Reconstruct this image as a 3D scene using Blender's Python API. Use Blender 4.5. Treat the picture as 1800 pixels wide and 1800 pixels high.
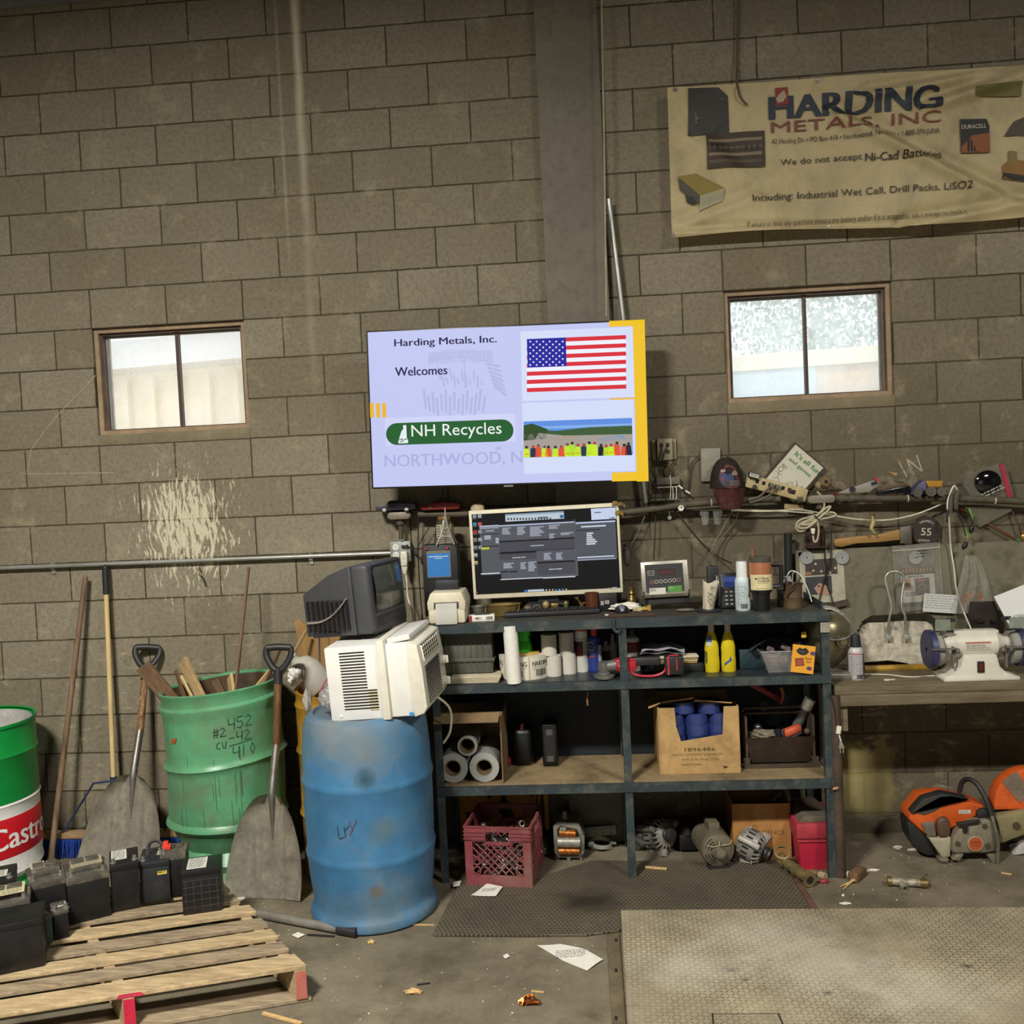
import bpy, bmesh, math, random
from mathutils import Vector, Matrix, Euler
random.seed(7)
for o in list(bpy.data.objects): bpy.data.objects.remove(o)
SC = bpy.context.scene
COL = SC.collection
PI = math.pi
# ------------------------------------------------------------------ camera
CX = Vector((2.52371, -4.90521, 1.90187))
RGT = Vector((0.9961994, 0.0736256, -0.0465414))
UPV = Vector((0.0432420, 0.0457897, 0.9980147))
FWD = Vector((-0.0756106, 0.9962342, -0.0424319))
cam = bpy.data.cameras.new('camera'); camo = bpy.data.objects.new('camera', cam); COL.objects.link(camo)
m3 = Matrix((RGT, UPV, -FWD)).transposed()
camo.matrix_world = Matrix.Translation(CX) @ m3.to_4x4()
cam.sensor_fit = 'HORIZONTAL'; cam.sensor_width = 36; cam.lens = 34.0
cam.clip_start = 0.05; cam.clip_end = 200
SC.camera = camo
SC.view_settings.view_transform = 'Standard'; SC.view_settings.look = 'None'
SC.view_settings.gamma = 1; SC.view_settings.use_curve_mapping = False
SC.view_settings.exposure = 0.0
# ------------------------------------------------------------------ sky, sun, lamps
W = bpy.data.worlds.new('sky'); SC.world = W; W.use_nodes = True
W.node_tree.nodes['Background'].inputs[0].default_value = (0.86, 0.92, 1.0, 1)
W.node_tree.nodes['Background'].inputs[1].default_value = 2.0
def lamp(name, kind, loc, target, energy, color, **kw):
    l = bpy.data.lights.new(name, kind); l.energy = energy; l.color = color
    for k, v in kw.items(): setattr(l, k, v)
    o = bpy.data.objects.new(name, l); COL.objects.link(o); o.location = loc
    d = Vector(target) - Vector(loc); o.rotation_euler = d.to_track_quat('-Z', 'Y').to_euler()
    return o
lamp('sun', 'SUN', (2, -6, 12), (2, -2.4, 5), 2.4, (1, .93, .78), angle=0.01)
WARM = (1.0, 0.958, 0.868)
lamp('high_bay_left', 'AREA', (0.6, -4.9, 4.75), (0.6, -4.2, 0), 450, WARM, shape='RECTANGLE', size=0.9, size_y=0.3, spread=2.72)
lamp('high_bay_right', 'AREA', (5.6, -4.9, 4.75), (5.4, -4.2, 0), 200, WARM, shape='RECTANGLE', size=0.9, size_y=0.3, spread=2.78)
lamp('soft_fill', 'AREA', (1.5, -10.6, 1.9), (1.9, 0, 1.0), 30, (0.95, 0.98, 1.0), shape='RECTANGLE', size=4.5, size_y=3.4)  # added unseen soft fill behind the camera; no doorway is built there
# ------------------------------------------------------------------ helpers
def at(u, v, y):
    "the point of the vertical plane Y=y seen at photo pixel (u, v)"
    d = RGT*((u-900)/1700) - UPV*((v-900)/1700) + FWD
    return CX + d*((y-CX.y)/d.y)
def fl(u, v, z=0.0):
    "the point of the level plane Z=z seen at photo pixel (u, v)"
    d = RGT*((u-900)/1700) - UPV*((v-900)/1700) + FWD
    return CX + d*((z-CX.z)/d.z)
def lin(c):
    if isinstance(c, str):
        c = [int(c[i:i+2], 16)/255 for i in (0, 2, 4)]
    return tuple((x/12.92 if x <= .04045 else ((x+.055)/1.055)**2.4) for x in c[:3])
_m = {}
def mat(name, col, rough=.6, metal=0., var=.18, scale=14., bump=0., dirt=None, damt=.45, dscale=5., emit=0., stretch=(1,1,1), trans=0., alpha=1., spec=.5):
    if name in _m: return _m[name]
    m = bpy.data.materials.new(name); m.use_nodes = True; _m[name] = m
    N = m.node_tree.nodes; L = m.node_tree.links; b = N['Principled BSDF']
    c = lin(col)
    tc = N.new('ShaderNodeTexCoord'); mp = N.new('ShaderNodeMapping'); L.new(tc.outputs['Object'], mp.inputs[0])
    mp.inputs['Scale'].default_value = stretch
    nz = N.new('ShaderNodeTexNoise'); nz.inputs['Scale'].default_value = scale; nz.inputs['Detail'].default_value = 5; L.new(mp.outputs[0], nz.inputs[0])
    rp = N.new('ShaderNodeValToRGB'); L.new(nz.outputs['Fac'], rp.inputs[0])
    rp.color_ramp.elements[0].position = .3; rp.color_ramp.elements[1].position = .7
    rp.color_ramp.elements[0].color = (*[x*(1-var) for x in c], 1); rp.color_ramp.elements[1].color = (*[min(1, x*(1+var)) for x in c], 1)
    out = rp.outputs[0]
    if dirt:
        n2 = N.new('ShaderNodeTexNoise'); n2.inputs['Scale'].default_value = dscale; n2.inputs['Detail'].default_value = 8; n2.inputs['Roughness'].default_value = .7; L.new(mp.outputs[0], n2.inputs[0])
        r2 = N.new('ShaderNodeValToRGB'); L.new(n2.outputs['Fac'], r2.inputs[0])
        r2.color_ramp.elements[0].position = .48; r2.color_ramp.elements[1].position = .66
        r2.color_ramp.elements[0].color = (0, 0, 0, 1); r2.color_ramp.elements[1].color = (damt, damt, damt, 1)
        mx = N.new('ShaderNodeMixRGB'); L.new(r2.outputs[0], mx.inputs[0]); L.new(out, mx.inputs[1]); mx.inputs[2].default_value = (*lin(dirt), 1)
        out = mx.outputs[0]
    n3 = N.new('ShaderNodeTexNoise'); n3.inputs['Scale'].default_value = scale*5; n3.inputs['Detail'].default_value = 6; n3.inputs['Roughness'].default_value = .75; L.new(mp.outputs[0], n3.inputs[0])
    r3 = N.new('ShaderNodeMapRange'); L.new(n3.outputs['Fac'], r3.inputs[0]); r3.inputs[1].default_value = .3; r3.inputs[2].default_value = .7; r3.inputs[3].default_value = 1-.9*var; r3.inputs[4].default_value = 1+.7*var
    m3_ = N.new('ShaderNodeMixRGB'); m3_.blend_type = 'MULTIPLY'; m3_.inputs[0].default_value = 1; L.new(out, m3_.inputs[1]); L.new(r3.outputs[0], m3_.inputs[2]); out = m3_.outputs[0]
    L.new(out, b.inputs['Base Color'])
    b.inputs['Roughness'].default_value = rough; b.inputs['Metallic'].default_value = metal
    b.inputs['Specular IOR Level'].default_value = spec
    if trans: b.inputs['Transmission Weight'].default_value = trans; b.inputs['IOR'].default_value = 1.1
    if alpha < 1: b.inputs['Alpha'].default_value = alpha
    if emit: L.new(out, b.inputs['Emission Color']); b.inputs['Emission Strength'].default_value = emit
    if bump:
        bp = N.new('ShaderNodeBump'); bp.inputs['Strength'].default_value = bump; bp.inputs['Distance'].default_value = .004
        L.new(nz.outputs['Fac'], bp.inputs['Height']); L.new(bp.outputs[0], b.inputs['Normal'])
    return m
def soft_stain(m, c, r, col, amt=.7, ns=9., squash=(1, 1, 1)):
    "a soft edged stain of its own shape around the point c of the object"
    N = m.node_tree.nodes; L = m.node_tree.links; b = N['Principled BSDF']; src = b.inputs['Base Color'].links[0].from_socket
    tc = N.new('ShaderNodeTexCoord'); mp = N.new('ShaderNodeMapping'); L.new(tc.outputs['Object'], mp.inputs[0]); mp.inputs['Scale'].default_value = squash
    d = N.new('ShaderNodeVectorMath'); d.operation = 'DISTANCE'; L.new(mp.outputs[0], d.inputs[0]); d.inputs[1].default_value = [a*k for a, k in zip(c, squash)]
    nz = N.new('ShaderNodeTexNoise'); nz.inputs['Scale'].default_value = ns; nz.inputs['Detail'].default_value = 7; nz.inputs['Roughness'].default_value = .65; L.new(tc.outputs['Object'], nz.inputs[0])
    ad = N.new('ShaderNodeMath'); ad.operation = 'MULTIPLY_ADD'; L.new(nz.outputs['Fac'], ad.inputs[0]); ad.inputs[1].default_value = r*1.6; L.new(d.outputs['Value'], ad.inputs[2])
    mr = N.new('ShaderNodeMapRange'); L.new(ad.outputs[0], mr.inputs[0]); mr.inputs[1].default_value = r*2.0; mr.inputs[2].default_value = r*1.0; mr.inputs[3].default_value = 0; mr.inputs[4].default_value = amt
    mx = N.new('ShaderNodeMixRGB'); L.new(mr.outputs[0], mx.inputs[0]); L.new(src, mx.inputs[1]); mx.inputs[2].default_value = (*lin(col), 1); L.new(mx.outputs[0], b.inputs['Base Color'])
def print_mat(name='printed_surface', emit=0., rough=.6, dirt=.25, alpha=1.):
    "printing: takes its colours from the mesh's own ink colours, slightly soiled"
    if name in _m: return _m[name]
    m = bpy.data.materials.new(name); m.use_nodes = True; _m[name] = m
    N = m.node_tree.nodes; L = m.node_tree.links; b = N['Principled BSDF']
    a = N.new('ShaderNodeAttribute'); a.attribute_name = 'ink'
    tc = N.new('ShaderNodeTexCoord'); nz = N.new('ShaderNodeTexNoise'); nz.inputs['Scale'].default_value = 18; nz.inputs['Detail'].default_value = 6
    L.new(tc.outputs['Object'], nz.inputs[0])
    mx = N.new('ShaderNodeMixRGB'); mx.blend_type = 'MULTIPLY'; mx.inputs[0].default_value = dirt
    L.new(a.outputs['Color'], mx.inputs[1]); L.new(nz.outputs['Fac'], mx.inputs[2])
    if emit:
        b.inputs['Base Color'].default_value = (.01, .01, .01, 1); b.inputs['Roughness'].default_value = .25; b.inputs['Specular IOR Level'].default_value = .12
        L.new(a.outputs['Color'], b.inputs['Emission Color']); b.inputs['Emission Strength'].default_value = emit
    else:
        L.new(mx.outputs[0], b.inputs['Base Color']); b.inputs['Roughness'].default_value = rough
    if alpha < 1: b.inputs['Alpha'].default_value = alpha
    return m
def finish(me, ang=38):
    for p in me.polygons: p.use_smooth = True
    me.set_sharp_from_angle(angle=math.radians(ang))
def catmull(pts, k=6, closed=False):
    pts = [Vector(p) for p in pts]; n = len(pts); out = []
    if n < 3: return pts
    for i in range(n if closed else n-1):
        if closed: p0, p1, p2, p3 = pts[(i-1) % n], pts[i], pts[(i+1) % n], pts[(i+2) % n]
        else: p0, p1, p2, p3 = pts[max(i-1, 0)], pts[i], pts[i+1], pts[min(i+2, n-1)]
        for j in range(k):
            t = j/k
            out.append(.5*((2*p1)+(p2-p0)*t+(2*p0-5*p1+4*p2-p3)*t*t+(3*p1-p0-3*p2+p3)*t**3))
    if not closed: out.append(pts[-1])
    return out
class MB:
    "collects shapes into one mesh"
    def __init__(s): s.bm = bmesh.new()
    def _add(s, vs, fs, M=None):
        vv = [s.bm.verts.new(M @ Vector(v) if M else Vector(v)) for v in vs]
        for f in fs:
            try: s.bm.faces.new([vv[i] for i in f])
            except ValueError: pass
        return vv
    def box(s, c, d, r=(0, 0, 0), b=0., seg=2, taper=None):
        t = bmesh.new(); bmesh.ops.create_cube(t, size=1)
        for v in t.verts:
            k = 1
            if taper and v.co.z > 0: k = taper
            v.co = Vector((v.co.x*d[0]*k, v.co.y*d[1]*k, v.co.z*d[2]))
        if b: bmesh.ops.bevel(t, geom=list(t.edges), offset=b, segments=seg, affect='EDGES', profile=.5)
        M = Matrix.Translation(c) @ Euler(r).to_matrix().to_4x4()
        s._merge(t, M); return s
    def _merge(s, t, M=None):
        t.verts.ensure_lookup_table()
        mp = {v: s.bm.verts.new(M @ v.co if M else v.co) for v in t.verts}
        for f in t.faces:
            try: s.bm.faces.new([mp[v] for v in f.verts])
            except ValueError: pass
        t.free()
    def cyl(s, a, b, r, r2=None, n=20, cap=True):
        a = Vector(a); b = Vector(b); r2 = r if r2 is None else r2
        q = (b-a).to_track_quat('Z', 'Y').to_matrix(); vs = []
        for p, rr in ((a, r), (b, r2)):
            for i in range(n): vs.append(p + q @ Vector((rr*math.cos(2*PI*i/n), rr*math.sin(2*PI*i/n), 0)))
        fs = [(i, (i+1) % n, n+(i+1) % n, n+i) for i in range(n)]
        if cap: fs += [tuple(range(n-1, -1, -1)), tuple(range(n, 2*n))]
        s._add(vs, fs); return s
    def tube(s, pts, r, n=8, k=0, closed=False, flat=1.):
        if k: pts = catmull(pts, k, closed)
        pts = [Vector(p) for p in pts]; m = len(pts); vs = []; up = None
        for i, p in enumerate(pts):
            a = pts[(i-1) % m] if (closed or i) else p; b = pts[(i+1) % m] if (closed or i < m-1) else p
            t = (b-a).normalized() if (b-a).length > 1e-9 else Vector((0, 0, 1))
            if up is None: up = t.orthogonal().normalized()
            up = (up - t*up.dot(t)); up = up.normalized() if up.length > 1e-6 else t.orthogonal().normalized()
            w = t.cross(up); rr = r
            if isinstance(r, (list, tuple)): fi = i/(m-1)*(len(r)-1); k0 = min(int(fi), len(r)-2); rr = r[k0]+(r[k0+1]-r[k0])*(fi-k0)
            for j in range(n):
                an = 2*PI*j/n; vs.append(p + up*(rr*math.cos(an)) + w*(rr*flat*math.sin(an)))
        fs = []
        for i in range(m if closed else m-1):
            for j in range(n):
                a0 = i*n; b0 = ((i+1) % m)*n; fs.append((a0+j, a0+(j+1) % n, b0+(j+1) % n, b0+j))
        if not closed: fs += [tuple(range(n-1, -1, -1)), tuple(range((m-1)*n, m*n))]
        s._add(vs, fs); return s
    def lathe(s, prof, n=32, M=None, dent=None, caps=True):
        vs = []; m = len(prof)
        for r, z in prof:
            for j in range(n):
                a = 2*PI*j/n; rr = max(r, 1e-5)
                v = Vector((rr*math.cos(a), rr*math.sin(a), z))
                if dent: v = dent(v, a, r, z)
                vs.append(v)
        fs = [(i*n+j, i*n+(j+1) % n, (i+1)*n+(j+1) % n, (i+1)*n+j) for i in range(m-1) for j in range(n)]
        if caps:
            fs.append(tuple(range(n-1, -1, -1))); fs.append(tuple(range((m-1)*n, m*n)))
        s._add(vs, fs, M); return s
    def prism(s, poly, y0, y1, M=None, bev=0.):
        "outline in X-Z, thickness along Y"
        n = len(poly); t = bmesh.new()
        a = [t.verts.new((x, y0, z)) for x, z in poly]; b = [t.verts.new((x, y1, z)) for x, z in poly]
        t.faces.new(a); t.faces.new(b[::-1])
        for i in range(n): t.faces.new((a[i], b[i], b[(i+1) % n], a[(i+1) % n]))
        bmesh.ops.recalc_face_normals(t, faces=t.faces)
        if bev: bmesh.ops.bevel(t, geom=[e for e in t.edges], offset=bev, segments=2, affect='EDGES', profile=.5)
        s._merge(t, M); return s
    def sph(s, c, r, n=16, M=None):
        if not isinstance(r, (list, tuple)): r = (r, r, r)
        t = bmesh.new(); bmesh.ops.create_uvsphere(t, u_segments=n, v_segments=max(6, n//2), radius=1)
        K = Matrix.Translation(c) @ (M.to_4x4() if M else Matrix()) @ Matrix.Diagonal((*r, 1))
        s._merge(t, K); return s
    def sheet(s, fn, nu, nv, th=0.):
        t = bmesh.new(); g = [[t.verts.new(fn(i/nu, j/nv)) for i in range(nu+1)] for j in range(nv+1)]
        for j in range(nv):
            for i in range(nu): t.faces.new((g[j][i], g[j][i+1], g[j+1][i+1], g[j+1][i]))
        if th: bmesh.ops.solidify(t, geom=list(t.faces), thickness=th)
        s._merge(t); return s
    def ob(s, name, m, parent=None, loc=None, rot=None, ang=38):
        bmesh.ops.recalc_face_normals(s.bm, faces=s.bm.faces)
        me = bpy.data.meshes.new(name); s.bm.to_mesh(me); s.bm.free(); finish(me, ang)
        me.materials.append(m); o = bpy.data.objects.new(name, me); COL.objects.link(o)
        if parent: o.parent = parent
        if loc is not None: o.location = loc
        if rot is not None: o.rotation_euler = rot
        return o
def tag(o, label, cat, group=None, kind=None):
    if label: o['label'] = label
    if cat: o['category'] = cat
    if group: o['group'] = group
    if kind: o['kind'] = kind
    return o
def T(name, label, cat, loc=(0, 0, 0), rot=(0, 0, 0), group=None):
    o = bpy.data.objects.new(name, None); COL.objects.link(o); o.empty_display_size = .05
    o.location = loc; o.rotation_euler = rot
    return tag(o, label, cat, group)
def solo(mb, name, m, label, cat, loc=None, rot=None, group=None):
    return tag(mb.ob(name, m, None, loc, rot), label, cat, group)
def struct(mb, name, m, parent=None):
    o = mb.ob(name, m, parent)
    if not parent: o['kind'] = 'structure'
    return o
def dup(root, loc=None, rot=None, label=None, group=None):
    r = root.copy(); COL.objects.link(r)
    if loc is not None: r.location = loc
    if rot is not None: r.rotation_euler = rot
    if label: r['label'] = label
    if group: r['group'] = group
    for ch in list(root.children):
        c = ch.copy(); COL.objects.link(c); c.parent = r
        for g in list(ch.children):
            d = g.copy(); COL.objects.link(d); d.parent = c
    return r
# ---- flat printing (text, labels, screens): coloured pieces collected into one mesh
_txt = {}
def text_polys(s, bold=0.):
    key = (s, bold)
    if key in _txt: return _txt[key]
    cu = bpy.data.curves.new('t', 'FONT'); cu.body = s; cu.size = 1; cu.fill_mode = 'FRONT'; cu.offset = bold; cu.resolution_u = 3
    o = bpy.data.objects.new('t', cu); COL.objects.link(o)
    me = bpy.data.meshes.new_from_object(o.evaluated_get(bpy.context.evaluated_depsgraph_get()))
    vs = [(v.co.x, v.co.y) for v in me.vertices]; fs = [tuple(p.vertices) for p in me.polygons]
    bpy.data.objects.remove(o); bpy.data.curves.remove(cu); bpy.data.meshes.remove(me)
    _txt[key] = (vs, fs); return vs, fs
class Art:
    "flat pieces in x (right), y (up); later pieces lie a hair in front of earlier ones"
    def __init__(s, fn=None, step=.0003, maxlen=None):
        s.v = []; s.f = []; s.c = []; s.k = 0; s.fn = fn; s.step = step; s.maxlen = maxlen
    def _p(s, pts, fs, col, dz=0.):
        b = len(s.v); c = lin(col)
        s.v += [(x, y, s.k*s.step+dz) for x, y in pts]
        for f in fs: s.f.append(tuple(b+i for i in f)); s.c.append(c)
    def up(s): s.k += 1; return s
    def rect(s, x0, y0, x1, y1, col, n=1, m=1):
        pts = [(x0+(x1-x0)*i/n, y0+(y1-y0)*j/m) for j in range(m+1) for i in range(n+1)]
        s._p(pts, [(j*(n+1)+i, j*(n+1)+i+1, (j+1)*(n+1)+i+1, (j+1)*(n+1)+i) for j in range(m) for i in range(n)], col); return s
    def poly(s, pts, col): s._p(pts, [tuple(range(len(pts)))], col); return s
    def disc(s, x, y, r, col, n=16, ry=None):
        ry = ry or r
        return s.poly([(x+r*math.cos(2*PI*i/n), y+ry*math.sin(2*PI*i/n)) for i in range(n)], col)
    def ring(s, x, y, r, w, col, n=16):
        p = [(x+q*math.cos(2*PI*i/n), y+q*math.sin(2*PI*i/n)) for q in (r, r-w) for i in range(n)]
        s._p(p, [(i, (i+1) % n, n+(i+1) % n, n+i) for i in range(n)], col); return s
    def line(s, pts, w, col):
        for a, b in zip(pts, pts[1:]):
            a = Vector(a); b = Vector(b); d = (b-a)
            if d.length < 1e-6: continue
            n = Vector((-d.y, d.x)).normalized()*w/2; e = d.normalized()*w*.3
            s._p([tuple(a-n-e), tuple(b-n+e), tuple(b+n+e), tuple(a+n-e)], [(0, 1, 2, 3)], col)
        return s
    def text(s, t, x, y, w, h, col, bold=0., rot=0.):
        "lettering fitted into the box at lower left (x, y), width w, height h; w None keeps proportions"
        vs, fs = text_polys(t)
        if not vs: return s
        x0 = min(v[0] for v in vs); x1 = max(v[0] for v in vs); y0 = min(v[1] for v in vs); y1 = max(v[1] for v in vs)
        ky = h/max(y1-y0, 1e-6); kx = ky if w is None else w/max(x1-x0, 1e-6)
        ca, sa = math.cos(rot), math.sin(rot)
        pts = []
        for a, b in vs:
            px, py = (a-x0)*kx, (b-y0)*ky
            pts.append((x+px*ca-py*sa, y+px*sa+py*ca))
        if bold:
            n = 2 if bold < .03 else 4
            for i in range(-n, n+1):
                e = i/n*bold*h*.9
                s._p([(p[0]+e*ca, p[1]+e*sa) for p in pts], fs, col, (i+n)*.00006)
        else: s._p(pts, fs, col)
        return s
    def greek(s, x, y, w, lines, lh, col, seed=1, fill=.55):
        "unreadably small lines of print"
        R = random.Random(seed)
        for i in range(lines):
            cx = x; yy = y-i*lh
            while cx < x+w*(.75+.25*R.random()):
                ww = R.uniform(.4, 2.)*lh
                s.rect(cx, yy-lh*fill, min(cx+ww, x+w), yy, col); cx += ww+lh*.35
        return s
    def bars(s, x, y, w, h, col='111111', seed=3):
        R = random.Random(seed); cx = x
        while cx < x+w:
            ww = R.choice((1, 1, 2, 3))*w/60; s.rect(cx, y, cx+ww, y+h, col); cx += ww+R.choice((1, 1, 2))*w/60
        return s
    def ob(s, name, m, parent=None, loc=None, rot=None, y0=0.):
        "default: stands upright facing -Y; fn(x, y, d) may bend it"
        bm = bmesh.new(); lay = bm.faces.layers.float_color.new('inkf') if hasattr(bm.faces.layers, 'float_color') else None
        fl_ = bm.loops.layers.float_color.new('ink')
        fn = s.fn or (lambda x, y, d: Vector((x, y0-d, y)))
        vv = [bm.verts.new((x, y, d)) for x, y, d in s.v]
        for f, c in zip(s.f, s.c):
            try: F = bm.faces.new([vv[i] for i in f])
            except ValueError: continue
            for l in F.loops: l[fl_] = (*c, 1)
        if s.maxlen:
            for _ in range(5):
                es = [e for e in bm.edges if e.calc_length() > s.maxlen]
                if not es: break
                bmesh.ops.subdivide_edges(bm, edges=es, cuts=1, use_grid_fill=True)
            bmesh.ops.triangulate(bm, faces=[f for f in bm.faces if len(f.verts) > 4])
        for v in bm.verts: v.co = fn(*v.co)
        me = bpy.data.meshes.new(name); bm.to_mesh(me); bm.free()
        me.materials.append(m); o = bpy.data.objects.new(name, me); COL.objects.link(o)
        if parent: o.parent = parent
        if loc is not None: o.location = loc
        if rot is not None: o.rotation_euler = rot
        return o
def wrap(r, ang0=-PI/2, d0=.0006):
    "bends printing round an upright cylinder, x measured along the surface, centred on the side facing -Y"
    def fn(x, y, d):
        a = ang0 + x/r; q = r+d0+d
        return Vector((q*math.cos(a), q*math.sin(a), y))
    return fn
def flat_up(z0=0.):
    return lambda x, y, d: Vector((x, y, z0+d))
# ================================================================== the setting
def wall_material():
    m = bpy.data.materials.new('concrete_block'); m.use_nodes = True
    N = m.node_tree.nodes; L = m.node_tree.links; b = N['Principled BSDF']
    def nd(t, **k):
        n = N.new(t)
        for a, v in k.items(): setattr(n, a, v)
        return n
    def math_(op, a, bb=None, c=None):
        n = nd('ShaderNodeMath', operation=op)
        for i, x in enumerate((a, bb, c)):
            if x is None: continue
            if isinstance(x, (int, float)): n.inputs[i].default_value = x
            else: L.new(x, n.inputs[i])
        return n.outputs[0]
    def mix(f, a, c, bt='MIX'):
        n = nd('ShaderNodeMixRGB', blend_type=bt)
        for i, x in enumerate((f, a, c)):
            if isinstance(x, (int, float)): n.inputs[i].default_value = x
            elif isinstance(x, tuple): n.inputs[i].default_value = (*x, 1)
            else: L.new(x, n.inputs[i])
        return n.outputs[0]
    def ramp(x, p0, p1):
        n = nd('ShaderNodeMapRange', clamp=True); L.new(x, n.inputs[0]); n.inputs[1].default_value = p0; n.inputs[2].default_value = p1
        return n.outputs[0]
    tc = nd('ShaderNodeTexCoord'); sp = nd('ShaderNodeSeparateXYZ'); L.new(tc.outputs['Object'], sp.inputs[0])
    X, Z = sp.outputs[0], sp.outputs[2]
    def vec(x, y):
        c = nd('ShaderNodeCombineXYZ'); L.new(x, c.inputs[0]); L.new(y, c.inputs[1]); return c.outputs[0]
    def noise(v, s, det=4, rough=.6):
        n = nd('ShaderNodeTexNoise'); n.inputs['Scale'].default_value = s; n.inputs['Detail'].default_value = det; n.inputs['Roughness'].default_value = rough; L.new(v, n.inputs[0]); return n.outputs['Fac']
    co = tc.outputs['Object']
    wob = math_('MULTIPLY_ADD', noise(co, 9, 3), .006, -.003)
    vx = math_('ADD', math_('ADD', X, 40*.4064), wob); vz = math_('ADD', math_('ADD', Z, -2.743+41*.2032), wob)
    bk = nd('ShaderNodeTexBrick'); L.new(vec(vx, vz), bk.inputs['Vector'])
    bk.offset = .5; bk.offset_frequency = 2
    for k, v in (('Scale', 1), ('Mortar Size', .0042), ('Mortar Smooth', .25), ('Brick Width', .4064), ('Row Height', .2032), ('Bias', 0)): bk.inputs[k].default_value = v
    bk.inputs['Color1'].default_value = (*lin('837b68'), 1); bk.inputs['Color2'].default_value = (*lin('938b79'), 1); bk.inputs['Mortar'].default_value = (*lin('443e30'), 1)
    col = bk.outputs['Color']
    col = mix(math_('MULTIPLY', ramp(noise(co, 1.1, 3), .35, .75), .42), col, lin('6d634b'))           # soot clouds
    col = mix(math_('MULTIPLY', ramp(noise(co, 48, 7, .8), .44, .66), .5), col, lin('4c4535'))
    col = mix(math_('MULTIPLY', math_('MULTIPLY', ramp(math_('ADD', X, math_('MULTIPLY', noise(co, 1.6, 5), 1.2)), 2.6, 3.7), ramp(math_('ADD', Z, math_('MULTIPLY', noise(co, 2.3, 5), .8)), 3.2, 2.2)), .62), col, lin('4a4232'))   # darker, browner towards the lower right      # pores
    col = mix(math_('MULTIPLY', ramp(noise(co, 5.5, 7, .75), .54, .70), .55), col, lin('aaa084'))     # rubbed, dusty blocks
    sc = noise(vec(math_('MULTIPLY', X, 3.0), Z), 26, 4, .65)
    col = mix(math_('MULTIPLY', ramp(sc, .68, .72), math_('MULTIPLY', ramp(noise(co, 2.3, 2), .5, .62), .5)), col, lin('cfc3a0'))  # scratches
    # long white run of lime from the roof
    run = math_('ABSOLUTE', math_('ADD', math_('ADD', X, -1.172), math_('MULTIPLY_ADD', noise(vec(X, math_('MULTIPLY', Z, .25)), 4), .06, -.03)))
    fade = ramp(Z, 3.15, 4.5)
    col = mix(math_('MULTIPLY', math_('MULTIPLY', ramp(run, .03, .004), math_('MULTIPLY_ADD', fade, 1.1, .14)), ramp(Z, 2.25, 2.6)), col, lin('c9c0a6'))
    run2 = math_('ABSOLUTE', math_('ADD', X, -1.07))
    col = mix(math_('MULTIPLY', math_('MULTIPLY', ramp(run2, .012, .002), ramp(Z, 2.9, 3.3)), .3), col, lin('b9b096'))
    # paint spatter under the left window: long runs, gone at the edges
    warp = math_('MULTIPLY_ADD', noise(co, 3, 2), .12, -.06)
    xs = math_('ADD', X, warp)
    spat = noise(vec(math_('MULTIPLY', xs, 6.), math_('MULTIPLY_ADD', xs, .5, Z)), 10, 9, .72)
    fx = math_('MULTIPLY', ramp(xs, -.06, .36), ramp(xs, .93, .52)); fz = math_('MULTIPLY', ramp(Z, 2.2, 1.8), ramp(Z, 1.08, 1.6))
    dens = math_('MULTIPLY_ADD', math_('MULTIPLY', fx, fz), .26, -.2)
    col = mix(math_('MULTIPLY', ramp(math_('ADD', spat, dens), .508, .53), .95), col, lin('cfc8ae'))
    # olive wash of paint low down by the bench
    pe = math_('ADD', noise(co, 7, 4), math_('MULTIPLY', math_('SUBTRACT', .47, Z), 1.1))
    pm = math_('MULTIPLY', math_('MULTIPLY', ramp(X, 3.55, 3.6), ramp(math_('ADD', X, math_('MULTIPLY', noise(co, 6), .12)), 4.08, 4.04)), ramp(pe, .5, .55))
    pm = math_('MULTIPLY', pm, ramp(Z, .07, .13))
    col = mix(math_('MULTIPLY', pm, .75), col, lin('a09361'))
    # pale smears above the skirting and chalk marks
    sm = noise(vec(X, math_('MULTIPLY', Z, 3.5)), 6, 7, .7)
    col = mix(math_('MULTIPLY', math_('MULTIPLY', ramp(sm, .58, .68), ramp(Z, 1.45, 1.0)), .42), col, lin('c8bea1'))
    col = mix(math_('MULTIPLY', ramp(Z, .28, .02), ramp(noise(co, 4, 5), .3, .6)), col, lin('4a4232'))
    L.new(col, b.inputs['Base Color']); b.inputs['Roughness'].default_value = .9; b.inputs['Specular IOR Level'].default_value = .2
    h = math_('ADD', math_('MULTIPLY', bk.outputs['Fac'], -1.), math_('MULTIPLY', noise(co, 90, 5, .7), .35))
    bp = nd('ShaderNodeBump'); bp.inputs['Strength'].default_value = .8; bp.inputs['Distance'].default_value = .006; L.new(h, bp.inputs['Height']); L.new(bp.outputs[0], b.inputs['Normal'])
    return m
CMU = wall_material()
X0, X1, YB, ZT = -3.5, 8.5, -11.0, 5.3
BL = .4064
WZ0, WZ1 = 2.743-3*.2032, 2.743
win = [(0, 2*BL), (8*BL, 10*BL)]
mb = MB()
th = .2
def wb(x0, x1, z0, z1): mb.box(((x0+x1)/2, th/2, (z0+z1)/2), (x1-x0, th, z1-z0))
wb(X0, X1, 0, WZ0); wb(X0, X1, WZ1, ZT)
wb(X0, win[0][0], WZ0, WZ1); wb(win[0][1], win[1][0], WZ0, WZ1); wb(win[1][1], X1, WZ0, WZ1)
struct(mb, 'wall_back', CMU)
plain = mat('dusty_block_paint', '55514a', .9, var=.2, scale=3, dirt='4b463b')
struct(MB().box((X0-.1, YB/2, ZT/2), (.2, -YB+.4, ZT)), 'wall_left', plain)
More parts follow.
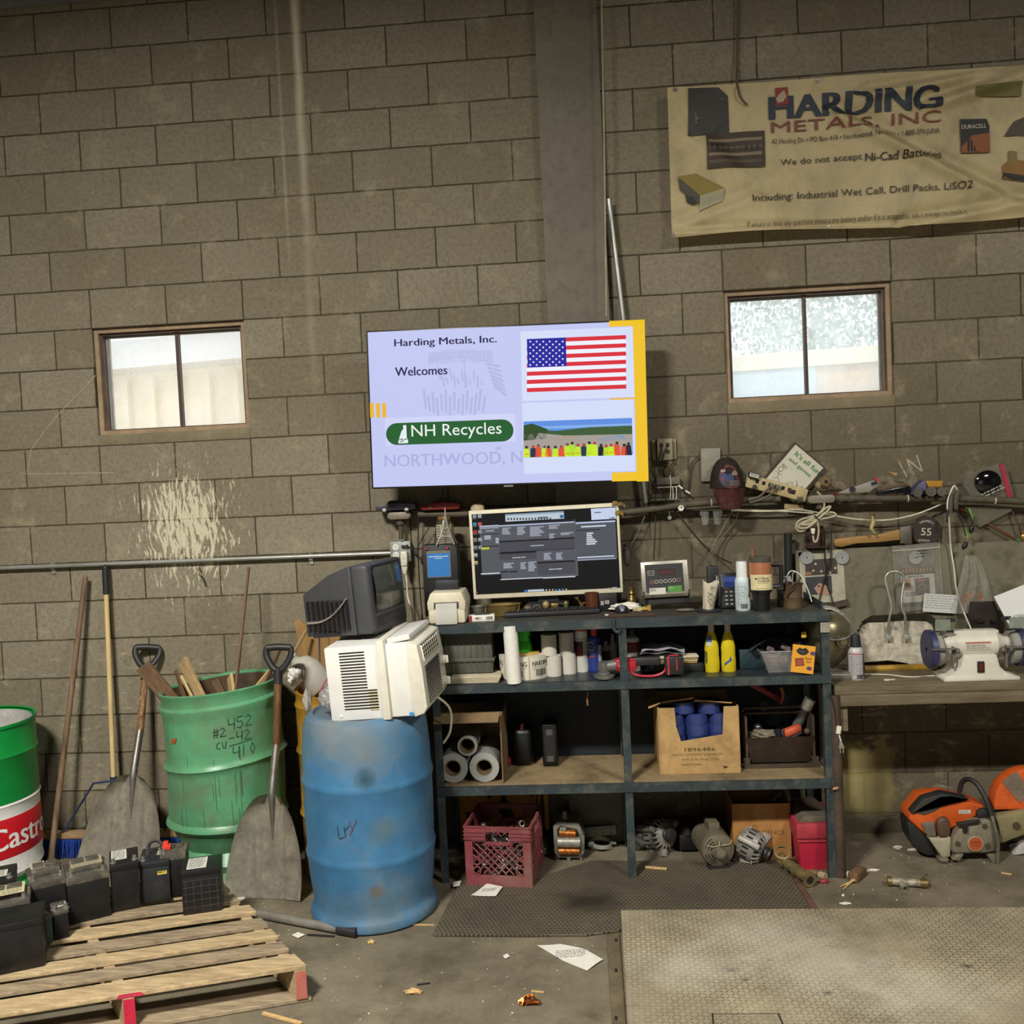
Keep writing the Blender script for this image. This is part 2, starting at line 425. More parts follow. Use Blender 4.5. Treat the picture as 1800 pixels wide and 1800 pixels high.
struct(MB().box((X1+.1, YB/2, ZT/2), (.2, -YB+.4, ZT)), 'wall_right', plain)
struct(MB().box(((X0+X1)/2, YB-.1, ZT/2), (X1-X0, .2, ZT)), 'wall_front', plain)
struct(MB().box(((X0+X1)/2, YB/2, ZT+.1), (X1-X0+.4, -YB+.4, .2)), 'ceiling', mat('sooty_deck', '3f3c35', .9, var=.2, scale=2))
def floor_material():
    m = mat('worn_concrete', '6f6755', .78, var=.22, scale=2.2, bump=.15, dirt='4d4535', damt=.75, dscale=3.)
    N = m.node_tree.nodes; L = m.node_tree.links; b = N['Principled BSDF']
    src = b.inputs['Base Color'].links[0].from_socket
    tc = N.new('ShaderNodeTexCoord'); nz = N.new('ShaderNodeTexNoise'); nz.inputs['Scale'].default_value = 60; nz.inputs['Detail'].default_value = 3; L.new(tc.outputs['Object'], nz.inputs[0])
    n2 = N.new('ShaderNodeTexNoise'); n2.inputs['Scale'].default_value = 2.6; n2.inputs['Detail'].default_value = 3; L.new(tc.outputs['Object'], n2.inputs[0])
    r = N.new('ShaderNodeMapRange'); r.inputs[1].default_value = .66; r.inputs[2].default_value = .72; L.new(nz.outputs['Fac'], r.inputs[0])
    r2 = N.new('ShaderNodeMapRange'); r2.inputs[1].default_value = .5; r2.inputs[2].default_value = .65; L.new(n2.outputs['Fac'], r2.inputs[0])
    mu = N.new('ShaderNodeMath'); mu.operation = 'MULTIPLY'; L.new(r.outputs[0], mu.inputs[0]); L.new(r2.outputs[0], mu.inputs[1])
    mx = N.new('ShaderNodeMixRGB'); L.new(mu.outputs[0], mx.inputs[0]); L.new(src, mx.inputs[1]); mx.inputs[2].default_value = (*lin('b7ab8c'), 1)
    L.new(mx.outputs[0], b.inputs['Base Color']); return m
struct(MB().box(((X0+X1)/2, YB/2, -.1), (X1-X0+.4, -YB+.4, .2)), 'floor', floor_material())
# steel column against the wall
GREYSTEEL = mat('grey_column_paint', '6a6353', .55, var=.12, scale=5, dirt='4f4536', damt=.5, dscale=16)
mb = MB()
mb.box((2.532, -.05, ZT/2), (.305, .012, ZT-.004)); mb.box((2.532, -.03, ZT/2), (.016, .04, ZT-.004)); mb.box((2.532, -.008, ZT/2), (.305, .012, ZT-.004))
struct(mb, 'trim_1', GREYSTEEL)
struct(MB().box((-1.35, -.03, at(60, 6, -.03).z+.1), (4.2, .05, .2)), 'trim_2', mat('bond_beam_steel', '7d8286', .6, var=.15))
# windows
FR = mat('window_steel_brown', '4a3a30', .5, var=.2, scale=9, dirt='7a5a3c', damt=.6)
FR2 = mat('window_putty', '9b8468', .7, var=.2)
def glass(name, haze, tint):
    m = bpy.data.materials.new(name); m.use_nodes = True; N = m.node_tree.nodes; L = m.node_tree.links
    N.remove(N['Principled BSDF']); out = N['Material Output']
    t = N.new('ShaderNodeBsdfTransparent'); d = N.new('ShaderNodeBsdfTranslucent'); g = N.new('ShaderNodeBsdfGlossy'); g.inputs['Roughness'].default_value = .1
    d.inputs[0].default_value = (*tint, 1)
    tc = N.new('ShaderNodeTexCoord'); nz = N.new('ShaderNodeTexNoise'); nz.inputs['Scale'].default_value = 5; nz.inputs['Detail'].default_value = 6; L.new(tc.outputs['Object'], nz.inputs[0])
    r = N.new('ShaderNodeMapRange'); L.new(nz.outputs['Fac'], r.inputs[0]); r.inputs[1].default_value = .3; r.inputs[2].default_value = .7; r.inputs[3].default_value = haze*.7; r.inputs[4].default_value = haze*1.3
    m1 = N.new('ShaderNodeMixShader'); L.new(r.outputs[0], m1.inputs[0]); L.new(t.outputs[0], m1.inputs[1]); L.new(d.outputs[0], m1.inputs[2])
    m2 = N.new('ShaderNodeMixShader'); m2.inputs[0].default_value = .04; L.new(m1.outputs[0], m2.inputs[1]); L.new(g.outputs[0], m2.inputs[2]); L.new(m2.outputs[0], out.inputs[0])
    return m
GL = [glass('dusty_glass_left', .28, (1, .97, .9)), glass('dusty_glass_right', .38, (.9, .97, 1))]
SILL = mat('sill_cement', '7d745c', .9, var=.15, scale=9)
for i, (a, c) in enumerate(win):
    w = bpy.data.objects.new('window_%d' % (i+1), None); COL.objects.link(w); w['kind'] = 'structure'; w.location = ((a+c)/2, 0, WZ0)
    hw = (c-a)/2; h = WZ1-WZ0; s0 = .055
    MB().box((0, .095, s0/2), (2*hw, .2, s0), b=.004).ob('window_sill', SILL, w)
    f = MB(); fy = .075; fw = .028
    def frame(f, hw, z0, z1, fw, y, d):
        f.box((0, y, z0+fw/2), (2*hw, d, fw)); f.box((0, y, z1-fw/2), (2*hw, d, fw))
        for sx in (-1, 1): f.box((sx*(hw-fw/2), y, (z0+z1)/2), (fw, d, z1-z0-2*fw))
    frame(f, hw-.001, s0, h-.001, .022, .03, .02); f.ob('outer_stop', FR2, w)
    f = MB(); frame(f, hw-.014, s0+.006, h-.012, .022, .055, .03); f.ob('window_frame', FR, w)
    f = MB(); frame(f, hw-.03, s0+.016, h-.03, .014, .085, .02); f.ob('inner_stop', mat('window_sash_grey', '8a8780', .5, var=.15), w)
    MB().box((.02 if i == 0 else .0, .075, (s0+h)/2), (.016, .03, h-s0-.06)).ob('mullion', FR, w)
    for sx in (-1, 1):
        MB().box((sx*(hw-.03)/2+.005, .1, (s0+h)/2), ((hw-.03)-.006, .004, h-s0-.06)).ob('pane', GL[i], w)
# outside, seen through the panes
OUT = mat('yard_gravel', 'b8ae98', .9, var=.2, scale=2)
struct(MB().box((2, 15.2, -.6), (60, 30, .3)), 'ground', OUT)
SID = mat('pale_metal_siding', 'f2e6c8', .7, var=.06, scale=.6)
b_ = T('storage_shed', 'pale ribbed shed behind the left window glass', 'shed', (-4.6, 9.5, -.45), (0, 0, -.22))
mb = MB().box((0, .5, 2.05), (7.5, .9, 4.1))
for k in range(16): mb.box((-3.6+k*.48, .01, 2.0), (.09, .12, 4.0))
mb.ob('wall', SID, b_)
MB().box((0, .0, 4.3), (7.9, 1.2, .4)).ob('roof', mat('shed_roof_grey', 'c9cdd2', .5, var=.05), b_)
MB().box((1.9, -.03, 1.9), (.8, .05, 1.9)).ob('door', mat('shed_door_grey', 'b9bfc6', .6, var=.12, scale=2), b_)
b_ = T('yard_wall', 'low capped yard wall outside the right window', 'wall', (7.0, 7.5, -.45), (0, 0, -.2))
MB().box((.75, 0, 1.75), (4.5, .25, 3.5)).ob('wall', mat('tan_panel', 'd8b892', .8, var=.12, scale=3), b_)
MB().box((-3.9, -.02, 1.75), (4.8, .25, 3.5)).ob('panel', mat('blue_grey_panel', 'c4d2d8', .8, var=.08, scale=3), b_)
MB().box((-1.6, 0, 3.6), (9.4, .34, .2)).ob('cap', mat('cream_cap', 'f4ecc8', .7, var=.05), b_)
LEAF = mat('hazy_foliage', 'b2c0b4', .9, var=.25, scale=2)
def tree(x, y, z, r, label, seed):
    R = random.Random(seed); t = T('tree', label, 'tree', (x, y, -.45), group='trees beyond the yard wall')
    MB().cyl((0, 0, 0), (0, 0, z), .16, .06).ob('trunk', mat('bark', '8a8074', .9), t)
    mb = MB()
    for k in range(4200):
        d = Vector((R.gauss(0, .5), R.gauss(0, .5), R.gauss(0, .55)))*r; p = Vector((0, 0, z))+d
        e = Euler((R.uniform(0, 6), R.uniform(0, 6), R.uniform(0, 6))).to_matrix(); q = r*.036
        mb._add([p+e@Vector((-q, 0, 0)), p+e@Vector((0, -q*.5, 0)), p+e@Vector((q, 0, 0)), p+e@Vector((0, q*.5, .02))], [(0, 1, 2, 3)])
    mb.ob('foliage', LEAF, t)
tree(2.0, 14, 4.6, 1.4, 'smaller hazy tree beyond the yard wall, left pane of right window', 3)
tree(7.2, 15, 4.9, 2.0, 'larger hazy tree beyond the yard wall, right pane of right window', 5)
# ================================================================== left side: drums, tools, pallet
INK = print_mat(); 
WOODH = mat('worn_handle_wood', '7f6650', .6, var=.3, scale=10, stretch=(6, 6, .6), dirt='4c3624', damt=.6, dscale=4)
RAWWOOD = mat('weathered_wood', 'a08560', .8, var=.3, scale=16, stretch=(1, 8, 8), dirt='5f4a33', damt=.6)
PALE = mat('pale_broom_wood', 'd6bb85', .55, var=.12, scale=8, stretch=(6, 6, .5))
BLACKP = mat('black_plastic', '26262a', .5, var=.15, scale=20)
STEELD = mat('dull_steel', '8f8c84', .45, .75, var=.2, scale=12, dirt='5f523f', damt=.5)
BLADE = mat('scuffed_aluminium', 'bdb6a6', .45, .15, var=.25, scale=9, dirt='6c6250', damt=.55, dscale=7, bump=.2)
# ---- green, white and red oil drum at the left edge
t = T('oil_drum', 'green and white oil drum with red lettered band at the left edge', 'drum', (-.535, -.42, 0))
r = .292
def crumple(amp, zmax, seed=0):
    def f(v, a, rr, z):
        k = amp*max(0, (zmax-z)/zmax)
        n = math.sin(3*a+seed)*.6+math.sin(7*a+z*40+seed*2)*.4+math.sin(z*70+a*2+seed)*.5
        return Vector((v.x*(1-k*(.5+.5*n)), v.y*(1-k*(.5+.5*n)), v.z))
    return f
MB().lathe([(r-.004, .80), (r+.007, .805), (r+.007, .79), (r, .785), (r, .66), (r+.006, .65), (r, .64), (r, .43), (r-.012, .43), (r-.012, .78)], 48, caps=False).ob('upper_shell', mat('castor_green', '118a3c', .35, var=.08, scale=4), t)
MB().lathe([(r-.02, .43), (r-.004, .43), (r+.004, .42), (r-.003, .405), (r-.002, .36)], 48, caps=False).ob('white_band', mat('drum_white', 'e4e4e0', .4, var=.06, dirt='a9a698', damt=.4), t)
MB().lathe([(r-.002, .36), (r, .355), (r, .175), (r-.002, .17)], 48, caps=False).ob('red_band', mat('drum_red', 'c41423', .4, var=.08), t)
MB().lathe([(r-.002, .17), (r-.004, .12), (r+.004, .085), (r-.012, .06)], 48, dent=crumple(.03, .17), caps=False).ob('lower_band', mat('drum_white', 'e4e4e0'), t)
MB().lathe([(r-.012, .06), (r-.02, .03), (r+.002, .012), (r, 0), (.01, 0)], 48, dent=crumple(.06, .06), caps=False).ob('base', mat('castor_green', '118a3c'), t)
MB().lathe([(.0, .5), (r-.013, .5), (r-.013, .79)], 48, caps=False).ob('liner', mat('drum_inside_grey', 'b5b4ae', .5), t)
a = Art(wrap(r, d0=.0015), maxlen=.03); a.text('Castrol', .218, .215, .40, .105, 'f2f2f0', bold=.03); a.ob('lettering', INK, t)
# ---- brown pole
p0 = at(150, 1016, -.05); p1 = fl(88, 1521)
solo(MB().cyl(p1, p0, .0155, .013, 14).sph(p0, .013, 10).cyl(p1, p1+(p0-p1)*.05, .02, .016, 14), 'tool_pole', WOODH, 'long brown wooden pole leaning on the block wall beside the pale broom handle', 'pole')
# ---- push broom
b0 = Vector((.02, -.11, .0)); top = at(185, 998, -.045); sock = Vector((.022, -.13, .12))
t = T('push_broom', 'push broom with pale handle, black grip and blue bristles against the wall', 'broom', b0)
d = (top-sock)
MB().cyl(sock-b0, sock+d*.905-b0, .0125, .0125, 14).ob('handle', PALE, t)
g = MB().cyl(sock+d*.9-b0, top-b0, .0165, .0165, 14).sph(top-b0, .0165, 10); g.ob('grip', BLACKP, t)
MB().box((0.01, -.02, .118), (.84, .065, .028), b=.006).ob('block', RAWWOOD, t)
mb = MB(); R = random.Random(3)
for i in range(118):
    x = -.41+i*.0069
    for j in range(3):
        y = -.042+j*.02; mb.cyl((x, y, .106), (x+R.uniform(-.012, .012), y+R.uniform(-.014, .012), .004), .0045, .0022, 5)
mb.ob('bristles', mat('blue_bristle', '1f3f93', .5, var=.3, scale=40), t)
bp = sock+d*.20-b0
MB().tube([bp+Vector((0, -.018, 0)), bp+Vector((-.10, -.018, -.01)), (-.27, -.03, .14), (-.275, -.03, .128)], .006, 8).tube([bp+Vector((0, -.018, 0)), bp+Vector((.10, -.018, -.01)), (.27, -.03, .14), (.275, -.03, .128)], .006, 8).cyl(bp-Vector((0, 0, .018)), bp+Vector((0, 0, .018)), .0175, .0175, 12).ob('brace', mat('blue_brace_steel', '34486a', .5, .5), t)
# ---- scoop shovels
def shovel(name, label, base, top, yaw, blade_w, blade_l, grip_yaw, shaft_m, skew=-.05):
    base = Vector(base); top = Vector(top); d = top-base; Lh = d.length
    t = T(name, label, 'shovel', base, (0, 0, 0))
    q = d.normalized(); xa = Vector((math.cos(yaw), math.sin(yaw), 0)); xa = (xa-q*xa.dot(q)).normalized(); ya = q.cross(xa)
    M = Matrix((xa, ya, q)).transposed()
    def sh(u, v):
        s = (u-.5)*2; w = blade_w/2*(math.sqrt(max(0., 1-(max(0, v-.12)/.89)**1.7))*.93+.07)
        z = v*blade_l; x = s*w + skew*(1-v)**1.3
        y = -.07*abs(s)**2.4*min(1, .35+v) + .03*(1-v)**2*0
        y += -.026*math.exp(-(x/.03)**2)*min(1, v*1.5) - .028*math.exp(-((abs(x)-.075)/.02)**2)*max(0, min(1, v*2)*(1-v))*2 - .028*v**3
        return M @ Vector((x, y+.012, z))
    MB().sheet(sh, 28, 26, .003).ob('blade', BLADE, t, ang=60)
    z1 = blade_l; k = -.035
    MB().tube([M@Vector((0, -.004, z1*.5)), M@Vector((0, -.026, z1*.80)), M@Vector((0, k, z1+.0)), M@Vector((0, -.02, z1+.1)), M@Vector((0, 0, z1+.22))], [.004, .012, .018, .0185, .0185], 12, k=6).ob('socket', STEELD, t)
    MB().cyl(M@Vector((0, 0, z1+.2)), M@Vector((0, 0, Lh-.14)), .0185, .0175, 14).ob('shaft', shaft_m, t)
    G = Euler((0, 0, grip_yaw)).to_matrix()
    def gp(x, z): return M@(G@Vector((x, 0, z)))
    mb = MB().cyl(gp(0, Lh-.17), gp(0, Lh-.105), .0215, .021, 14)
    mb.tube([gp(0, Lh-.115), gp(-.03, Lh-.09), gp(-.056, Lh-.045), gp(-.058, Lh-.012), gp(-.045, Lh)], .016, 10, k=5, flat=.8)
    mb.tube([gp(0, Lh-.115), gp(.03, Lh-.09), gp(.056, Lh-.045), gp(.058, Lh-.012), gp(.045, Lh)], .016, 10, k=5, flat=.8)
    mb.tube([gp(-.056, Lh-.004), gp(0, Lh), gp(.056, Lh-.004)], .0165, 10)
    mb.ob('grip', mat('grip_black', '2b2a2a', .45), t)
    return t
FLAKY = mat('flaking_handle', '7a4f26', .55, var=.3, scale=14, stretch=(5, 5, .7), dirt='c9b793', damt=.85, dscale=22)
shovel('scoop_shovel', 'scoop shovel with worn flaking handle leaning on the wall left of the green drum', (.185, -.36, .005), tuple(at(260, 1137, -.045)), .10, .40, .47, .25, FLAKY)
shovel('scoop_shovel', 'bright scoop shovel with brown shaft standing between green drum and blue barrel', (1.03, -.68, .005), tuple(at(490, 1137, -.46)), -.12, .375, .47, .15, mat('brown_shaft', '5d3c20', .5, var=.35, scale=9, stretch=(5, 5, .6), dirt='a98a55', damt=.6))
# ---- green scrap drum
t = T('scrap_drum', 'dented pale green steel drum full of scrap wood', 'drum', (.715, -.34, 0))
t.scale = (1, 1, 1.045)
GRN = mat('pale_green_enamel', '5b9a70', .38, var=.14, scale=3, dirt='66755a', damt=.75, dscale=4.4, bump=.05)
R = .277
def dent(v, a, rr, z):
    k = 0
    if z < .275:
        s = (.275-z)/.275
        k = .10*s*(.6+.5*math.sin(2.3*a+1.)+.35*math.sin(5*a+z*30)) + .05*s*math.sin(11*a+z*55)
        k = max(k, -.02)
    k += .018*math.sin(3*a+.5)*math.sin(z*9)
    return Vector((v.x*(1-k), v.y*(1-k), v.z+.02*math.cos(a)*(z > .5)))
pr = [(.01, .004), (R-.03, .003), (R-.004, 0), (R-.01, .03), (R-.04, .07), (R-.028, .11), (R-.06, .16), (R-.03, .21), (R-.014, .255), (R+.012, .276), (R+.010, .287), (R-.002, .304)]
pr += [(R, .302+i*.022) for i in range(1, 11)] + [(R+.004, .545), (R+.015, .558), (R+.004, .572)] + [(R-.001, .59+i*.028) for i in range(8)]
pr += [(R+.012, .815), (R+.012, .825), (R, .838), (R-.002, .868), (R+.008, .885), (R+.010, .893), (R, .897), (R-.008, .889), (R-.012, .70), (R-.014, .66)]
MB().lathe(pr, 72, dent=dent, caps=False).ob('shell', GRN, t)
MB().lathe([(R-.015, .64), (R-.0155, .885)], 60, dent=dent, caps=False).ob('inner_wall', mat('rusty_inside', '4f4032', .9, var=.3, scale=9, dirt='6f5236', damt=.6), t)
MB().lathe([(.0, .64), (R-.016, .66)], 40, caps=False).ob('liner', mat('scrap_fill_dark', '3a3226', .95), t)
_w = wrap(R+.002)
a = Art(lambda x, y, d: dent(_w(x, y, d), -PI/2+x/(R+.002), R, y), maxlen=.02)
def scrawl(a, strokes, ox, oy, s, w, col):
    for st in strokes: a.line([(ox+x*s, oy+y*s) for x, y in st], w, col)
DIG = {'4': [[(0, 1), (0, .45), (.6, .5)], [(.55, 1), (.5, 0)]], '5': [[(.6, 1), (.05, 1), (0, .6), (.4, .6), (.55, .3), (.3, 0), (0, .1)]], '2': [[(0, .8), (.3, 1), (.55, .75), (0, .05), (.65, .05)]], '1': [[(.2, 1), (.15, 0)]], '0': [[(.3, 1), (.05, .5), (.3, 0), (.55, .5), (.3, 1)]], '#': [[(.2, 1), (.1, 0)], [(.5, 1), (.4, 0)], [(0, .65), (.65, .7)], [(0, .3), (.6, .35)]], '-': [[(0, .5), (.5, .5)]], 'C': [[(.5, .9), (.1, .7), (.1, .2), (.5, .1)]], 'U': [[(0, .9), (.05, .2), (.35, .1), (.5, .9)]]}
def hand(a, s, x, y, h, w, col):
    for ch in s:
        if ch in DIG: scrawl(a, DIG[ch], x, y, h, w, col)
        x += h*.78
hand(a, '#2', .055, .70, .04, .0026, '14302a'); hand(a, '452', .125, .725, .05, .0026, '14302a'); hand(a, '-42', .125, .665, .045, .0026, '14302a'); hand(a, 'CU', .065, .645, .036, .0026, '14302a')
a.line([(.125, .653), (.235, .66)], .0026, '14302a'); hand(a, '410', .14, .595, .05, .0026, '14302a')
a.poly([(-.185, .70), (-.135, .712), (-.15, .687), (-.18, .683)], 'b4552f'); a.poly([(-.17, .555), (-.13, .56), (-.135, .55)], 'a5562f')
Rr = random.Random(4)
for k in range(16):
    x = Rr.uniform(-.2, .2); z = Rr.uniform(.35, .7); a.line([(x, z), (x+.002, z-Rr.uniform(.05, .25))], .0013, '3a6b4c')
a.ob('handwriting', INK, t)
# scrap wood standing in the drum
SCW = [mat('scrap_wood_dark', '6b5138', .85, var=.3, scale=14, stretch=(7, 7, 1), dirt='403022', damt=.6), mat('scrap_wood_pale', 'b0946a', .8, var=.25, scale=14, stretch=(7, 7, 1), dirt='6a5338', damt=.5), mat('scrap_wood_raw', 'cdb07c', .8, var=.2, scale=14, stretch=(7, 7, 1))]
def plank(label, uv0, y0, uv1, y1, w, th, m, tw=0., n='wood_offcut'):
    a0 = at(*uv0, y0); a1 = at(*uv1, y1); d = a0-a1; L = d.length
    q = d.to_track_quat('Z', 'X') @ Euler((0, 0, tw)).to_quaternion()
    mb = MB().box((0, 0, -L/2), (w, th, L), b=.002, seg=1)
    o = solo(mb, n, m, label, 'wood', a0, group='scrap wood in the green drum'); o.rotation_mode = 'QUATERNION'; o.rotation_quaternion = q
plank('wide brown board tipped far left in the green drum', (251, 1170), -.42, (312, 1245), -.38, .075, .022, SCW[0], .15)
plank('tall grey board with ribbed face, left of middle in the green drum', (322, 1162), -.22, (362, 1245), -.42, .058, .02, SCW[1], .3)
plank('thin dark split stick just left of the ribbed board', (309, 1178), -.32, (328, 1238), -.35, .018, .014, SCW[0])
plank('pale splintered sliver in front of the ribbed board', (318, 1188), -.37, (345, 1240), -.45, .016, .01, SCW[2])
plank('short block with broken orange end in the drum centre', (379, 1195), -.40, (400, 1240), -.42, .036, .03, SCW[0], .4)
plank('square pale plywood piece behind the tall stick', (404, 1188), -.25, (412, 1250), -.33, .085, .014, SCW[2], .1)
plank('tall thin stick rising high above the green drum', (437, 997), -.22, (412, 1235), -.38, .016, .012, WOODH)
plank('dark slat leaning right behind the shovel grip', (495, 1135), -.24, (456, 1225), -.40, .02, .012, SCW[0])
plank('orange edged lath leaning right in the green drum', (474, 1180), -.3, (436, 1225), -.42, .022, .01, SCW[2])
plank('long pale lath leaning right past the cardboard', (539, 1108), -.16, (474, 1222), -.36, .016, .012, SCW[1])
plank('small pale offcut lying low in the drum centre', (381, 1222), -.45, (386, 1245), -.44, .05, .03, SCW[1], .8)
# ---- yellow drum behind
t = T('yellow_drum', 'battered yellow steel drum half hidden behind the blue barrel', 'drum', (1.325, -.275, 0))
R2 = .255
def dent2(v, a, rr, z):
    k = .05*math.sin(2*a+z*7)+.06*max(0, math.cos(a-PI*1.15))*math.exp(-((z-.6)/.13)**2)
    return Vector((v.x*(1-k*.7), v.y*(1-k*.7), v.z))
MB().lathe([(.01, 0), (R2, 0), (R2, .28), (R2+.01, .3), (R2, .32), (R2, .58), (R2+.012, .6), (R2, .62), (R2, .80), (R2+.008, .82), (R2, .835), (R2, .86), (R2+.008, .885), (R2-.008, .885), (R2-.015, .82), (.01, .82)], 48, dent=dent2, caps=False).ob('shell', mat('chipped_yellow', 'b5852c', .5, var=.2, scale=6, dirt='4a3520', damt=.8, dscale=6), t)
# contents on it
MILK = mat('milky_plastic', 'c9c6bb', .35, var=.06, alpha=.85)
t = T('plastic_jug', 'milky plastic jug lying on the yellow drum', 'jug', at(545, 1196, -.25)+Vector((0, 0, .03)), (0, -.75, .1))
MB().lathe([(.01, -.09), (.07, -.09), (.078, -.08), (.078, .03), (.06, .075), (.022, .10), (.022, .12)], 24, M=Matrix.Diagonal((1, .8, 1, 1))).ob('body', MILK, t)
MB().cyl((0, 0, .118), (0, 0, .14), .026, n=18).ob('cap', mat('white_tissue', 'e8e6df', .8, var=.06), t)
mb = MB(); R_ = random.Random(2)
def rag(c, r, seed, n=20, amp=.35, flat=.7):
    R_ = random.Random(seed); ph = [R_.uniform(0, 6) for _ in range(8)]
    t = MB(); bmesh.ops.create_icosphere(t.bm, subdivisions=4, radius=1)
    for v in t.bm.verts:
        p = v.co.copy()
        k = 1+amp*(math.sin(5*p.x+ph[0]+3*p.y)*.4+math.sin(7*p.y+ph[1]+4*p.z)*.4+math.sin(9*p.z+ph[2]+6*p.x)*.35+math.sin(17*p.x+11*p.y+ph[3])*.2)
        v.co = Vector(c)+Vector((p.x*r[0]*k, p.y*r[1]*k, p.z*r[2]*k))
    return t
solo(rag((0, 0, 0), (.032, .03, .04), 5), 'crumpled_tissue', mat('white_tissue', 'e8e6df', .8, var=.06), 'crumpled white tissue on the yellow drum beside the shovel grip', 'tissue', at(517, 1190, -.33))
# cardboard leaning on the wall behind
t = T('cardboard_sheet', 'tall torn brown cardboard sheet standing behind the yellow drum', 'cardboard', at(562, 1190, -.05)+Vector((0, 0, -.9)))
CARD = mat('brown_cardboard', 'a5804f', .85, var=.12, scale=20, stretch=(8, 1, .5), dirt='7a5c36', damt=.5)
MB().prism([(-.10, .0), (-.10, 1.12), (-.11, 1.19), (-.085, 1.21), (-.06, 1.18), (.12, 1.2), (.16, 0)], -.02, -.012).ob('panel', CARD, t)
MB().box((.0, -.03, .6), (.11, .005, 1.1), (0, .02, .12)).ob('flap', CARD, t)
solo(MB().tube([at(561, 1118, -.2), at(562, 1160, -.2), at(563, 1195, -.22)], .004, 8), 'hanging_cable', mat('purple_cord', '4a3f55', .5), 'thin dark cord hanging from the television over the cardboard', 'cord')
# ---- blue plastic barrel
BX, BY = 1.52, -.765
t = T('blue_barrel', 'scuffed blue plastic barrel carrying the air conditioner', 'barrel', (BX, BY, 0))
t.scale = (.965, .965, 1)
BLU = mat('blue_polyethylene', '3f759e', .42, var=.18, scale=2.6, dirt='6f7c80', damt=.75, dscale=2.4, bump=.08)
pr = [(.01, .012), (.24, .012), (.268, .0), (.284, .012), (.287, .03), (.281, .05), (.272, .062), (.268, .085), (.272, .12), (.281, .19), (.287, .265), (.292, .285), (.294, .297), (.291, .31), (.287, .325), (.29, .40), (.292, .5), (.291, .585), (.296, .6), (.298, .612), (.294, .625), (.29, .64), (.288, .72), (.282, .80), (.276, .85), (.266, .878), (.248, .893), (.23, .895), (.222, .885), (.05, .885), (.01, .885)]
MB().lathe(pr, 72, caps=False).ob('body', BLU, t, ang=30)
a = Art(wrap(.292, -PI/2, .003), maxlen=.02)
K = '2c2f52'
a = Art(wrap(.292, -PI/2, .003), maxlen=.02); a.line([(-.075, .475), (-.073, .43), (-.068, .42), (-.045, .428)], .003, K); a.line([(-.045, .47), (-.04, .43)], .003, K); a.line([(-.046, .452), (-.028, .468), (-.024, .476)], .003, K); a.line([(-.02, .492), (-.008, .455)], .003, '7a3a4a'); a.line([(.012, .498), (-.022, .435)], .003, '7a3a4a')
a.ob('handwriting', INK, t)
a = Art(wrap(.291, -PI/2, .0035), maxlen=.02)
def blob(a, x, y, rx, ry, col, seed, j=.21, n=26):
    R = random.Random(seed); ph = [R.uniform(0, 6) for _ in range(4)]
    rr = [1+j*(.6*math.sin(2*2*PI*i/n+ph[0])+.5*math.sin(3*2*PI*i/n+ph[1])+.4*math.sin(5*2*PI*i/n+ph[2])+.3*math.sin(8*2*PI*i/n+ph[3])) for i in range(n)]
    a.poly([(x+rx*k*math.cos(2*PI*i/n), y+ry*k*math.sin(2*PI*i/n)) for i, k in enumerate(rr)], col)
soft_stain(BLU, (.05, -.27, .80), .17, '7d8078', .6, 5); soft_stain(BLU, (-.1, -.25, .86), .11, '8a8a80', .6, 7); soft_stain(BLU, (.055, -.285, .665), .05, '23424f', .85, 12); soft_stain(BLU, (.12, -.27, .45), .06, '6b6f5c', .5, 14); soft_stain(BLU, (.075, -.28, .185), .034, '6f604a', .85, 16); soft_stain(BLU, (.0, -.2, .03), .2, '4f5a5c', .5, 6); soft_stain(BLU, (0, 0, .9), .27, '6d6f68', .8, 6)
# bags on the barrel
CLEAR = mat('clear_bag', 'd8d8d4', .12, var=.1, scale=6, alpha=.35, spec=1)
PINK = mat('pink_bag_zip', 'd9828c', .4, alpha=.8)
def bag_blob(r, seed, amp=.3): return rag((0, 0, 0), r, seed, amp=amp)
t = T('zip_bag', 'clear zip bag with pink zip holding metal bits on the blue barrel', 'bag', at(578, 1226, -.86)+Vector((0, 0, 0)))
bag_blob((.042, .04, .055), 3, .13).ob('bag', CLEAR, t)
MB().sheet(lambda u, v: Vector((-.02+u*.085+v*.03, .0+.012*math.sin(u*9), .03+v*.11+.012*math.sin(u*13+v*5))), 12, 10, .0012).ob('neck', CLEAR, t)
MB().tube([(-.03, -.02, .035), (-.005, -.022, .075), (.03, -.02, .125)], .006, 6, k=4, flat=.4).ob('zip', PINK, t)
mb = MB(); R_ = random.Random(9)
for k in range(26):
    p = Vector((R_.gauss(0, .017), R_.gauss(0, .015), R_.uniform(-.045, .02))); q = Vector((R_.uniform(-1, 1), R_.uniform(-1, 1), R_.uniform(-1, 1))).normalized()*.012
    mb.cyl(p-q, p+q, .005, .005, 8)
o = mb.ob('metal_bits', mat('bright_bits', 'a8a6a2', .3, .9), t); o['kind'] = 'stuff'
solo(rag((0, 0, 0), (.02, .025, .05), 11, amp=.14), 'plastic_bag', mat('grey_clear_bag', 'b9b6ae', .25, alpha=.7, var=.2), 'grey clear plastic bag drooping over the left rim of the blue barrel', 'bag', at(540, 1232, -.74))
# ---- window air conditioner, standing on the barrel, side towards us
ACW = mat('yellowed_white_plastic', 'dedacb', .5, var=.05, scale=5, dirt='b5ad96', damt=.35)
ACM = mat('white_enamel', 'e2e2de', .4, var=.04, scale=4, dirt='bdb9ac', damt=.3)
DARK = mat('dark_recess', '1a1613', .9)
ac = T('air_conditioner', 'white window air conditioner tilted on top of the blue barrel', 'air conditioner', (1.668, -.76, .897), (0.02, math.radians(-3.0), math.radians(-4)))
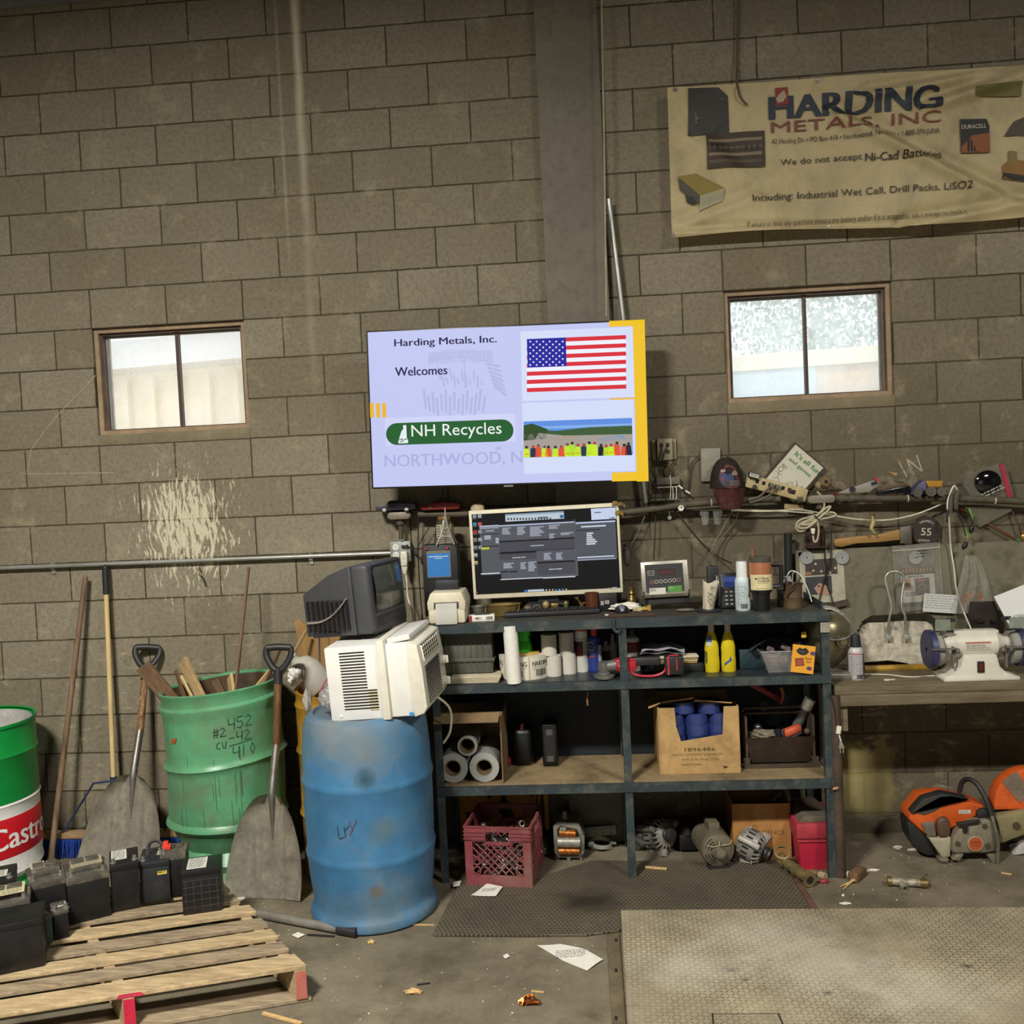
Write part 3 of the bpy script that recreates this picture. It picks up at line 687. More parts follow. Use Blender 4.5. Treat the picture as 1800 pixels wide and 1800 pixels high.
# local: +X is the front, -Y the side towards the viewer
Ls, H, Wd = .235, .315, .40
yF = -Wd/2
MB().box((-Ls/2, 0, H/2), (Ls, Wd, H), b=.008).ob('housing', ACM, ac)
MB().box((.012, 0, H/2+.008), (.035, Wd+.03, H+.02), b=.005).ob('flange', ACW, ac)
MB().box((.075, 0, H/2), (.10, Wd-.01, H-.006), b=.006).ob('front_housing', ACM, ac)
MB().prism([(.125, .0), (.17, .012), (.185, .04), (.18, .20), (.168, .30), (.125, H)], -Wd/2-.004, Wd/2+.004, bev=.004).ob('bezel', ACW, ac)
a = Art()
mb = MB()
for k in range(20):
    z = .287-k*.0125
    x1 = -.06 if k < 13 else -.02
    mb.box(((-.172+x1)/2+.0, yF, z), (x1+.172, .006, .0066), b=.0028, seg=1)
mb.ob('side_slots', DARK, ac)
mb = MB()
for k in range(13, 20): mb.box((-.04, yF-.001, .287-k*.0125-.006), (.036, .006, .003))
mb.ob('filter_bits', mat('pale_filter', 'c9b98e', .9), ac)
# front louvres on the tilted bezel face
def fx(z): return .1835-.0 if z < .2 else .18-(z-.2)*.12
mb = MB(); gl = MB()
for k in range(16):
    z = .045+k*.0102; mb.box((.1835, -.03, z), (.006, .25, .0034))
mb.ob('intake_slots', DARK, ac)
mb = MB(); mb.box((.174, -.02, .258), (.008, .28, .066), (0, -.12, 0)); mb.ob('outlet_recess', DARK, ac)
for k in range(4): gl.box((.179, -.02, .232+k*.0175), (.006, .285, .0035), (0, -.3, 0))
for k in range(9): gl.box((.178, -.16+k*.035, .258), (.008, .0035, .066), (0, -.12, 0))
gl.ob('outlet_louvres', ACW, ac)
for z in (.07, .165):
    k = MB().cyl((.182, .135, z), (.205, .135, z), .022, .018, 16).box((.21, .135, z), (.012, .008, .034), b=.002); k.ob('knob', ACW, ac)
MB().box((.085, .0, H+.012), (.10, Wd*.9, .022), (0, -.12, 0), b=.004).ob('top_bracket', ACM, ac)
a = Art(lambda x, y, d: Vector((x, yF-.012-d, y))); a.rect(.108, .008, .128, .024, '3d8fd6'); a.ob('blue_tape', INK, ac)
MB().cyl((-.19, yF+.002, .022), (-.19, yF-.004, .022), .008, .006, 12).ob('screw_cap', ACM, ac)
MB().tube([(.15, .1, .01), (.2, .13, -.06), (.19, .14, -.16), (.15, .15, -.22)], .0055, 8, k=6).ob('power_cord', mat('ivory_cord', 'd8d2bd', .5), ac)
# ---- CRT television on top of it
tvm = mat('charcoal_cabinet', '45464a', .5, var=.08, scale=30, spec=.4)
tv = T('crt_television', 'old charcoal tube television sitting on the air conditioner', 'television', (1.50, -.66, 1.225), (.0, math.radians(-4), math.radians(-13)))
tv.scale = (1, 1, .91)
D = .37; Wt = .36; Ht = .335
# side outline in X-Z (front at +X)
outl = [(-.20, .0), (-.20, .205), (-.05, .29), (.055, .325), (.07, .325), (.07, .0)]
n = len(outl)
def tvshape(x, z, y):
    k = 1 if x > .0 else 1-.28*(-x/.2)
    return Vector((x, y*k, z))
mb = MB(); t2 = bmesh.new()
A_ = [t2.verts.new(tvshape(x, z, -Wt/2)) for x, z in outl]; B_ = [t2.verts.new(tvshape(x, z, Wt/2)) for x, z in outl]
t2.faces.new(A_); t2.faces.new(B_[::-1])
for i in range(n): t2.faces.new((A_[i], B_[i], B_[(i+1) % n], A_[(i+1) % n]))
bmesh.ops.bevel(t2, geom=list(t2.edges), offset=.006, segments=2, affect='EDGES', profile=.5)
mb._merge(t2); mb.ob('cabinet', tvm, tv)
f = MB(); z0, z1 = .09, .318
f.box((.11, 0, .165), (.085, Wt+.006, .33), b=.02, seg=3)
f.ob('front_bezel', tvm, tv)
MB().box((.15, 0, .205), (.008, .30, .228), b=.003).ob('screen_surround', mat('gloss_black_trim', '17181a', .35), tv)
MB().sheet(lambda u, v: Vector((.155+.016*(1-(2*u-1)**2*.7-(2*v-1)**2*.5), (u-.5)*.272, .102+v*.204)), 14, 12).ob('screen', mat('tube_glass', '4c5046', .12, var=.05, spec=.8), tv)
MB().box((.151, 0, .045), (.01, .30, .06), b=.004).box((.157, .0, .055), (.006, .16, .022), b=.002).ob('control_panel', BLACKP, tv)
for k in range(3): MB().box((.158, -.12+k*.03, .03), (.005, .018, .008), b=.002).ob('button', BLACKP, tv)
# vent slots on the side towards us
mb = MB()
for k in range(24):
    z = .028+k*.0062
    for j in range(9):
        x = -.175+j*.026
        zz = .07+.11*max(0, (x+.16)/.2)**2.2
        if abs(z-zz) < .010: continue
        y = -Wt/2*(1 if x > 0 else 1-.28*(-x/.2))
        mb.box((x, y-.0008, z), (.019, .004, .0032), (0, 0, .25 if x < 0 else 0))
mb.ob('vent_slots', DARK, tv)
mb = MB()
mb.tube([tvshape(-.19+.23*s, .068+.11*max(0, (.23*s-.03)/.2)**2.2, -Wt/2-.003) for s in [i/14 for i in range(15)]], .007, 8, flat=.35)
mb.ob('swoosh_trim', mat('tan_trim', '8a8075', .5), tv)
MB().box((.0, 0, .008), (.30, .33, .02)).ob('foot', BLACKP, tv)
# ---- gray pipe on the floor
t = T('floor_pipe', 'grey metal tube with black end lying on the floor beside the pallet', 'pipe', (0, 0, 0))
p0 = fl(380, 1592, .022); p1 = fl(600, 1634, .022); p2 = fl(628, 1639, .022)
MB().cyl(p0, p1, .018, .018, 16).ob('tube', mat('grey_tube', '8e8a80', .4, .4, dirt='5f5748'), t)
mb = MB(); mb.cyl(p1-(p2-p1)*.2, p2, .0215, .0215, 18); mb.ob('end_sleeve', BLACKP, t)
MB().cyl(p2, p2+(p2-p1)*.02, .015, .015, 14).ob('end_hole', DARK, t)
# ---- pallet
PC = Vector((1.445, -1.52, 0)); UF = Vector((-.952, -.305, 0)); US = Vector((-.637, .771, 0))
t = T('wooden_pallet', 'worn wooden pallet carrying the old batteries', 'pallet', PC)
PALW = [mat('pallet_board_light', 'b09a76', .85, var=.25, scale=9, stretch=(1.2, 9, 9), dirt='6f5b3d', damt=.55, dscale=3, bump=.2), mat('pallet_board_grey', '94836a', .88, var=.28, scale=9, stretch=(1.2, 9, 9), dirt='574631', damt=.65, dscale=3, bump=.2)]
aF = math.atan2(UF.y, UF.x)+PI; Lp = 1.35
def slat(o, w, l, th, z, m, name='deck_board'):
    "board starting at corner o, running along the front edge"
    e = US*w
    mb = MB(); vs = []
    for zz in (z, z+th):
        for p in (o, o+UF*l, o+UF*l+e, o+e): vs.append((p.x, p.y, zz))
    mb._add(vs, [(3, 2, 1, 0), (4, 5, 6, 7), (0, 1, 5, 4), (1, 2, 6, 5), (2, 3, 7, 6), (3, 0, 4, 7)])
    bmesh.ops.bevel(mb.bm, geom=list(mb.bm.edges), offset=.002, segments=1, affect='EDGES')
    return mb.ob(name, m, t)
pos = [0, .158, .285, .41, .555, .70, .84, .97]; wd = [.108, .074, .078, .078, .084, .08, .085, .10]
Rb = random.Random(6)
for i, (s, w_) in enumerate(zip(pos, wd)): slat(US*s+UF*Rb.uniform(-.012, .012), w_, Lp, .018, .122, PALW[i % 2 if i else 0])
for s in (0, .47, .95): slat(US*s+UF*(-.006), .12, Lp, .015, .002, PALW[1], 'bottom_board')
for k, s in enumerate((.012, .60, 1.25)):
    o = UF*s; e = UF*.038; vs = []
    for zz in (.017, .122):
        for p in (o-US*.004, o+e-US*.004, o+e+US*1.07, o+US*1.07): vs.append((p.x, p.y, zz))
    mb = MB(); mb._add(vs, [(3, 2, 1, 0), (4, 5, 6, 7), (0, 1, 5, 4), (1, 2, 6, 5), (2, 3, 7, 6), (3, 0, 4, 7)])
    st = mb.ob('stringer', PALW[0], t)
    if k < 2:
        o2 = o-US*.007
        mb = MB(); mb._add([(o2.x, o2.y, .018), ((o2+e).x, (o2+e).y, .018), ((o2+e).x, (o2+e).y, .121), (o2.x, o2.y, .121)], [(0, 1, 2, 3)])
        mb.ob('painted_end', mat('red_paint_mark' if k else 'pink_paint_mark', 'c01f3f' if k else 'b5675c', .6, var=.15), st)
mb = MB(); o = UF*.56-US*.0015
mb._add([(o.x, o.y, .124), ((o+UF*.1).x, (o+UF*.1).y, .124), ((o+UF*.09).x, (o+UF*.09).y, .139), ((o+UF*.02).x, (o+UF*.02).y, .139)], [(0, 1, 2, 3)]); mb.ob('red_spray', mat('red_spray_mark', 'b5324a', .7, var=.2), t)
# ---- batteries
BCASE = [mat('battery_black', '131315', .45, var=.2, scale=9, dirt='2c2923', damt=.4), mat('battery_charcoal', '212429', .5, var=.15, scale=9, dirt='46423a', damt=.5), mat('battery_green', '24403a', .5, var=.15)]
LEAD = mat('lead_terminal', '9a968e', .45, .7, dirt='6c665a')
DUSTY = mat('dusty_lid', '4a463e', .8, var=.3, scale=20, dirt='8c8068', damt=.7, dscale=14)
def battery(pl, pr, d, h, label, case=0, lid=0, lab=None, handle=False, ribs=0, terms=2, extra=None, z=.141, raised=False, name='car_battery'):
    A = fl(*pl, z); B = fl(*pr, z); e = B-A; w = e.length; ang = math.atan2(e.y, e.x)
    n = Vector((-e.y, e.x, 0)).normalized(); c = (A+B)/2+n*d/2
    t = T(name, label, 'battery', (c.x, c.y, z), (0, 0, ang), 'old batteries on the pallet')
    cm = BCASE[case]
    MB().box((0, 0, h*.43), (w, d, h*.86), b=.004).ob('case', cm, t)
    MB().box((0, 0, h*.92), (w+.004, d+.004, h*.15), b=.004).ob('lid', DUSTY if lid else cm, t)
    tz = h*.995
    if raised:
        MB().box((0, .01, h+.010), (w*.8, d*.55, .022), b=.004).ob('raised_lid', DUSTY if lid else cm, t); tz += .022
    if ribs:
        mb = MB()
        for i in range(ribs): mb.box((0, -d/2, .03+i*(h*.75)/ribs), (w*.94, .003, .003))
        for i in range(5): mb.box((-w*.4+i*w*.2, -d/2, h*.42), (.003, .0024, h*.66))
        mb.ob('case_ribs', mat('battery_rib', '37373a', .5), t)
    if lab:
        a = Art(flat_up(tz+.001))
        x0, y0, x1, y1, col = lab
        a.rect(x0*w, y0*d, x1*w, y1*d, col); a.up()
        a.greek(x0*w+.006, y1*d-.006, (x1-x0)*w-.012, int((y1-y0)*d/.011), .0105, '87837a', seed=int(w*1e4))
        a.ob('paper_label', INK, t)
    for k in range(terms):
        x = (-.38+.76*k)*w
        MB().cyl((x, -d*.34, h-.004), (x, -d*.34, h+.016), .0095, .008, 14).cyl((x, -d*.34, h-.004), (x, -d*.34, h+.003), .014, .013, 14).ob('terminal', LEAD, t)
    if lid:
        mb = MB()
        for k in range(2): mb.box((-w*.18+k*w*.36, d*.16, tz+.004), (w*.3, d*.26, .009), b=.002)
        mb.ob('vent_caps', DUSTY, t)
    if handle:
        MB().tube([(-w*.25, 0, h), (-w*.2, 0, h+.045), (0, 0, h+.058), (w*.2, 0, h+.045), (w*.25, 0, h)], .011, 8, k=5, flat=.5).ob('handle', mat('grey_handle', '4d4d50', .5), t)
    return t
battery((322, 1610), (391, 1600), .145, .185, 'ribbed black battery with large white label, rightmost on the pallet', 0, 0, (-.36, -.42, .14, .4, 'd8d6ce'), ribs=5, terms=0)
b9 = battery((286, 1580), (330, 1574), .13, .19, 'black battery with a red terminal cap behind the ribbed one', 0, 1, None, terms=1)
MB().box((-.03, 0, .2), (.035, .035, .02), b=.004).box((-.034, 0, .216), (.022, .022, .018), b=.003).ob('red_cap', mat('red_cap_plastic', 'd8402a', .4), b9)
b2 = battery((248, 1589), (301, 1581), .17, .175, 'charcoal battery with carry handle and small yellow sticker', 1, 0, (.05, -.1, .45, .4, 'b9b39f'), handle=True, terms=1)
a = Art(); a.rect(.0, .115, .038, .13, 'd8c653'); a.greek(.003, .1275, .03, 1, .01, '5a5230'); a.ob('yellow_sticker', INK, b2, (.012, -.0875, 0))
battery((198, 1605), (248, 1595), .18, .20, 'tall black battery with white label left of the handled one', 0, 0, (-.45, -.2, .1, .45, 'dcdcd6'))
battery((122, 1627), (196, 1609), .185, .19, 'wide black battery with dusty raised tan lid in the middle of the row', 0, 1, (-.35, -.2, .4, .3, 'b4a684'), raised=True)
battery((57, 1640), (121, 1624), .19, .20, 'dusty battery with pale label, second from the left edge in the back row', 0, 1, (-.4, 0, 0, .42, 'c3bba2'), raised=True)
battery((-42, 1640), (30, 1625), .19, .19, 'black battery cut by the left photo edge in the back row', 0, 0, (-.1, -.2, .3, .2, 'd5d2c8'))
battery((-30, 1688), (58, 1668), .16, .20, 'battery with yellowed label behind the big front one', 1, 1, (-.4, -.35, .4, .35, 'd2c79a'), raised=True)
battery((-35, 1722), (79, 1698), .165, .185, 'large plain grey topped battery at the front left of the pallet', 0, 0, None, terms=1)
battery((78, 1664), (95, 1656), .11, .115, 'small green battery squeezed beside the large front one', 2, 2, None, terms=0, name='small_battery')
battery((96, 1654), (123, 1647), .10, .115, 'small black battery with white sticker in front of the wide one', 0, 1, (-.1, -.1, .45, .3, 'd8d6cc'), name='small_battery')
# ================================================================== on the wall
class Frame:
    "turns photo pixels inside a flat rectangle into metres from its centre"
    def __init__(s, tl, tr, br, bl, w, h): s.c = [Vector(p) for p in (tl, tr, br, bl)]; s.w = w; s.h = h
    def __call__(s, x, y):
        a, b, c, d = s.c; u = v = .5; t = Vector((x, y))
        for _ in range(12):
            p = a*(1-u)*(1-v)+b*u*(1-v)+c*u*v+d*(1-u)*v
            du = (b-a)*(1-v)+(c-d)*v; dv = (d-a)*(1-u)+(c-b)*u
            e = t-p; det = du.x*dv.y-du.y*dv.x
            u += (e.x*dv.y-e.y*dv.x)/det; v += (du.x*e.y-du.y*e.x)/det
        return ((u-.5)*s.w, (.5-v)*s.h)
def cr(x, y, ox, oy, k): return (ox+x/k, oy+y/k)
def art_tools(fr, a, ox, oy, k):
    "drawing commands in the pixels of an enlarged piece of the photo"
    def q(x, y): return fr(ox+x/k, oy+y/k)
    def rect(x0, y0, x1, y1, c): p = q(x0, y0); r = (q(x1, y0)[0], q(x0, y1)[1]); a.rect(p[0], r[1], r[0], p[1], c)
    def text(t, x0, y0, x1, y1, c, bold=0.): p = q(x0, y0); r = (q(x1, y0)[0], q(x0, y1)[1]); a.text(t, p[0], r[1], r[0]-p[0], p[1]-r[1], c, bold)
    def poly(pts, c): a.poly([q(*p) for p in pts], c)
    def line(pts, w, c): a.line([q(*p) for p in pts], w, c)
    return q, rect, text, poly, line
def rectangle(tl, tr, br, bl, y):
    P = [at(*p, y) for p in (tl, tr, br, bl)]
    w = ((P[1]-P[0]).length+(P[2]-P[3]).length)/2; h = ((P[0]-P[3]).length+(P[1]-P[2]).length)/2
    c = sum(P, Vector())/4; d = (P[1]-P[0])+(P[2]-P[3]); return c, w, h, -math.atan2(d.z, d.x)
SCREEN = print_mat('lit_screen', emit=1.)
# ---- big wall television
px = ((641, 580), (1134, 562), (1139, 844), (655, 861))
c, w, h, ro = rectangle(*px, -.30)
t = T('wall_television', 'large flat wall television showing a lit welcome slide', 'television', c, (0, ro, 0))
MB().box((0, .03, 0), (w, .05, h), b=.004).ob('casing', mat('tv_black', '141416', .35), t)
MB().box((0, .14, 0), (.5, .18, .35)).ob('wall_bracket', BLACKP, t)
MB().box((0.0, .002, -h/2-.004), (.045, .02, .008)).ob('badge', mat('tv_badge_grey', '77777c', .3), t)
a = Art(step=.0004); fr = Frame(*px, w, h); q, rect, text, poly, line = art_tools(fr, a, 620, 540, 3.33333)
e = .008
a.rect(-w/2+e, -h/2+e, w/2-e, h/2-e, 'c3c8f2'); a.up()
FAINT = 'b3b8e2'
# faint crest behind the words
poly([(440, 330), (450, 270), (560, 245), (700, 245), (820, 260), (835, 330), (700, 300), (560, 300)], 'bcc0ea')
for k in range(15):
    x = 420+k*26; line([(x, 480+((k*37) % 60)), (x+14-k*2, 590+((k*53) % 40))], .012, FAINT)
for k in range(12): line([(500+k*24, 350+(k*29) % 80), (520+k*22, 420+(k*41) % 60)], .009, FAINT)
for k in range(7): line([(790+k*8, 330+k*22), (870+k*6, 345+k*28)], .011, FAINT)
line([(660, 290), (665, 470)], .006, FAINT)
text('HARDING METALS.COM', 450, 262, 825, 330, FAINT, .01)
text('NORTHWOOD, N', 190, 868, 1002, 950, 'acb1dd', .02)
poly([(845, 820), (880, 810), (875, 835), (850, 838)], FAINT)
a.up()
rect(1508, 83, 1712, 118, 'f0c22a'); rect(1645, 80, 1714, 1018, 'f0c22a'); rect(1512, 532, 1650, 560, 'f0b82a'); rect(1520, 965, 1715, 1018, 'f0c22a')
for k in range(3): rect(98+k*37, 560, 121+k*37, 646, 'eab52d')
a.up(); rect(990, 142, 1645, 548, 'd6def8'); rect(1000, 560, 1648, 976, 'd2dcf8'); rect(190, 648, 960, 812, 'cfd4f6'); a.up()
# flag
x0, y0, x1, y1 = 1028, 186, 1606, 496
for k in range(13):
    ya = y0+(y1-y0)*k/13; yb = y0+(y1-y0)*(k+1)/13
    rect(x0, ya, x1, yb, 'd92f3c' if k % 2 == 0 else 'eef0fb')
a.up(); rect(x0, y0, 1256, y0+(y1-y0)*7/13, '21219c'); a.up()
def star(x, y, r):
    p = q(x, y); a.poly([(p[0]+(r if i % 2 == 0 else r*.42)*math.sin(PI*i/5), p[1]+(r if i % 2 == 0 else r*.42)*math.cos(PI*i/5)) for i in range(10)], 'f2f2fc')
for i in range(9):
    for j in range(6 if i % 2 == 0 else 5): star(x0+20+j*38+(0 if i % 2 == 0 else 19), y0+15+i*17, .0062)
# green badge
p = q(195, 680); r_ = (q(950, 680)[0], q(195, 810)[1]); hh = (p[1]-r_[1])/2; cy = (p[1]+r_[1])/2
pts = [(p[0]+hh+hh*math.cos(PI/2+PI*i/10), cy+hh*math.sin(PI/2+PI*i/10)) for i in range(11)]+[(r_[0]-hh+hh*math.cos(-PI/2+PI*i/10), cy+hh*math.sin(-PI/2+PI*i/10)) for i in range(11)]
a.poly(pts, '1f5c2c'); a.up()
text('NH Recycles', 348, 690, 880, 780, 'eef4f0')
poly([(300, 690), (318, 690), (322, 760), (330, 778), (330, 796), (272, 798), (274, 780), (284, 745), (290, 725), (300, 715)], 'e6ecf4')
a.up(); line([(278, 776), (296, 772), (300, 784), (284, 788)], .004, '1f5c2c'); line([(306, 776), (326, 770)], .004, '1f5c2c')
text('Harding Metals, Inc.', 242, 185, 850, 240, '1b1740', .03); text('Welcomes', 248, 350, 558, 402, '1b1740', .03)
# photograph of a crowd on the slide
rect(1010, 668, 1638, 880, '5f8fe0'); a.up()
rect(1010, 700, 1638, 715, '86aee8'); poly([(1010, 715), (1200, 722), (1400, 700), (1638, 690), (1638, 760), (1010, 770)], '3c5a34'); a.up()
poly([(1010, 750), (1100, 735), (1250, 750), (1450, 745), (1638, 740), (1638, 860), (1010, 880)], 'a39d96')
poly([(1160, 780), (1260, 748), (1330, 755), (1360, 785)], 'b59a80'); poly([(1010, 690), (1060, 680), (1150, 712), (1140, 770), (1010, 780)], '2d4a22')
poly([(1440, 765), (1540, 745), (1590, 750), (1600, 772), (1450, 785)], '6f93c8'); a.up()
Rr = random.Random(12)
for i in range(19):
    x = 1015+i*33+Rr.uniform(-6, 6); col = Rr.choice(['c4e825', 'bfe62a', 'b4dd2a', 'e0502f', '1d2238', 'c9ea30', '8fce2f', '26304c'])
    if i == 13: col = '15192e'
    yb = 878-i*.8; hgt = Rr.uniform(48, 70)
    poly([(x-6, yb), (x-2, yb-hgt), (x+26, yb-hgt), (x+34, yb)], col); pt = q(x+13, yb-hgt-8); a.disc(pt[0], pt[1], .0075, Rr.choice(['3b2a24', '7a4f3c', '2a2020', 'b5402f']), 10)
    if col[0] in 'bc8': line([(x+4, yb-18), (x+26, yb-18)], .0045, 'e2702a')
a.ob('screen', SCREEN, t, y0=.0046)
# ---- vinyl banner
px = ((1172, 156), (1800, 111), (1800, 384), (1182, 418))
c, w, h, ro = rectangle(*px, -.08)
fr = Frame(*px, w, h)
def seg(x, z, a, b):
    a = Vector(a); b = Vector(b); p = Vector((x, z)); d = b-a; tt = max(0, min(1, (p-a).dot(d)/d.dot(d))); v = p-(a+d*tt); s = d.x*v.y-d.y*v.x
    return math.copysign(v.length, s), tt
FOLDS = [((1480, 205), (1840, 388), .026, .020), ((1640, 185), (1830, 122), .026, .02), ((1530, 168), (1830, 112), .014, .016), ((1186, 162), (1275, 290), .006, .03), ((1182, 408), (1330, 350), .012, .02), ((1600, 395), (1830, 355), .02, .018), ((1240, 260), (1330, 330), .010, .03), ((1380, 330), (1560, 250), .008, .05), ((1190, 412), (1600, 402), .012, .012)]
FOLDS = [(fr(*p), fr(*r), am, wd*1.55) for p, r, am, wd in FOLDS]
def bany(x, z):
    y = 0
    for p, r, am, wd in FOLDS:
        s, tt = seg(x, z, p, r); y += 1.25*am*math.exp(-(s/wd)**2)*(.55+.45*math.sin(PI*min(1, tt+.2))) - 1.25*am*.6*math.exp(-((s-wd*1.7)/wd)**2)
    return .006*math.sin(x*7+z*3)+y
t = T('vinyl_banner', 'large cream vinyl banner with blue lettering hung above the right window', 'banner', c, (0, ro, 0))
def bsurf(u, v):
    x = -w/2+u*(w+.55); z = -h/2+v*h
    return Vector((x, -bany(x, z), z+.01*math.sin(u*9)*(1-v)))
VIN = mat('cream_vinyl', 'eadbb0', .5, var=.06, scale=5, dirt='b5a681', damt=.5, dscale=3)
MB().sheet(bsurf, 260, 110, .0015).ob('cloth', VIN, t, ang=80)
a = Art(lambda x, y, d: Vector((x, -bany(x, y)-.0075-d, y)), maxlen=.018, step=.0006)
q, rect, text, poly, line = art_tools(fr, a, 1140, 100, 2.727)
NAVY = '2b3442'; RED = '83453c'; BLK = '33302a'
text('HARDING', 590, 192, 1405, 301, NAVY, .075)
a.up(); rect(617, 150, 678, 232, '8e2f2c'); a.up(); poly([(620, 200), (640, 175), (660, 160), (672, 190), (655, 215), (630, 220)], 'b5a58c')
text('METALS, INC', 596, 312, 1410, 372, RED)
text('42 Harding Dr. \u2022 PO Box 418 \u2022 Northwood, NH 03261 \u2022 1-800-370-JUNK', 600, 393, 1405, 424, BLK)
text('We do not accept', 642, 488, 1030, 528, BLK); text('Ni-Cad Batteries', 1046, 465, 1414, 503, BLK, .02)
text('Including: Industrial Wet Cell, Drill Packs, LiSO2', 505, 660, 1548, 703, BLK)
text('If unsure or have any questions about a any battery and/or if it is acceptable, ask a manger to check it.', 480, 790, 1522, 826, '5c5440')
# pictures printed on the banner
poly([(190, 155), (340, 150), (385, 190), (392, 368), (190, 382)], '3b3a36'); poly([(220, 205), (360, 200), (372, 350), (225, 360)], '5a5f5c'); a.up()
for i in range(5):
    for j in range(4): pt = q(240+j*32, 235+i*26); a.disc(pt[0], pt[1], .008, '2c2c2a', 10)
rect(278, 372, 565, 540, '41352a'); a.up()
for i in range(4): rect(290, 400+i*34, 552, 414+i*34, '8a7862' if i % 2 == 0 else '5f4f40')
for i in range(9): rect(300+i*28, 420, 312+i*28, 445, '241d18')
poly([(140, 575), (230, 562), (370, 630), (250, 668)], '8f7a34'); poly([(140, 580), (250, 668), (245, 710), (150, 640)], '4d4a40'); poly([(250, 668), (370, 630), (360, 690), (245, 740)], 'aaa487'); poly([(175, 660), (235, 680), (225, 712), (185, 700)], '2c2a26')
poly([(1500, 298), (1625, 296), (1637, 330), (1638, 458), (1502, 462)], '24211f'); a.up(); poly([(1505, 430), (1560, 372), (1636, 365), (1636, 456), (1505, 460)], '8f5420'); text('DURACELL', 1507, 326, 1622, 346, 'c6bda6', .02)
for i in range(5): rect(1532+i*15, 392, 1543+i*15, 455, '191715')
poly([(1565, 150), (1790, 120), (1785, 190), (1570, 190)], '6f6a3a'); poly([(1705, 380), (1750, 310), (1800, 290), (1800, 380), (1770, 375)], '4d4636'); poly([(1695, 520), (1730, 490), (1800, 500), (1800, 600), (1700, 580)], '94692a'); poly([(1725, 450), (1765, 455), (1760, 520), (1725, 520)], '8a7444'); poly([(1698, 555), (1800, 570), (1800, 600), (1700, 582)], '26231f')
a.ob('lettering', INK, t)
for p in ((1186, 160), (1184, 414), (1442, 142), (1459, 398)):
    x, z = fr(*p); MB().cyl((x, -bany(x, z)-.001, z), (x, -bany(x, z)-.006, z), .011, .011, 16).cyl((x, -bany(x, z)-.005, z), (x, -bany(x, z)-.012, z), .005, .004, 10).ob('grommet', mat('grommet_grey', '8a8576', .4, .5), t)
# ---- pipes, conduit, boxes
GALV = mat('galvanised_conduit', 'b9bab6', .35, .6, var=.1, dirt='8d897c', damt=.4)
RUSTP = mat('dusty_iron_pipe', '575040', .7, .2, var=.25, scale=20, dirt='4a4034', damt=.5)
t = T('wall_conduit', 'thin shiny conduit running level along the left wall', 'conduit', (0, 0, 0))
MB().tube([at(-60, 1001, -.03), at(300, 987, -.03), at(690, 972, -.03)], .0105, 10).ob('tube', GALV, t)
for x, y in ((545, 979), (90, 996)): p = at(x, y, -.03); MB().box((p.x, -.012, p.z), (.02, .022, .032)).box((p.x, -.005, p.z-.025), (.02, .01, .03)).ob('strap', GALV, t)
c = at(705, 969, -.035)
t = T('outlet_box', 'grey steel four socket outlet box at the end of the thin conduit', 'outlet', c)
MB().box((0, .005, 0), (.102, .05, .102), b=.003).ob('box', mat('outlet_box_grey', '8b8f8e', .45, .3), t)
MB().box((0, -.022, 0), (.104, .004, .104), b=.0015).ob('cover', mat('outlet_cover_grey', '9a9e9c', .45, .3), t)
for sx in (-1, 1):
    for sz in (-1, 1):
        o = MB().lathe([(.001, 0), (.0172, 0), (.0165, .004), (.001, .004)], 20, M=Matrix.Translation((sx*.022, -.024, .003+sz*.02)) @ Matrix.Rotation(PI/2, 4, 'X')).ob('socket', mat('socket_white', 'e4e2d8', .4, var=.03), t)
        MB().box((sx*.022-.006, -.0285, .006+sz*.02), (.0022, .001, .008)).box((sx*.022+.006, -.0285, .006+sz*.02), (.0022, .001, .008)).box((sx*.022, -.0285, -.007+sz*.02), (.004, .001, .004)).ob('slots', DARK, o)
IV = mat('ivory_plug', 'd9d6c4', .45, var=.05)
t = T('power_plug', 'ivory plug with white cord in the lower right socket of the outlet box', 'plug', c+Vector((.024, -.045, -.028)))
MB().box((0, 0, -.006), (.034, .04, .075), b=.006).box((0, -.021, .008), (.014, .004, .03), b=.002).ob('plug_body', IV, t)
MB().prism([(-.017, -.04), (.017, -.04), (.008, -.085), (-.008, -.085)], -.012, .012, bev=.003).ob('plug_neck', IV, t)
q0 = c+Vector((.024, -.045, -.028))
MB().tube([Vector((0, 0, -.08)), at(715, 1020, -.09)-q0, at(717, 1050, -.1)-q0, at(724, 1072, -.2)-q0, at(728, 1096, -.45)-q0, at(731, 1106, -.6)-q0], .0055, 8, k=6).ob('cord', mat('ivory_cord', 'd8d2bd', .5), t)
t = T('power_plug', 'flat black plug in the upper right socket of the outlet box', 'plug', c+Vector((.026, -.033, .026)))
MB().box((0, 0, 0), (.034, .02, .018), b=.004).ob('plug_body', BLACKP, t)
q0 = c+Vector((.026, -.033, .026))
MB().tube([Vector((.015, 0, 0)), at(727, 967, -.06)-q0, at(733, 975, -.06)-q0, at(735, 982, -.05)-q0], .0035, 8, k=5).ob('cord', BLACKP, t)
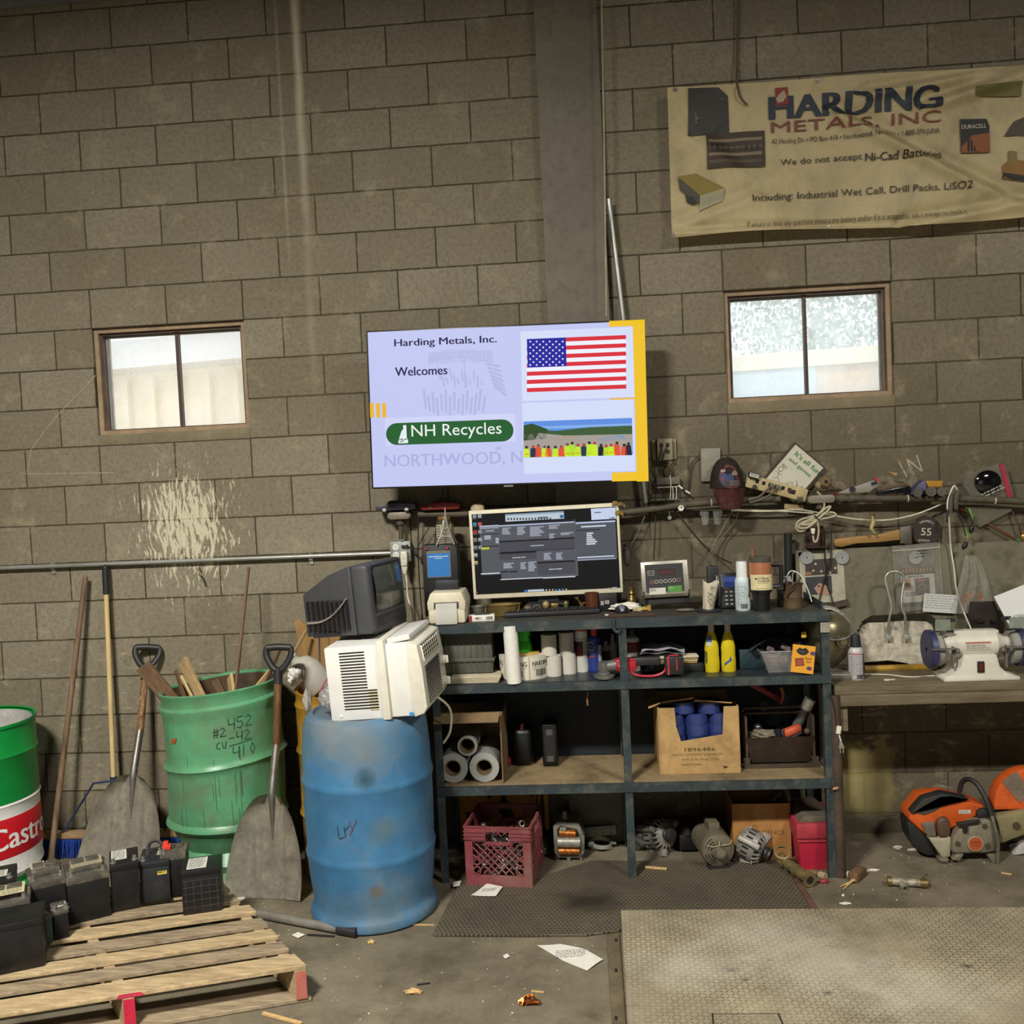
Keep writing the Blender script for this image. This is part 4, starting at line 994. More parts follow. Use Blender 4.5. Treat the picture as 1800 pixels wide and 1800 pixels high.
def condulet(name, cx, cy, y, w, hh, label, down):
    p = at(cx, cy, y); t = T(name, label, 'conduit fitting', p)
    pts = [(sx*(w/2-hh/2)+hh/2*math.cos(an), hh/2*math.sin(an)) for sx, a0 in ((1, -PI/2), (-1, PI/2)) for an in [a0+PI*i/8 for i in range(9)]]
    MB().prism(pts, -.03, .03, bev=.004).ob('body', RUSTP, t)
    MB().prism([(x*.93, z*.86) for x, z in pts], -.036, -.03, bev=.002).ob('cover', mat('conduit_cover', '80786a', .55, .3, var=.15), t)
    MB().cyl((0, 0, -hh*.4), (0, 0, -hh*.4-.03), .021, .021, 16).cyl((0, 0, -hh*.5), (0, 0, -hh*.5-down), .012, .012, 14).ob('stub', RUSTP, t)
    return t
condulet('conduit_fitting', 703, 906, -.07, .125, .042, 'oval cast conduit fitting under the purple toy car', .10)
condulet('conduit_fitting', 1441, 877, -.085, .14, .044, 'oval cast conduit fitting in the long wall pipe right of the cap', .03)
pp = [(735, 904), (900, 903), (1060, 903), (1130, 897), (1215, 886), (1300, 880), (1371, 877)]
t = T('wall_pipe', 'long dusty iron pipe along the wall carrying toys and clutter', 'pipe', (0, 0, 0))
MB().tube([at(x, y, -.08) for x, y in pp], .017, 12, k=4).ob('left_run', RUSTP, t)
MB().tube([at(x, y, -.08) for x, y in ((1468, 876), (1600, 876), (1700, 877), (1830, 883), (1990, 893))], .0175, 12, k=4).ob('right_run', RUSTP, t)
for x, y in ((1200, 888), (1405, 877), (1478, 876), (1495, 876)): p = at(x, y, -.08); MB().cyl(p-Vector((.014, 0, 0)), p+Vector((.014, 0, 0)), .0215, .0215, 14).ob('coupling', RUSTP, t)
for x, y in ((1250, 884), (1595, 876), (1748, 880)): p = at(x, y, -.08); MB().cyl(p-Vector((.003, 0, 0)), p+Vector((.003, 0, 0)), .0195, .0195, 14).ob('zip_tie', mat('tie_white', 'b9b4a2', .5), t)
solo(MB().cyl(at(1070, 350, -.06), at(1135, 884, -.06), .0125, .0125, 14), 'leaning_conduit', GALV, 'bare metal conduit slanting down beside the column behind the wall television', 'conduit')
solo(MB().tube([at(1057, -20, -.14), at(1062, 250, -.14), at(1066, 556, -.14)], .0045, 8), 'hanging_cable', mat('pale_cable', 'a89e84', .6), 'thin pale cable running down the right edge of the column', 'cord')
solo(MB().tube([at(1298, -20, -.03), at(1295, 120, -.03), at(1297, 155, -.10), at(1302, 172, -.1), at(1313, 184, -.09)], .0055, 8, k=5), 'hanging_cable', mat('grey_cable', '5d5442', .6), 'grey cable dropping from the roof over the top of the banner', 'cord')
# hanging clip on the left wall
t = T('hanging_clip', 'small wire hook with a dark blade hanging on the left wall under the spatter', 'hook', at(352, 1012, -.01))
MB().tube([(-.008, 0, .035), (.0, -.004, .045), (.006, -.004, .02), (-.004, -.004, .005), (.01, -.004, -.005)], .0022, 6, k=4).ob('wire', mat('rusty_wire', '5a4632', .6, .4), t)
MB().prism([(.008, .0), (.016, -.005), (.032, -.05), (.024, -.052)], -.006, -.003).ob('blade', BLACKP, t)
# ---- cords and cables hanging around the screens
def cable(label, pts, r, m, ys=-.06, k=6, name='hanging_cable'):
    P = [at(x, y, (z[0] if z else ys)) for x, y, *z in pts]
    return solo(MB().tube(P, r, 7, k=k), name, m, label, 'cord')
BC = mat('black_cable', '232120', .5, var=.1); GC = mat('grey_flex', '6f6a5d', .6); WC = mat('white_flex', 'c9c2ab', .55)
cable('black cord hanging straight down left of the black sign stand', [(736, 897), (735, 960), (737, 1020), (742, 1080), (745, 1100, -.1)], .0032, BC)
cable('black cord looping off the slanted wire beside the outlet box', [(756, 925), (735, 960), (732, 980)], .0025, BC)
cable('black cord dropping from the wall television behind the tower model', [(779, 858), (774, 890), (768, 915), (764, 960), (764, 1035)], .003, BC, -.08)
cable('red cord dropping from the wall television toward the small screen', [(831, 862), (826, 880), (820, 893)], .0045, mat('red_flex', '7c2a2e', .5), -.1)
cable('black cord crossing the wall diagonally from the wall television to the phone', [(1143, 843), (1185, 895), (1230, 950), (1262, 978), (1286, 990, -.15)], .0035, BC)
cable('grey twin cord slanting down from the cap to the black adapter', [(1287, 899), (1270, 930), (1252, 965), (1242, 988, -.15)], .0035, GC)
cable('thin grey cord slanting beside the twin cord under the cap', [(1298, 900), (1290, 920), (1265, 950), (1246, 988, -.15)], .0025, GC)
cable('dark cord hanging from the network box past the scale display', [(1153, 835), (1152, 920), (1149, 985)], .0028, BC)
cable('grey cord hanging behind the right edge of the small screen', [(1140, 890), (1120, 940), (1106, 960)], .0026, GC)
for i, (lab, pts) in enumerate((('black cable sagging under the pipe left of the white tag', [(1118, 890), (1150, 899), (1180, 897), (1230, 896)]), ('upper black cable of the bundle under the cap', [(1160, 893), (1200, 896), (1260, 897), (1300, 893)]), ('black cable loop dipping right of the small screen', [(1130, 884), (1140, 902), (1158, 898), (1160, 884)]))): cable(lab, pts, .0035, BC)
cable('pale cable running under the cap to the coiled cord', [(1285, 897), (1340, 899), (1400, 896), (1432, 900), (1470, 907), (1510, 913), (1560, 914), (1610, 904), (1660, 884)], .004, WC)
cable('second pale cable just under the first from the cap to the coil', [(1270, 892), (1300, 896), (1360, 898), (1430, 902)], .0035, WC)
cable('pale cable running right from the headphones under the pipe', [(1660, 884), (1690, 886), (1745, 886), (1800, 889)], .003, WC)
cable('thin white cord falling from the pipe to the bench grinder', [(1683, 862, -.1), (1677, 854, -.11), (1669, 870, -.11), (1665, 890, -.11), (1669, 925, -.1), (1671, 960), (1677, 1000), (1681, 1035), (1692, 1070), (1708, 1108, -.2)], .0038, mat('white_cord', 'ddd9cb', .5), name='hanging_cable')
cable('long black cord hanging from the fitting past the machine leaflet', [(1449, 932), (1450, 980), (1453, 1000), (1444, 1040), (1440, 1056)], .0035, BC, -.05)
cable('second black cord hanging over the machine leaflet to the globe lamp', [(1461, 930), (1460, 985), (1453, 1020), (1462, 1052), (1461, 1072, -.15)], .0035, BC, -.055)
# coiled cord
t = T('coiled_cord', 'pale electric cord coiled and tied under the pipe fitting', 'cord', at(1436, 908, -.10))
def cp(x, y, d=0): return at(1300+x/7.2, 780+y/7.2, -.115-d)-at(1436, 908, -.10)
mb = MB()
mb.tube([cp(980, 605), cp(1040, 680), cp(1070, 800), cp(960, 930), cp(850, 1070), cp(760, 1110), cp(715, 1050), cp(760, 970), cp(900, 925), cp(1100, 870), cp(1205, 880), cp(1190, 920), cp(990, 960)], .0052, 8, k=6)
mb.tube([cp(990, 960, .01), cp(860, 1060, .01), cp(740, 1060, .01), cp(800, 1000, .01), cp(960, 920, .01), cp(1100, 810, .01), cp(1150, 800, .01), cp(1080, 880, .01), cp(900, 1010, .01), cp(790, 1020, .01), cp(960, 960, .005), cp(1000, 1080), cp(985, 1210), cp(945, 1240), cp(930, 1160)], .0052, 8, k=6)
mb.ob('cord', mat('pale_flex', 'b0a88e', .55), t)
MB().prism([(-.011, 0), (.011, 0), (.006, -.028), (-.006, -.028)], -.008, .008, bev=.002).ob('plug', IV, t, cp(925, 1070))
MB().tube([cp(945, 905, .016), cp(975, 935, .018), cp(1000, 965, .016)], .0035, 6).ob('tie', BLACKP, t)
# junction box, network box, plate
c = at(1168, 790, -.03)
t = T('junction_box', 'beige jack box screwed to the wall right of the wall television', 'junction box', c)
BEI = mat('grimy_beige', '9c9376', .6, dirt='5d553f', damt=.5)
MB().box((0, 0, 0), (.075, .055, .108), b=.004).ob('box', BEI, t)
MB().box((-.05, .018, 0), (.018, .012, .10), b=.002).box((.05, .018, 0), (.018, .012, .10), b=.002).ob('flange', BEI, t)
for x, z in ((-.017, .022), (.014, .022), (.014, -.012)): MB().box((x, -.0285, z), (.018, .003, .018)).ob('jack', BLACKP, t)
MB().tube([(-.017, -.03, .02), (-.02, -.045, -.02), (-.035, -.03, -.06), (-.03, -.01, -.12)], .003, 6, k=5).tube([(.014, -.03, .02), (-.005, -.045, -.02), (-.02, -.03, -.07), (-.025, -.01, -.13)], .003, 6, k=5).ob('leads', BC, t)
MB().cyl((.022, -.005, -.056), (.022, -.005, -.072), .009, .008, 12).ob('nipple', IV, t)
c = at(1174, 846, -.03)
t = T('network_box', 'small grey wire terminal box with tie wraps below the jack box', 'box', c)
MB().box((0, 0, .002), (.115, .04, .036), b=.003).ob('box', mat('dim_grey_box', '6d675a', .6, dirt='3f392d', damt=.6), t)
MB().box((-.005, -.005, -.028), (.10, .03, .006)).box((-.02, 0, -.088), (.13, .02, .004)).ob('shelf_strip', GALV, t)
MB().tube([(.01, -.022, .03), (.012, -.025, -.02), (.005, -.02, -.09)], .0022, 6, k=4).tube([(.02, -.022, -.025), (.022, -.022, -.06), (.02, -.02, -.09)], .0022, 6, k=4).tube([(.038, -.022, -.025), (.038, -.02, -.09)], .002, 6).ob('tie_wraps', IV, t)
MB().tube([(.05, -.01, -.022), (.075, -.015, -.045), (.105, -.02, -.065)], .005, 8, k=4).ob('tail', IV, t)
MB().tube([(.07, -.014, -.04), (.083, -.016, -.05)], .0075, 8).ob('sleeve', BLACKP, t)
MB().tube([(.01, -.01, .1), (.008, -.02, .07), (.012, -.012, .045), (.01, -.02, .03)], .006, 7, k=4).ob('connector', mat('dark_brass', '6b5a44', .5, .5), t)
c = at(1249, 817, -.012)
t = T('blank_plate', 'grey blank wall plate behind the cap', 'wall plate', c, (0, .02, 0))
MB().box((0, 0, 0), (.096, .022, .165), b=.002).ob('plate', mat('plate_grey', '8a8778', .6, dirt='6a6654', damt=.4), t)
for z in (.028, -.03): MB().cyl((.0, -.01, z), (.0, -.014, z), .004, .004, 10).ob('screw', GALV, t)
cable('black cord curving from behind the blank plate to the pipe', [(1228, 802), (1216, 815), (1211, 850), (1204, 882)], .003, BC, -.02)
# cap
c = at(1280, 848, -.13)
t = T('baseball_cap', 'dark baseball cap with red and blue flag front hung on the pipe', 'cap', c)
CAPM = mat('cap_dark_grey', '3d3932', .9, var=.15, scale=60, dirt='4f2a28', damt=.35)
def cap_s(u, v):
    a_ = (u-.5)*PI*1.15; e_ = v*PI/2
    return Vector((.082*math.sin(a_)*math.cos(e_)**.75, -.088*math.cos(a_)*math.cos(e_)**.75+.05, -.028+.15*math.sin(e_)**1.05))
MB().sheet(cap_s, 28, 16, .003).ob('crown', CAPM, t)
MB().sheet(lambda u, v: Vector(((u-.5)*.155*(1-.28*v*v-.1*v), -.042-.022*math.sin(v*2.0)+.05*(2*u-1)**2*(1-v*.3)-.01, -.03-.10*v)), 20, 10, .003).ob('brim', mat('cap_brim_red', '5a2b28', .9, var=.3, scale=18, dirt='8f7f6c', damt=.5, dscale=14), t)
a = Art(lambda x, y, d: cap_s(.5+x/.26, max(0, min(.9, (y+.028)/.19)))+Vector((0, -.002-d, 0)), maxlen=.012)
blob(a, .005, .022, .048, .05, '6f2422', 5); a.up(); blob(a, -.012, .01, .03, .03, '2c3566', 7); blob(a, .03, .035, .014, .012, '8f7a72', 3); blob(a, -.028, .048, .012, .008, 'a08d84', 4); a.up()
a.rect(-.025, -.02, .045, .004, '33302c'); a.up()
for k in range(4): a.rect(-.0, -.017+k*.006, .045, -.0145+k*.006, '77706a')
a.ob('flag_patch', INK, t)
MB().sph((-.0, -.02, .124), .006, 8).ob('button', CAPM, t)
# safety glasses on the wires
t = T('safety_glasses', 'clear safety glasses hooked on the cables under the cap', 'glasses', at(1250, 906, -.09))
LENS = mat('clear_lens', 'cfd2c8', .08, alpha=.28, spec=1); 
for sx in (-1, 1): MB().sheet(lambda u, v: Vector((sx*.03+(u-.5)*.042*(1-.3*v), -.008*math.cos((u-.5)*3), .02-v*.065)), 10, 8, .0015).ob('lens', LENS, t)
MB().tube([(-.05, 0, .0), (-.05, 0, .022), (-.008, 0, .026), (.008, 0, .026), (.05, 0, .022), (.05, 0, .0)], .0016, 6, k=3).ob('frame', mat('frame_grey', '8a8676', .4), t)
t = T('round_tag', 'small white round tag hanging on the cables left of the glasses', 'tag', at(1197, 893, -.105))
MB().cyl((0, 0, 0), (0, -.004, 0), .0145, .0145, 18).ob('disc', mat('tag_white', 'd9d5c6', .5), t); MB().cyl((.002, -.004, .003), (.002, -.0055, .003), .004, .004, 8).ob('hole', DARK, t)
solo(MB().cyl((0, 0, 0), (0, -.003, 0), .01, .01, 14).tube([(0, -.001, .01), (0, -.001, .032)], .0012, 5), 'round_tag', LENS, 'tiny clear disc hanging below the white round tag', 'tag', at(1177, 910, -.09))
# power strip, diamond sign
c = at(1364, 858, -.075)
t = T('power_strip', 'yellowed power strip lying tilted on the pipe in front of the diamond sign', 'power strip', c, (0, math.radians(17), 0))
MB().box((0, 0, 0), (.30, .045, .064), b=.006).ob('housing', mat('yellowed_beige', 'b3a378', .55, dirt='7a6a45', damt=.4), t)
for k in range(6): MB().box((-.10+k*.032, -.0235, .008), (.016, .002, .018), b=.0008).ob('socket', DARK, t)
MB().box((.075, -.0235, .002), (.032, .004, .022), b=.001).ob('switch', mat('switch_dark', '33241f', .4), t)
MB().box((-.125, -.03, .032), (.05, .03, .03), b=.004).ob('adapter', BLACKP, t)
a = Art(); a.rect(-.022, -.008, .022, .009, 'd9d6cc'); a.greek(-.018, .006, .036, 2, .006, '555555'); a.ob('adapter_label', INK, t, (-.125, -.0455, .032))
for x, pts in ((-.03, [(-.03, -.03, .0), (-.055, -.05, -.03), (-.08, -.045, -.065), (-.12, -.03, -.09)]), (.0, [(.0, -.03, .0), (-.03, -.055, -.04), (-.06, -.05, -.07), (-.11, -.03, -.10)])):
    MB().tube(pts, .0055, 8, k=5).box((x, -.034, .006), (.02, .022, .022), b=.004).ob('plugged_cord', mat('grey_plug', '5f594c', .55), t)
MB().cyl((-.105, -.02, -.02), (-.105, -.034, -.02), .012, .01, 12).ob('plug', mat('dark_green_plug', '31372c', .5), t)
c = at(1396, 832, -.028)
t = T('diamond_sign', 'white handmade sign standing on its corner with green words', 'sign', c, (math.radians(-4), math.radians(43), 0))
MB().box((0, 0, 0), (.195, .012, .24)).ob('frame', mat('sign_frame_dark', '3a332a', .6), t)
a = Art(); a.rect(-.088, -.112, .09, .112, 'cfcbb8'); a.up()
a.text("It's all fun", -.06, .068, .15, .026, '2f7d3c', .035); a.text('and games', -.066, .026, .135, .024, '2f7d3c', .035)
K = '2a2a28'
a.ring(-.065, -.028, .013, .0025, K); a.line([(-.062, -.041), (-.05, -.07), (-.066, -.088)], .002, K); a.line([(-.05, -.07), (-.028, -.08)], .002, K); a.line([(-.08, -.05), (-.058, -.052), (-.042, -.045)], .002, K)
a.line([(.0, -.07), (.02, -.04), (.04, -.06), (.05, -.03)], .002, K); a.line([(.03, -.02), (.06, -.05), (.075, -.02)], .002, K); a.greek(-.075, -.0, .03, 2, .008, '55524a')
a.ob('lettering', INK, t, y0=-.0065)
solo(MB().prism([(-.045, .012), (.05, .0), (.042, -.035), (.0, -.02), (-.045, -.012)], 0, .006), 'card_scrap', mat('tan_card', '9a8a62', .8), 'tan scrap of card poking out under the pipe below the power strip', 'card', at(1395, 889, -.05))
# toys on the pipe
TB = mat('brown_toy', '6e5a42', .7, var=.2); zp = .0175
t = T('toy_figure', 'brown rounded toy figure with dark eye beside the diamond sign', 'toy', at(1450, 848, -.085))
rag((0, 0, 0), (.033, .026, .03), 8, amp=.12).ob('head', TB, t); MB().cyl((.0, -.026, .006), (.0, -.034, .006), .008, .006, 12).ob('eye', DARK, t)
MB().tube([(.035, 0, .016), (.045, -.005, .0), (.042, -.005, -.02), (.032, -.005, -.01)], .005, 8, k=4).ob('ear', TB, t); rag((-.035, -.01, -.012), (.014, .014, .018), 4, amp=.15).ob('paw', mat('tan_toy', '8d7c58', .7), t)
solo(MB().sheet(lambda u, v: Vector(((u-.5)*.13, -.03+v*.06, .012*math.sin(u*PI)*1.0)), 14, 4, .004), 'rubber_flap', mat('rubber_tan', '7a6b50', .7), 'tan curved flap lying over the pipe fitting', 'flap', at(1444, 864, -.085))
t = T('toy_glider', 'grey wedge shaped toy with red tip lying on the pipe', 'toy', at(1508, 858, -.08))
MB().prism([(-.10, -.022), (-.06, -.004), (.07, .034), (.10, .03), (.09, .005), (.05, -.022)], -.012, .012, bev=.003).ob('body', mat('toy_grey', '8f8a80', .5, var=.15, dirt='5c564a', damt=.5), t)
MB().cyl((-.03, -.0125, -.004), (-.03, -.02, -.004), .014, .014, 16).box((.075, -.014, .022), (.03, .006, .016), (0, -.3, 0), b=.002).ob('dark_parts', BLACKP, t)
MB().sph((-.105, 0, -.022), .007, 8).ob('tip', mat('toy_red', 'cc2a30', .4), t); MB().box((.088, 0, .038), (.03, .02, .006), (0, .5, 0)).ob('cap', mat('toy_red', 'cc2a30', .4), t)
t = T('black_sleeve', 'black glossy plastic pouch lying on the pipe left of the toy truck', 'pouch', at(1572, 860, -.08))
MB().prism([(-.09, -.022), (-.08, -.004), (.07, .016), (.073, -.022)], -.02, .02, bev=.004).ob('pouch', mat('gloss_black_sheet', '101114', .25, bump=.5, scale=30), t)
MB().prism([(-.08, .005), (.055, .028), (.06, .018), (-.08, -.005)], -.012, .008, bev=.002).ob('strap', mat('brown_strap', '5e4636', .7), t)
solo(MB().prism([(-.026, .016), (.022, .006), (.014, -.008)], -.006, .006), 'wood_chip', mat('chip_tan', '9a8058', .8), 'tan pointed chip lying on top of the black pouch', 'chip', at(1569, 834, -.08))
t = T('toy_truck', 'toy dump truck with purple cab and yellow bed on the pipe', 'toy truck', at(1636, 872, -.085)+Vector((0, 0, .0)))
MB().prism([(-.10, .01), (-.10, .022), (-.07, .055), (-.045, .078), (-.03, .08), (-.028, .035), (-.01, .035), (-.01, .028), (-.06, .026)], -.035, .035, bev=.003).ob('cab', mat('toy_purple', '4a4568', .5, var=.12), t)
mb = MB().prism([(-.032, .075), (.05, .072), (.035, .045), (-.02, .042)], -.034, .034, bev=.002)
for k in range(6): mb.box((-.02+k*.012, -.036, .058), (.003, .004, .03))
mb.ob('bed', mat('toy_yellow', 'b98a2c', .5, var=.12), t)
MB().box((-.02, 0, .02), (.15, .04, .016)).ob('chassis', BLACKP, t)
for x, r in ((-.075, .021), (-.012, .024), (.036, .021)):
    for y in (-.036, .036): MB().cyl((x, y-.01, r), (x, y+.01, r), r, r, 20).cyl((x, y-.012, r), (x, y+.012, r), r*.4, r*.4, 12).ob('wheel', mat('toy_tyre_grey', '57524a', .8), t)
def toy_car(px_, label, m, wheels, L=.2, name='toy_car'):
    t = T(name, label, 'toy car', at(*px_, -.082))
    k = L/.2
    MB().prism([(x*k, z*k) for x, z in [(-.10, .012), (-.10, .026), (-.085, .032), (-.045, .036), (-.03, .052), (.01, .053), (.035, .038), (.09, .036), (.1, .028), (.1, .012), (.085, .006), (-.085, .006)]], -.04*k, .04*k, bev=.003).ob('body', m, t)
    MB().prism([(x*k, z*k) for x, z in [(-.038, .038), (-.027, .049), (.006, .05), (.024, .039)]], -.041*k, .041*k).ob('windows', DARK, t)
    if wheels:
        for x in (-.055, .055):
            for y in (-.038, .038): MB().cyl((x*k, y*k-.004, .010), (x*k, y*k+.004, .010), .015*k, .015*k, 18).ob('tyre', BLACKP, t)
            MB().cyl((x*k, -.038*k-.0035, .010), (x*k, -.038*k-.0055, .010), .009*k, .009*k, 14).ob('hubcap', mat('hub_cream', 'cfc8b4', .4), t)
    return t
toy_car((698, 898), 'purple toy muscle car on the oval pipe fitting', mat('toy_car_purple', '453f52', .4, var=.1, spec=.7), True, .205)
o = toy_car((776, 897), 'red toy car body without wheels on the pipe behind the tower model', mat('toy_car_red', '8c2a22', .4, var=.12), False, .2)
MB().sph((-.05, -.035, .02), (.012, .008, .01), 10).ob('clay_lump', mat('putty_grey', '8d8674', .8), o)
# bag with black dome, and the pouch below it
t = T('respirator_bag', 'clear bag with red zip holding a glossy black dome behind the pipe', 'bag', at(1733, 850, -.05))
SMK = mat('smoky_bag', '7c7768', .25, alpha=.5, spec=.9)
MB().prism([(-.115, .0), (-.10, .04), (.055, .098), (.09, .085), (.125, -.07), (-.07, -.07)], -.012, -.008).ob('bag', SMK, t)
MB().sph((.005, .0, .005), (.07, .03, .065), 20).ob('dome', mat('gloss_black_dome', '0e0e0f', .1, spec=.8), t)
MB().prism([(.058, .096), (.078, .09), (.118, -.07), (.092, -.07)], -.017, -.013).ob('zip', mat('zip_red', '9c2a3c', .5), t)
a = Art(); a.greek(-.05, -.02, .12, 2, .014, '9a978c', seed=4); a.ob('print', INK, t, (0, -.036, -.01), (0, -.42, 0))
solo(MB().prism([(-.12, .03), (.10, .02), (.11, -.0), (-.045, -.075), (-.065, -.06)], -.004, .004), 'clear_pouch', SMK, 'smoky clear pouch hanging under the pipe below the domed bag', 'pouch', at(1738, 899, -.04))
# headphones
t = T('headphones', 'black headphones with green accents hanging from the pipe', 'headphones', at(1682, 872, -.105))
PADM = mat('pad_grey', '4c473c', .7, var=.15)
def hp(x, y): return at(1540+x/6.92, 780+y/6.92, -.11)-at(1682, 872, -.105)
MB().tube([hp(1010, 570), hp(975, 640), hp(970, 720), hp(975, 800)], [.008, .013, .013, .012, .009], 10, k=5).tube([hp(920, 600), hp(905, 700), hp(905, 850)], [.008, .012, .012, .01], 10, k=5).ob('pads', PADM, t)
MB().tube([hp(975, 800), hp(1020, 900), hp(1070, 1010), hp(1095, 1120)], .006, 8, k=5, flat=.6).tube([hp(1100, 790), hp(1160, 900), hp(1170, 990)], .006, 8, k=5, flat=.6).tube([hp(870, 800), hp(860, 960)], .006, 8).ob('band', BLACKP, t)
for x, y, an in ((1160, 1040, .2), (1080, 1240, .55)): MB().sph(hp(x, y), (.012, .01, .021), 14, Matrix.Rotation(an, 3, 'Y')).ob('earcup', mat('earcup_black', '1b1b1c', .5), t)
GN = mat('lime_green', '6fb53c', .5)
MB().tube([hp(1130, 790), hp(1155, 860), hp(1170, 915)], .004, 7, k=3).ob('green_strip', GN, t); MB().tube([hp(1075, 1015), hp(1095, 1070), hp(1110, 1140)], .004, 7, k=3).ob('green_strip', GN, t)
# hatchet
c = at(1540, 943, -.05)
t = T('hatchet', 'hatchet with short wooden handle laid level on the wall', 'hatchet', c)
def hx(x, y): p = at(1370+x/4.186, 900+y/4.186, -.05)-c; return (p.x, p.z)
MB().prism([hx(395, 205), hx(420, 195), hx(560, 178), hx(720, 165), hx(882, 125), hx(884, 205), hx(720, 222), hx(560, 232), hx(450, 258), hx(405, 250)], -.012, .012, bev=.006).ob('handle', mat('ash_handle', 'a17a45', .55, var=.22, scale=8, stretch=(1, 8, 8), dirt='5c4326', damt=.4), t)
MB().prism([hx(880, 112), hx(965, 100), hx(972, 232), hx(884, 232)], -.014, .014, bev=.004).ob('head', mat('hatchet_steel', '6b675e', .5, .6, var=.15), t)
# patch
c = at(1627, 933, -.02)
t = T('cloth_patch', 'dark round patch lettered PARAMEDIC 55 right of the hatchet', 'patch', c)
MB().lathe([(.001, 0), (.068, 0), (.073, .003), (.07, .007), (.001, .009)], 40, M=Matrix.Rotation(PI/2, 4, 'X') @ Matrix.Diagonal((1, .98, 1, 1))).ob('cloth', mat('patch_dark', '37302a', .9, var=.12, scale=70), t)
a = Art()
def arc_text(a, s, r, a0, a1, hgt, col):
    for i, ch in enumerate(s):
        an = a0+(a1-a0)*i/(len(s)-1)
        if ch != ' ': a.text(ch, r*math.sin(an)-hgt*.35*math.cos(an), r*math.cos(an)+hgt*.35*math.sin(an), None, hgt, col, .02, rot=-an)
arc_text(a, 'PARAMEDIC', .043, -.55, .75, .011, 'c9b9b0'); a.text('55', -.026, -.02, .048, .036, 'c9c5bb', .01, rot=-.1); a.text('SMYRNA', -.04, -.05, .055, .011, 'c9b9b0', .01, rot=-.08)
a.ob('lettering', INK, t, (0, -.0092, 0))
# copper rod and strap at the right
t = T('copper_rod', 'thin copper rod slanting down to a brass fitting at the right photo edge', 'rod', at(1740, 922, -.03))
c0 = at(1740, 922, -.03)
MB().cyl(at(1687, 893, -.03)-c0, at(1786, 948, -.03)-c0, .0055, .0055, 10).ob('rod', mat('tarnished_copper', '85573a', .45, .6), t)
MB().cyl(at(1786, 948, -.03)-c0, at(1792, 951, -.03)-c0, .009, .009, 10).ob('green_nut', mat('verdigris', '4c6a4c', .7), t)
p = at(1798, 944, -.04)-c0; MB().sph(p, (.012, .012, .02), 12).cyl(p+Vector((0, 0, .02)), p+Vector((0, 0, .03)), .006, .006, 10).ob('brass_fitting', mat('bright_brass', 'b89a52', .35, .8), t)
solo(MB().tube([at(1780, 898, -.03), at(1790, 928, -.03), at(1794, 938, -.03), at(1806, 905, -.03)], .006, 7, k=3, flat=.4), 'leather_strap', mat('dark_leather', '5a4e3e', .7), 'dark strap hanging in a point above the brass fitting', 'strap')
# chalk scratches on the wall
a = Art(step=0); CH = 'b9ae92'
for pts in ([(1580, 812), (1587, 825), (1594, 838)], [(1593, 806), (1604, 832)], [(1594, 807), (1620, 828)], [(1611, 800), (1621, 828)], [(1600, 820), (1606, 834)]):
    a.line([(at(*p, 0).x, at(*p, 0).z) for p in pts], .006, CH)
for pts in ([(168, 660), (135, 695), (110, 720), (80, 755), (55, 790), (48, 830)], [(48, 833), (120, 832), (200, 831)]):
    a.line([(at(*p, 0).x, at(*p, 0).z) for p in pts], .005, 'a59b80')
o = a.ob('trim_3', INK, None, y0=-.0008); o['kind'] = 'structure'

# odd bits on the right wall
solo(MB().cyl(at(1385, 938, -.075), at(1386, 1046, -.075), .019, .019, 18), 'black_tube', mat('tube_black', '2a2b2b', .5, .3), 'dark steel tube standing upright against the wall behind the rusty tin', 'tube')
c0 = at(1433, 942, -.03); t = T('rusty_bracket', 'rusty red brown bracket plate on the wall behind the coiled cord', 'bracket', c0)
MB().box((0, .01, 0), (.085, .012, .10), b=.003).box((.0, -.02, -.052), (.10, .07, .006)).ob('plate', mat('bracket_rust', '4d332a', .75, .2, var=.3, scale=14, dirt='2b211c', damt=.5), t)
c0 = at(1533, 918, -.09); t = T('dried_leaf', 'dried yellow leaf ornament hanging on the pale cable above the hatchet', 'ornament', c0); LFM = mat('dry_leaf', '8f8455', .7, var=.25)
MB().sheet(lambda u, v: Vector(((u-.5)*.085*math.sin(PI*(.1+.8*u)), -.01*math.sin(u*6), .035+(v-.5)*.03*(1-.4*abs(2*u-1))+.008*math.cos(u*6))), 12, 5, .002).ob('leaf', LFM, t)
MB().tube([(.0, 0, .03), (.004, -.004, .0), (-.006, -.006, -.03), (.012, -.004, -.055)], [.005, .01, .009, .006], 8, k=4).ob('stem', mat('dry_stem', 'a59a62', .6, var=.3), t)
c0 = at(1102, 975, -.13); t = T('smoked_goggles', 'smoked goggles hanging beside the right edge of the small screen', 'goggles', c0)
MB().sph((0, 0, 0), (.022, .02, .06), 14).ob('lens', mat('smoked_lens', '5a4a42', .15, alpha=.55, spec=.9), t); MB().tube([(-.018, -.01, .05), (.012, -.02, .04), (.02, -.015, 0), (.01, -.015, -.06)], .004, 6, k=4).ob('frame', BLACKP, t)
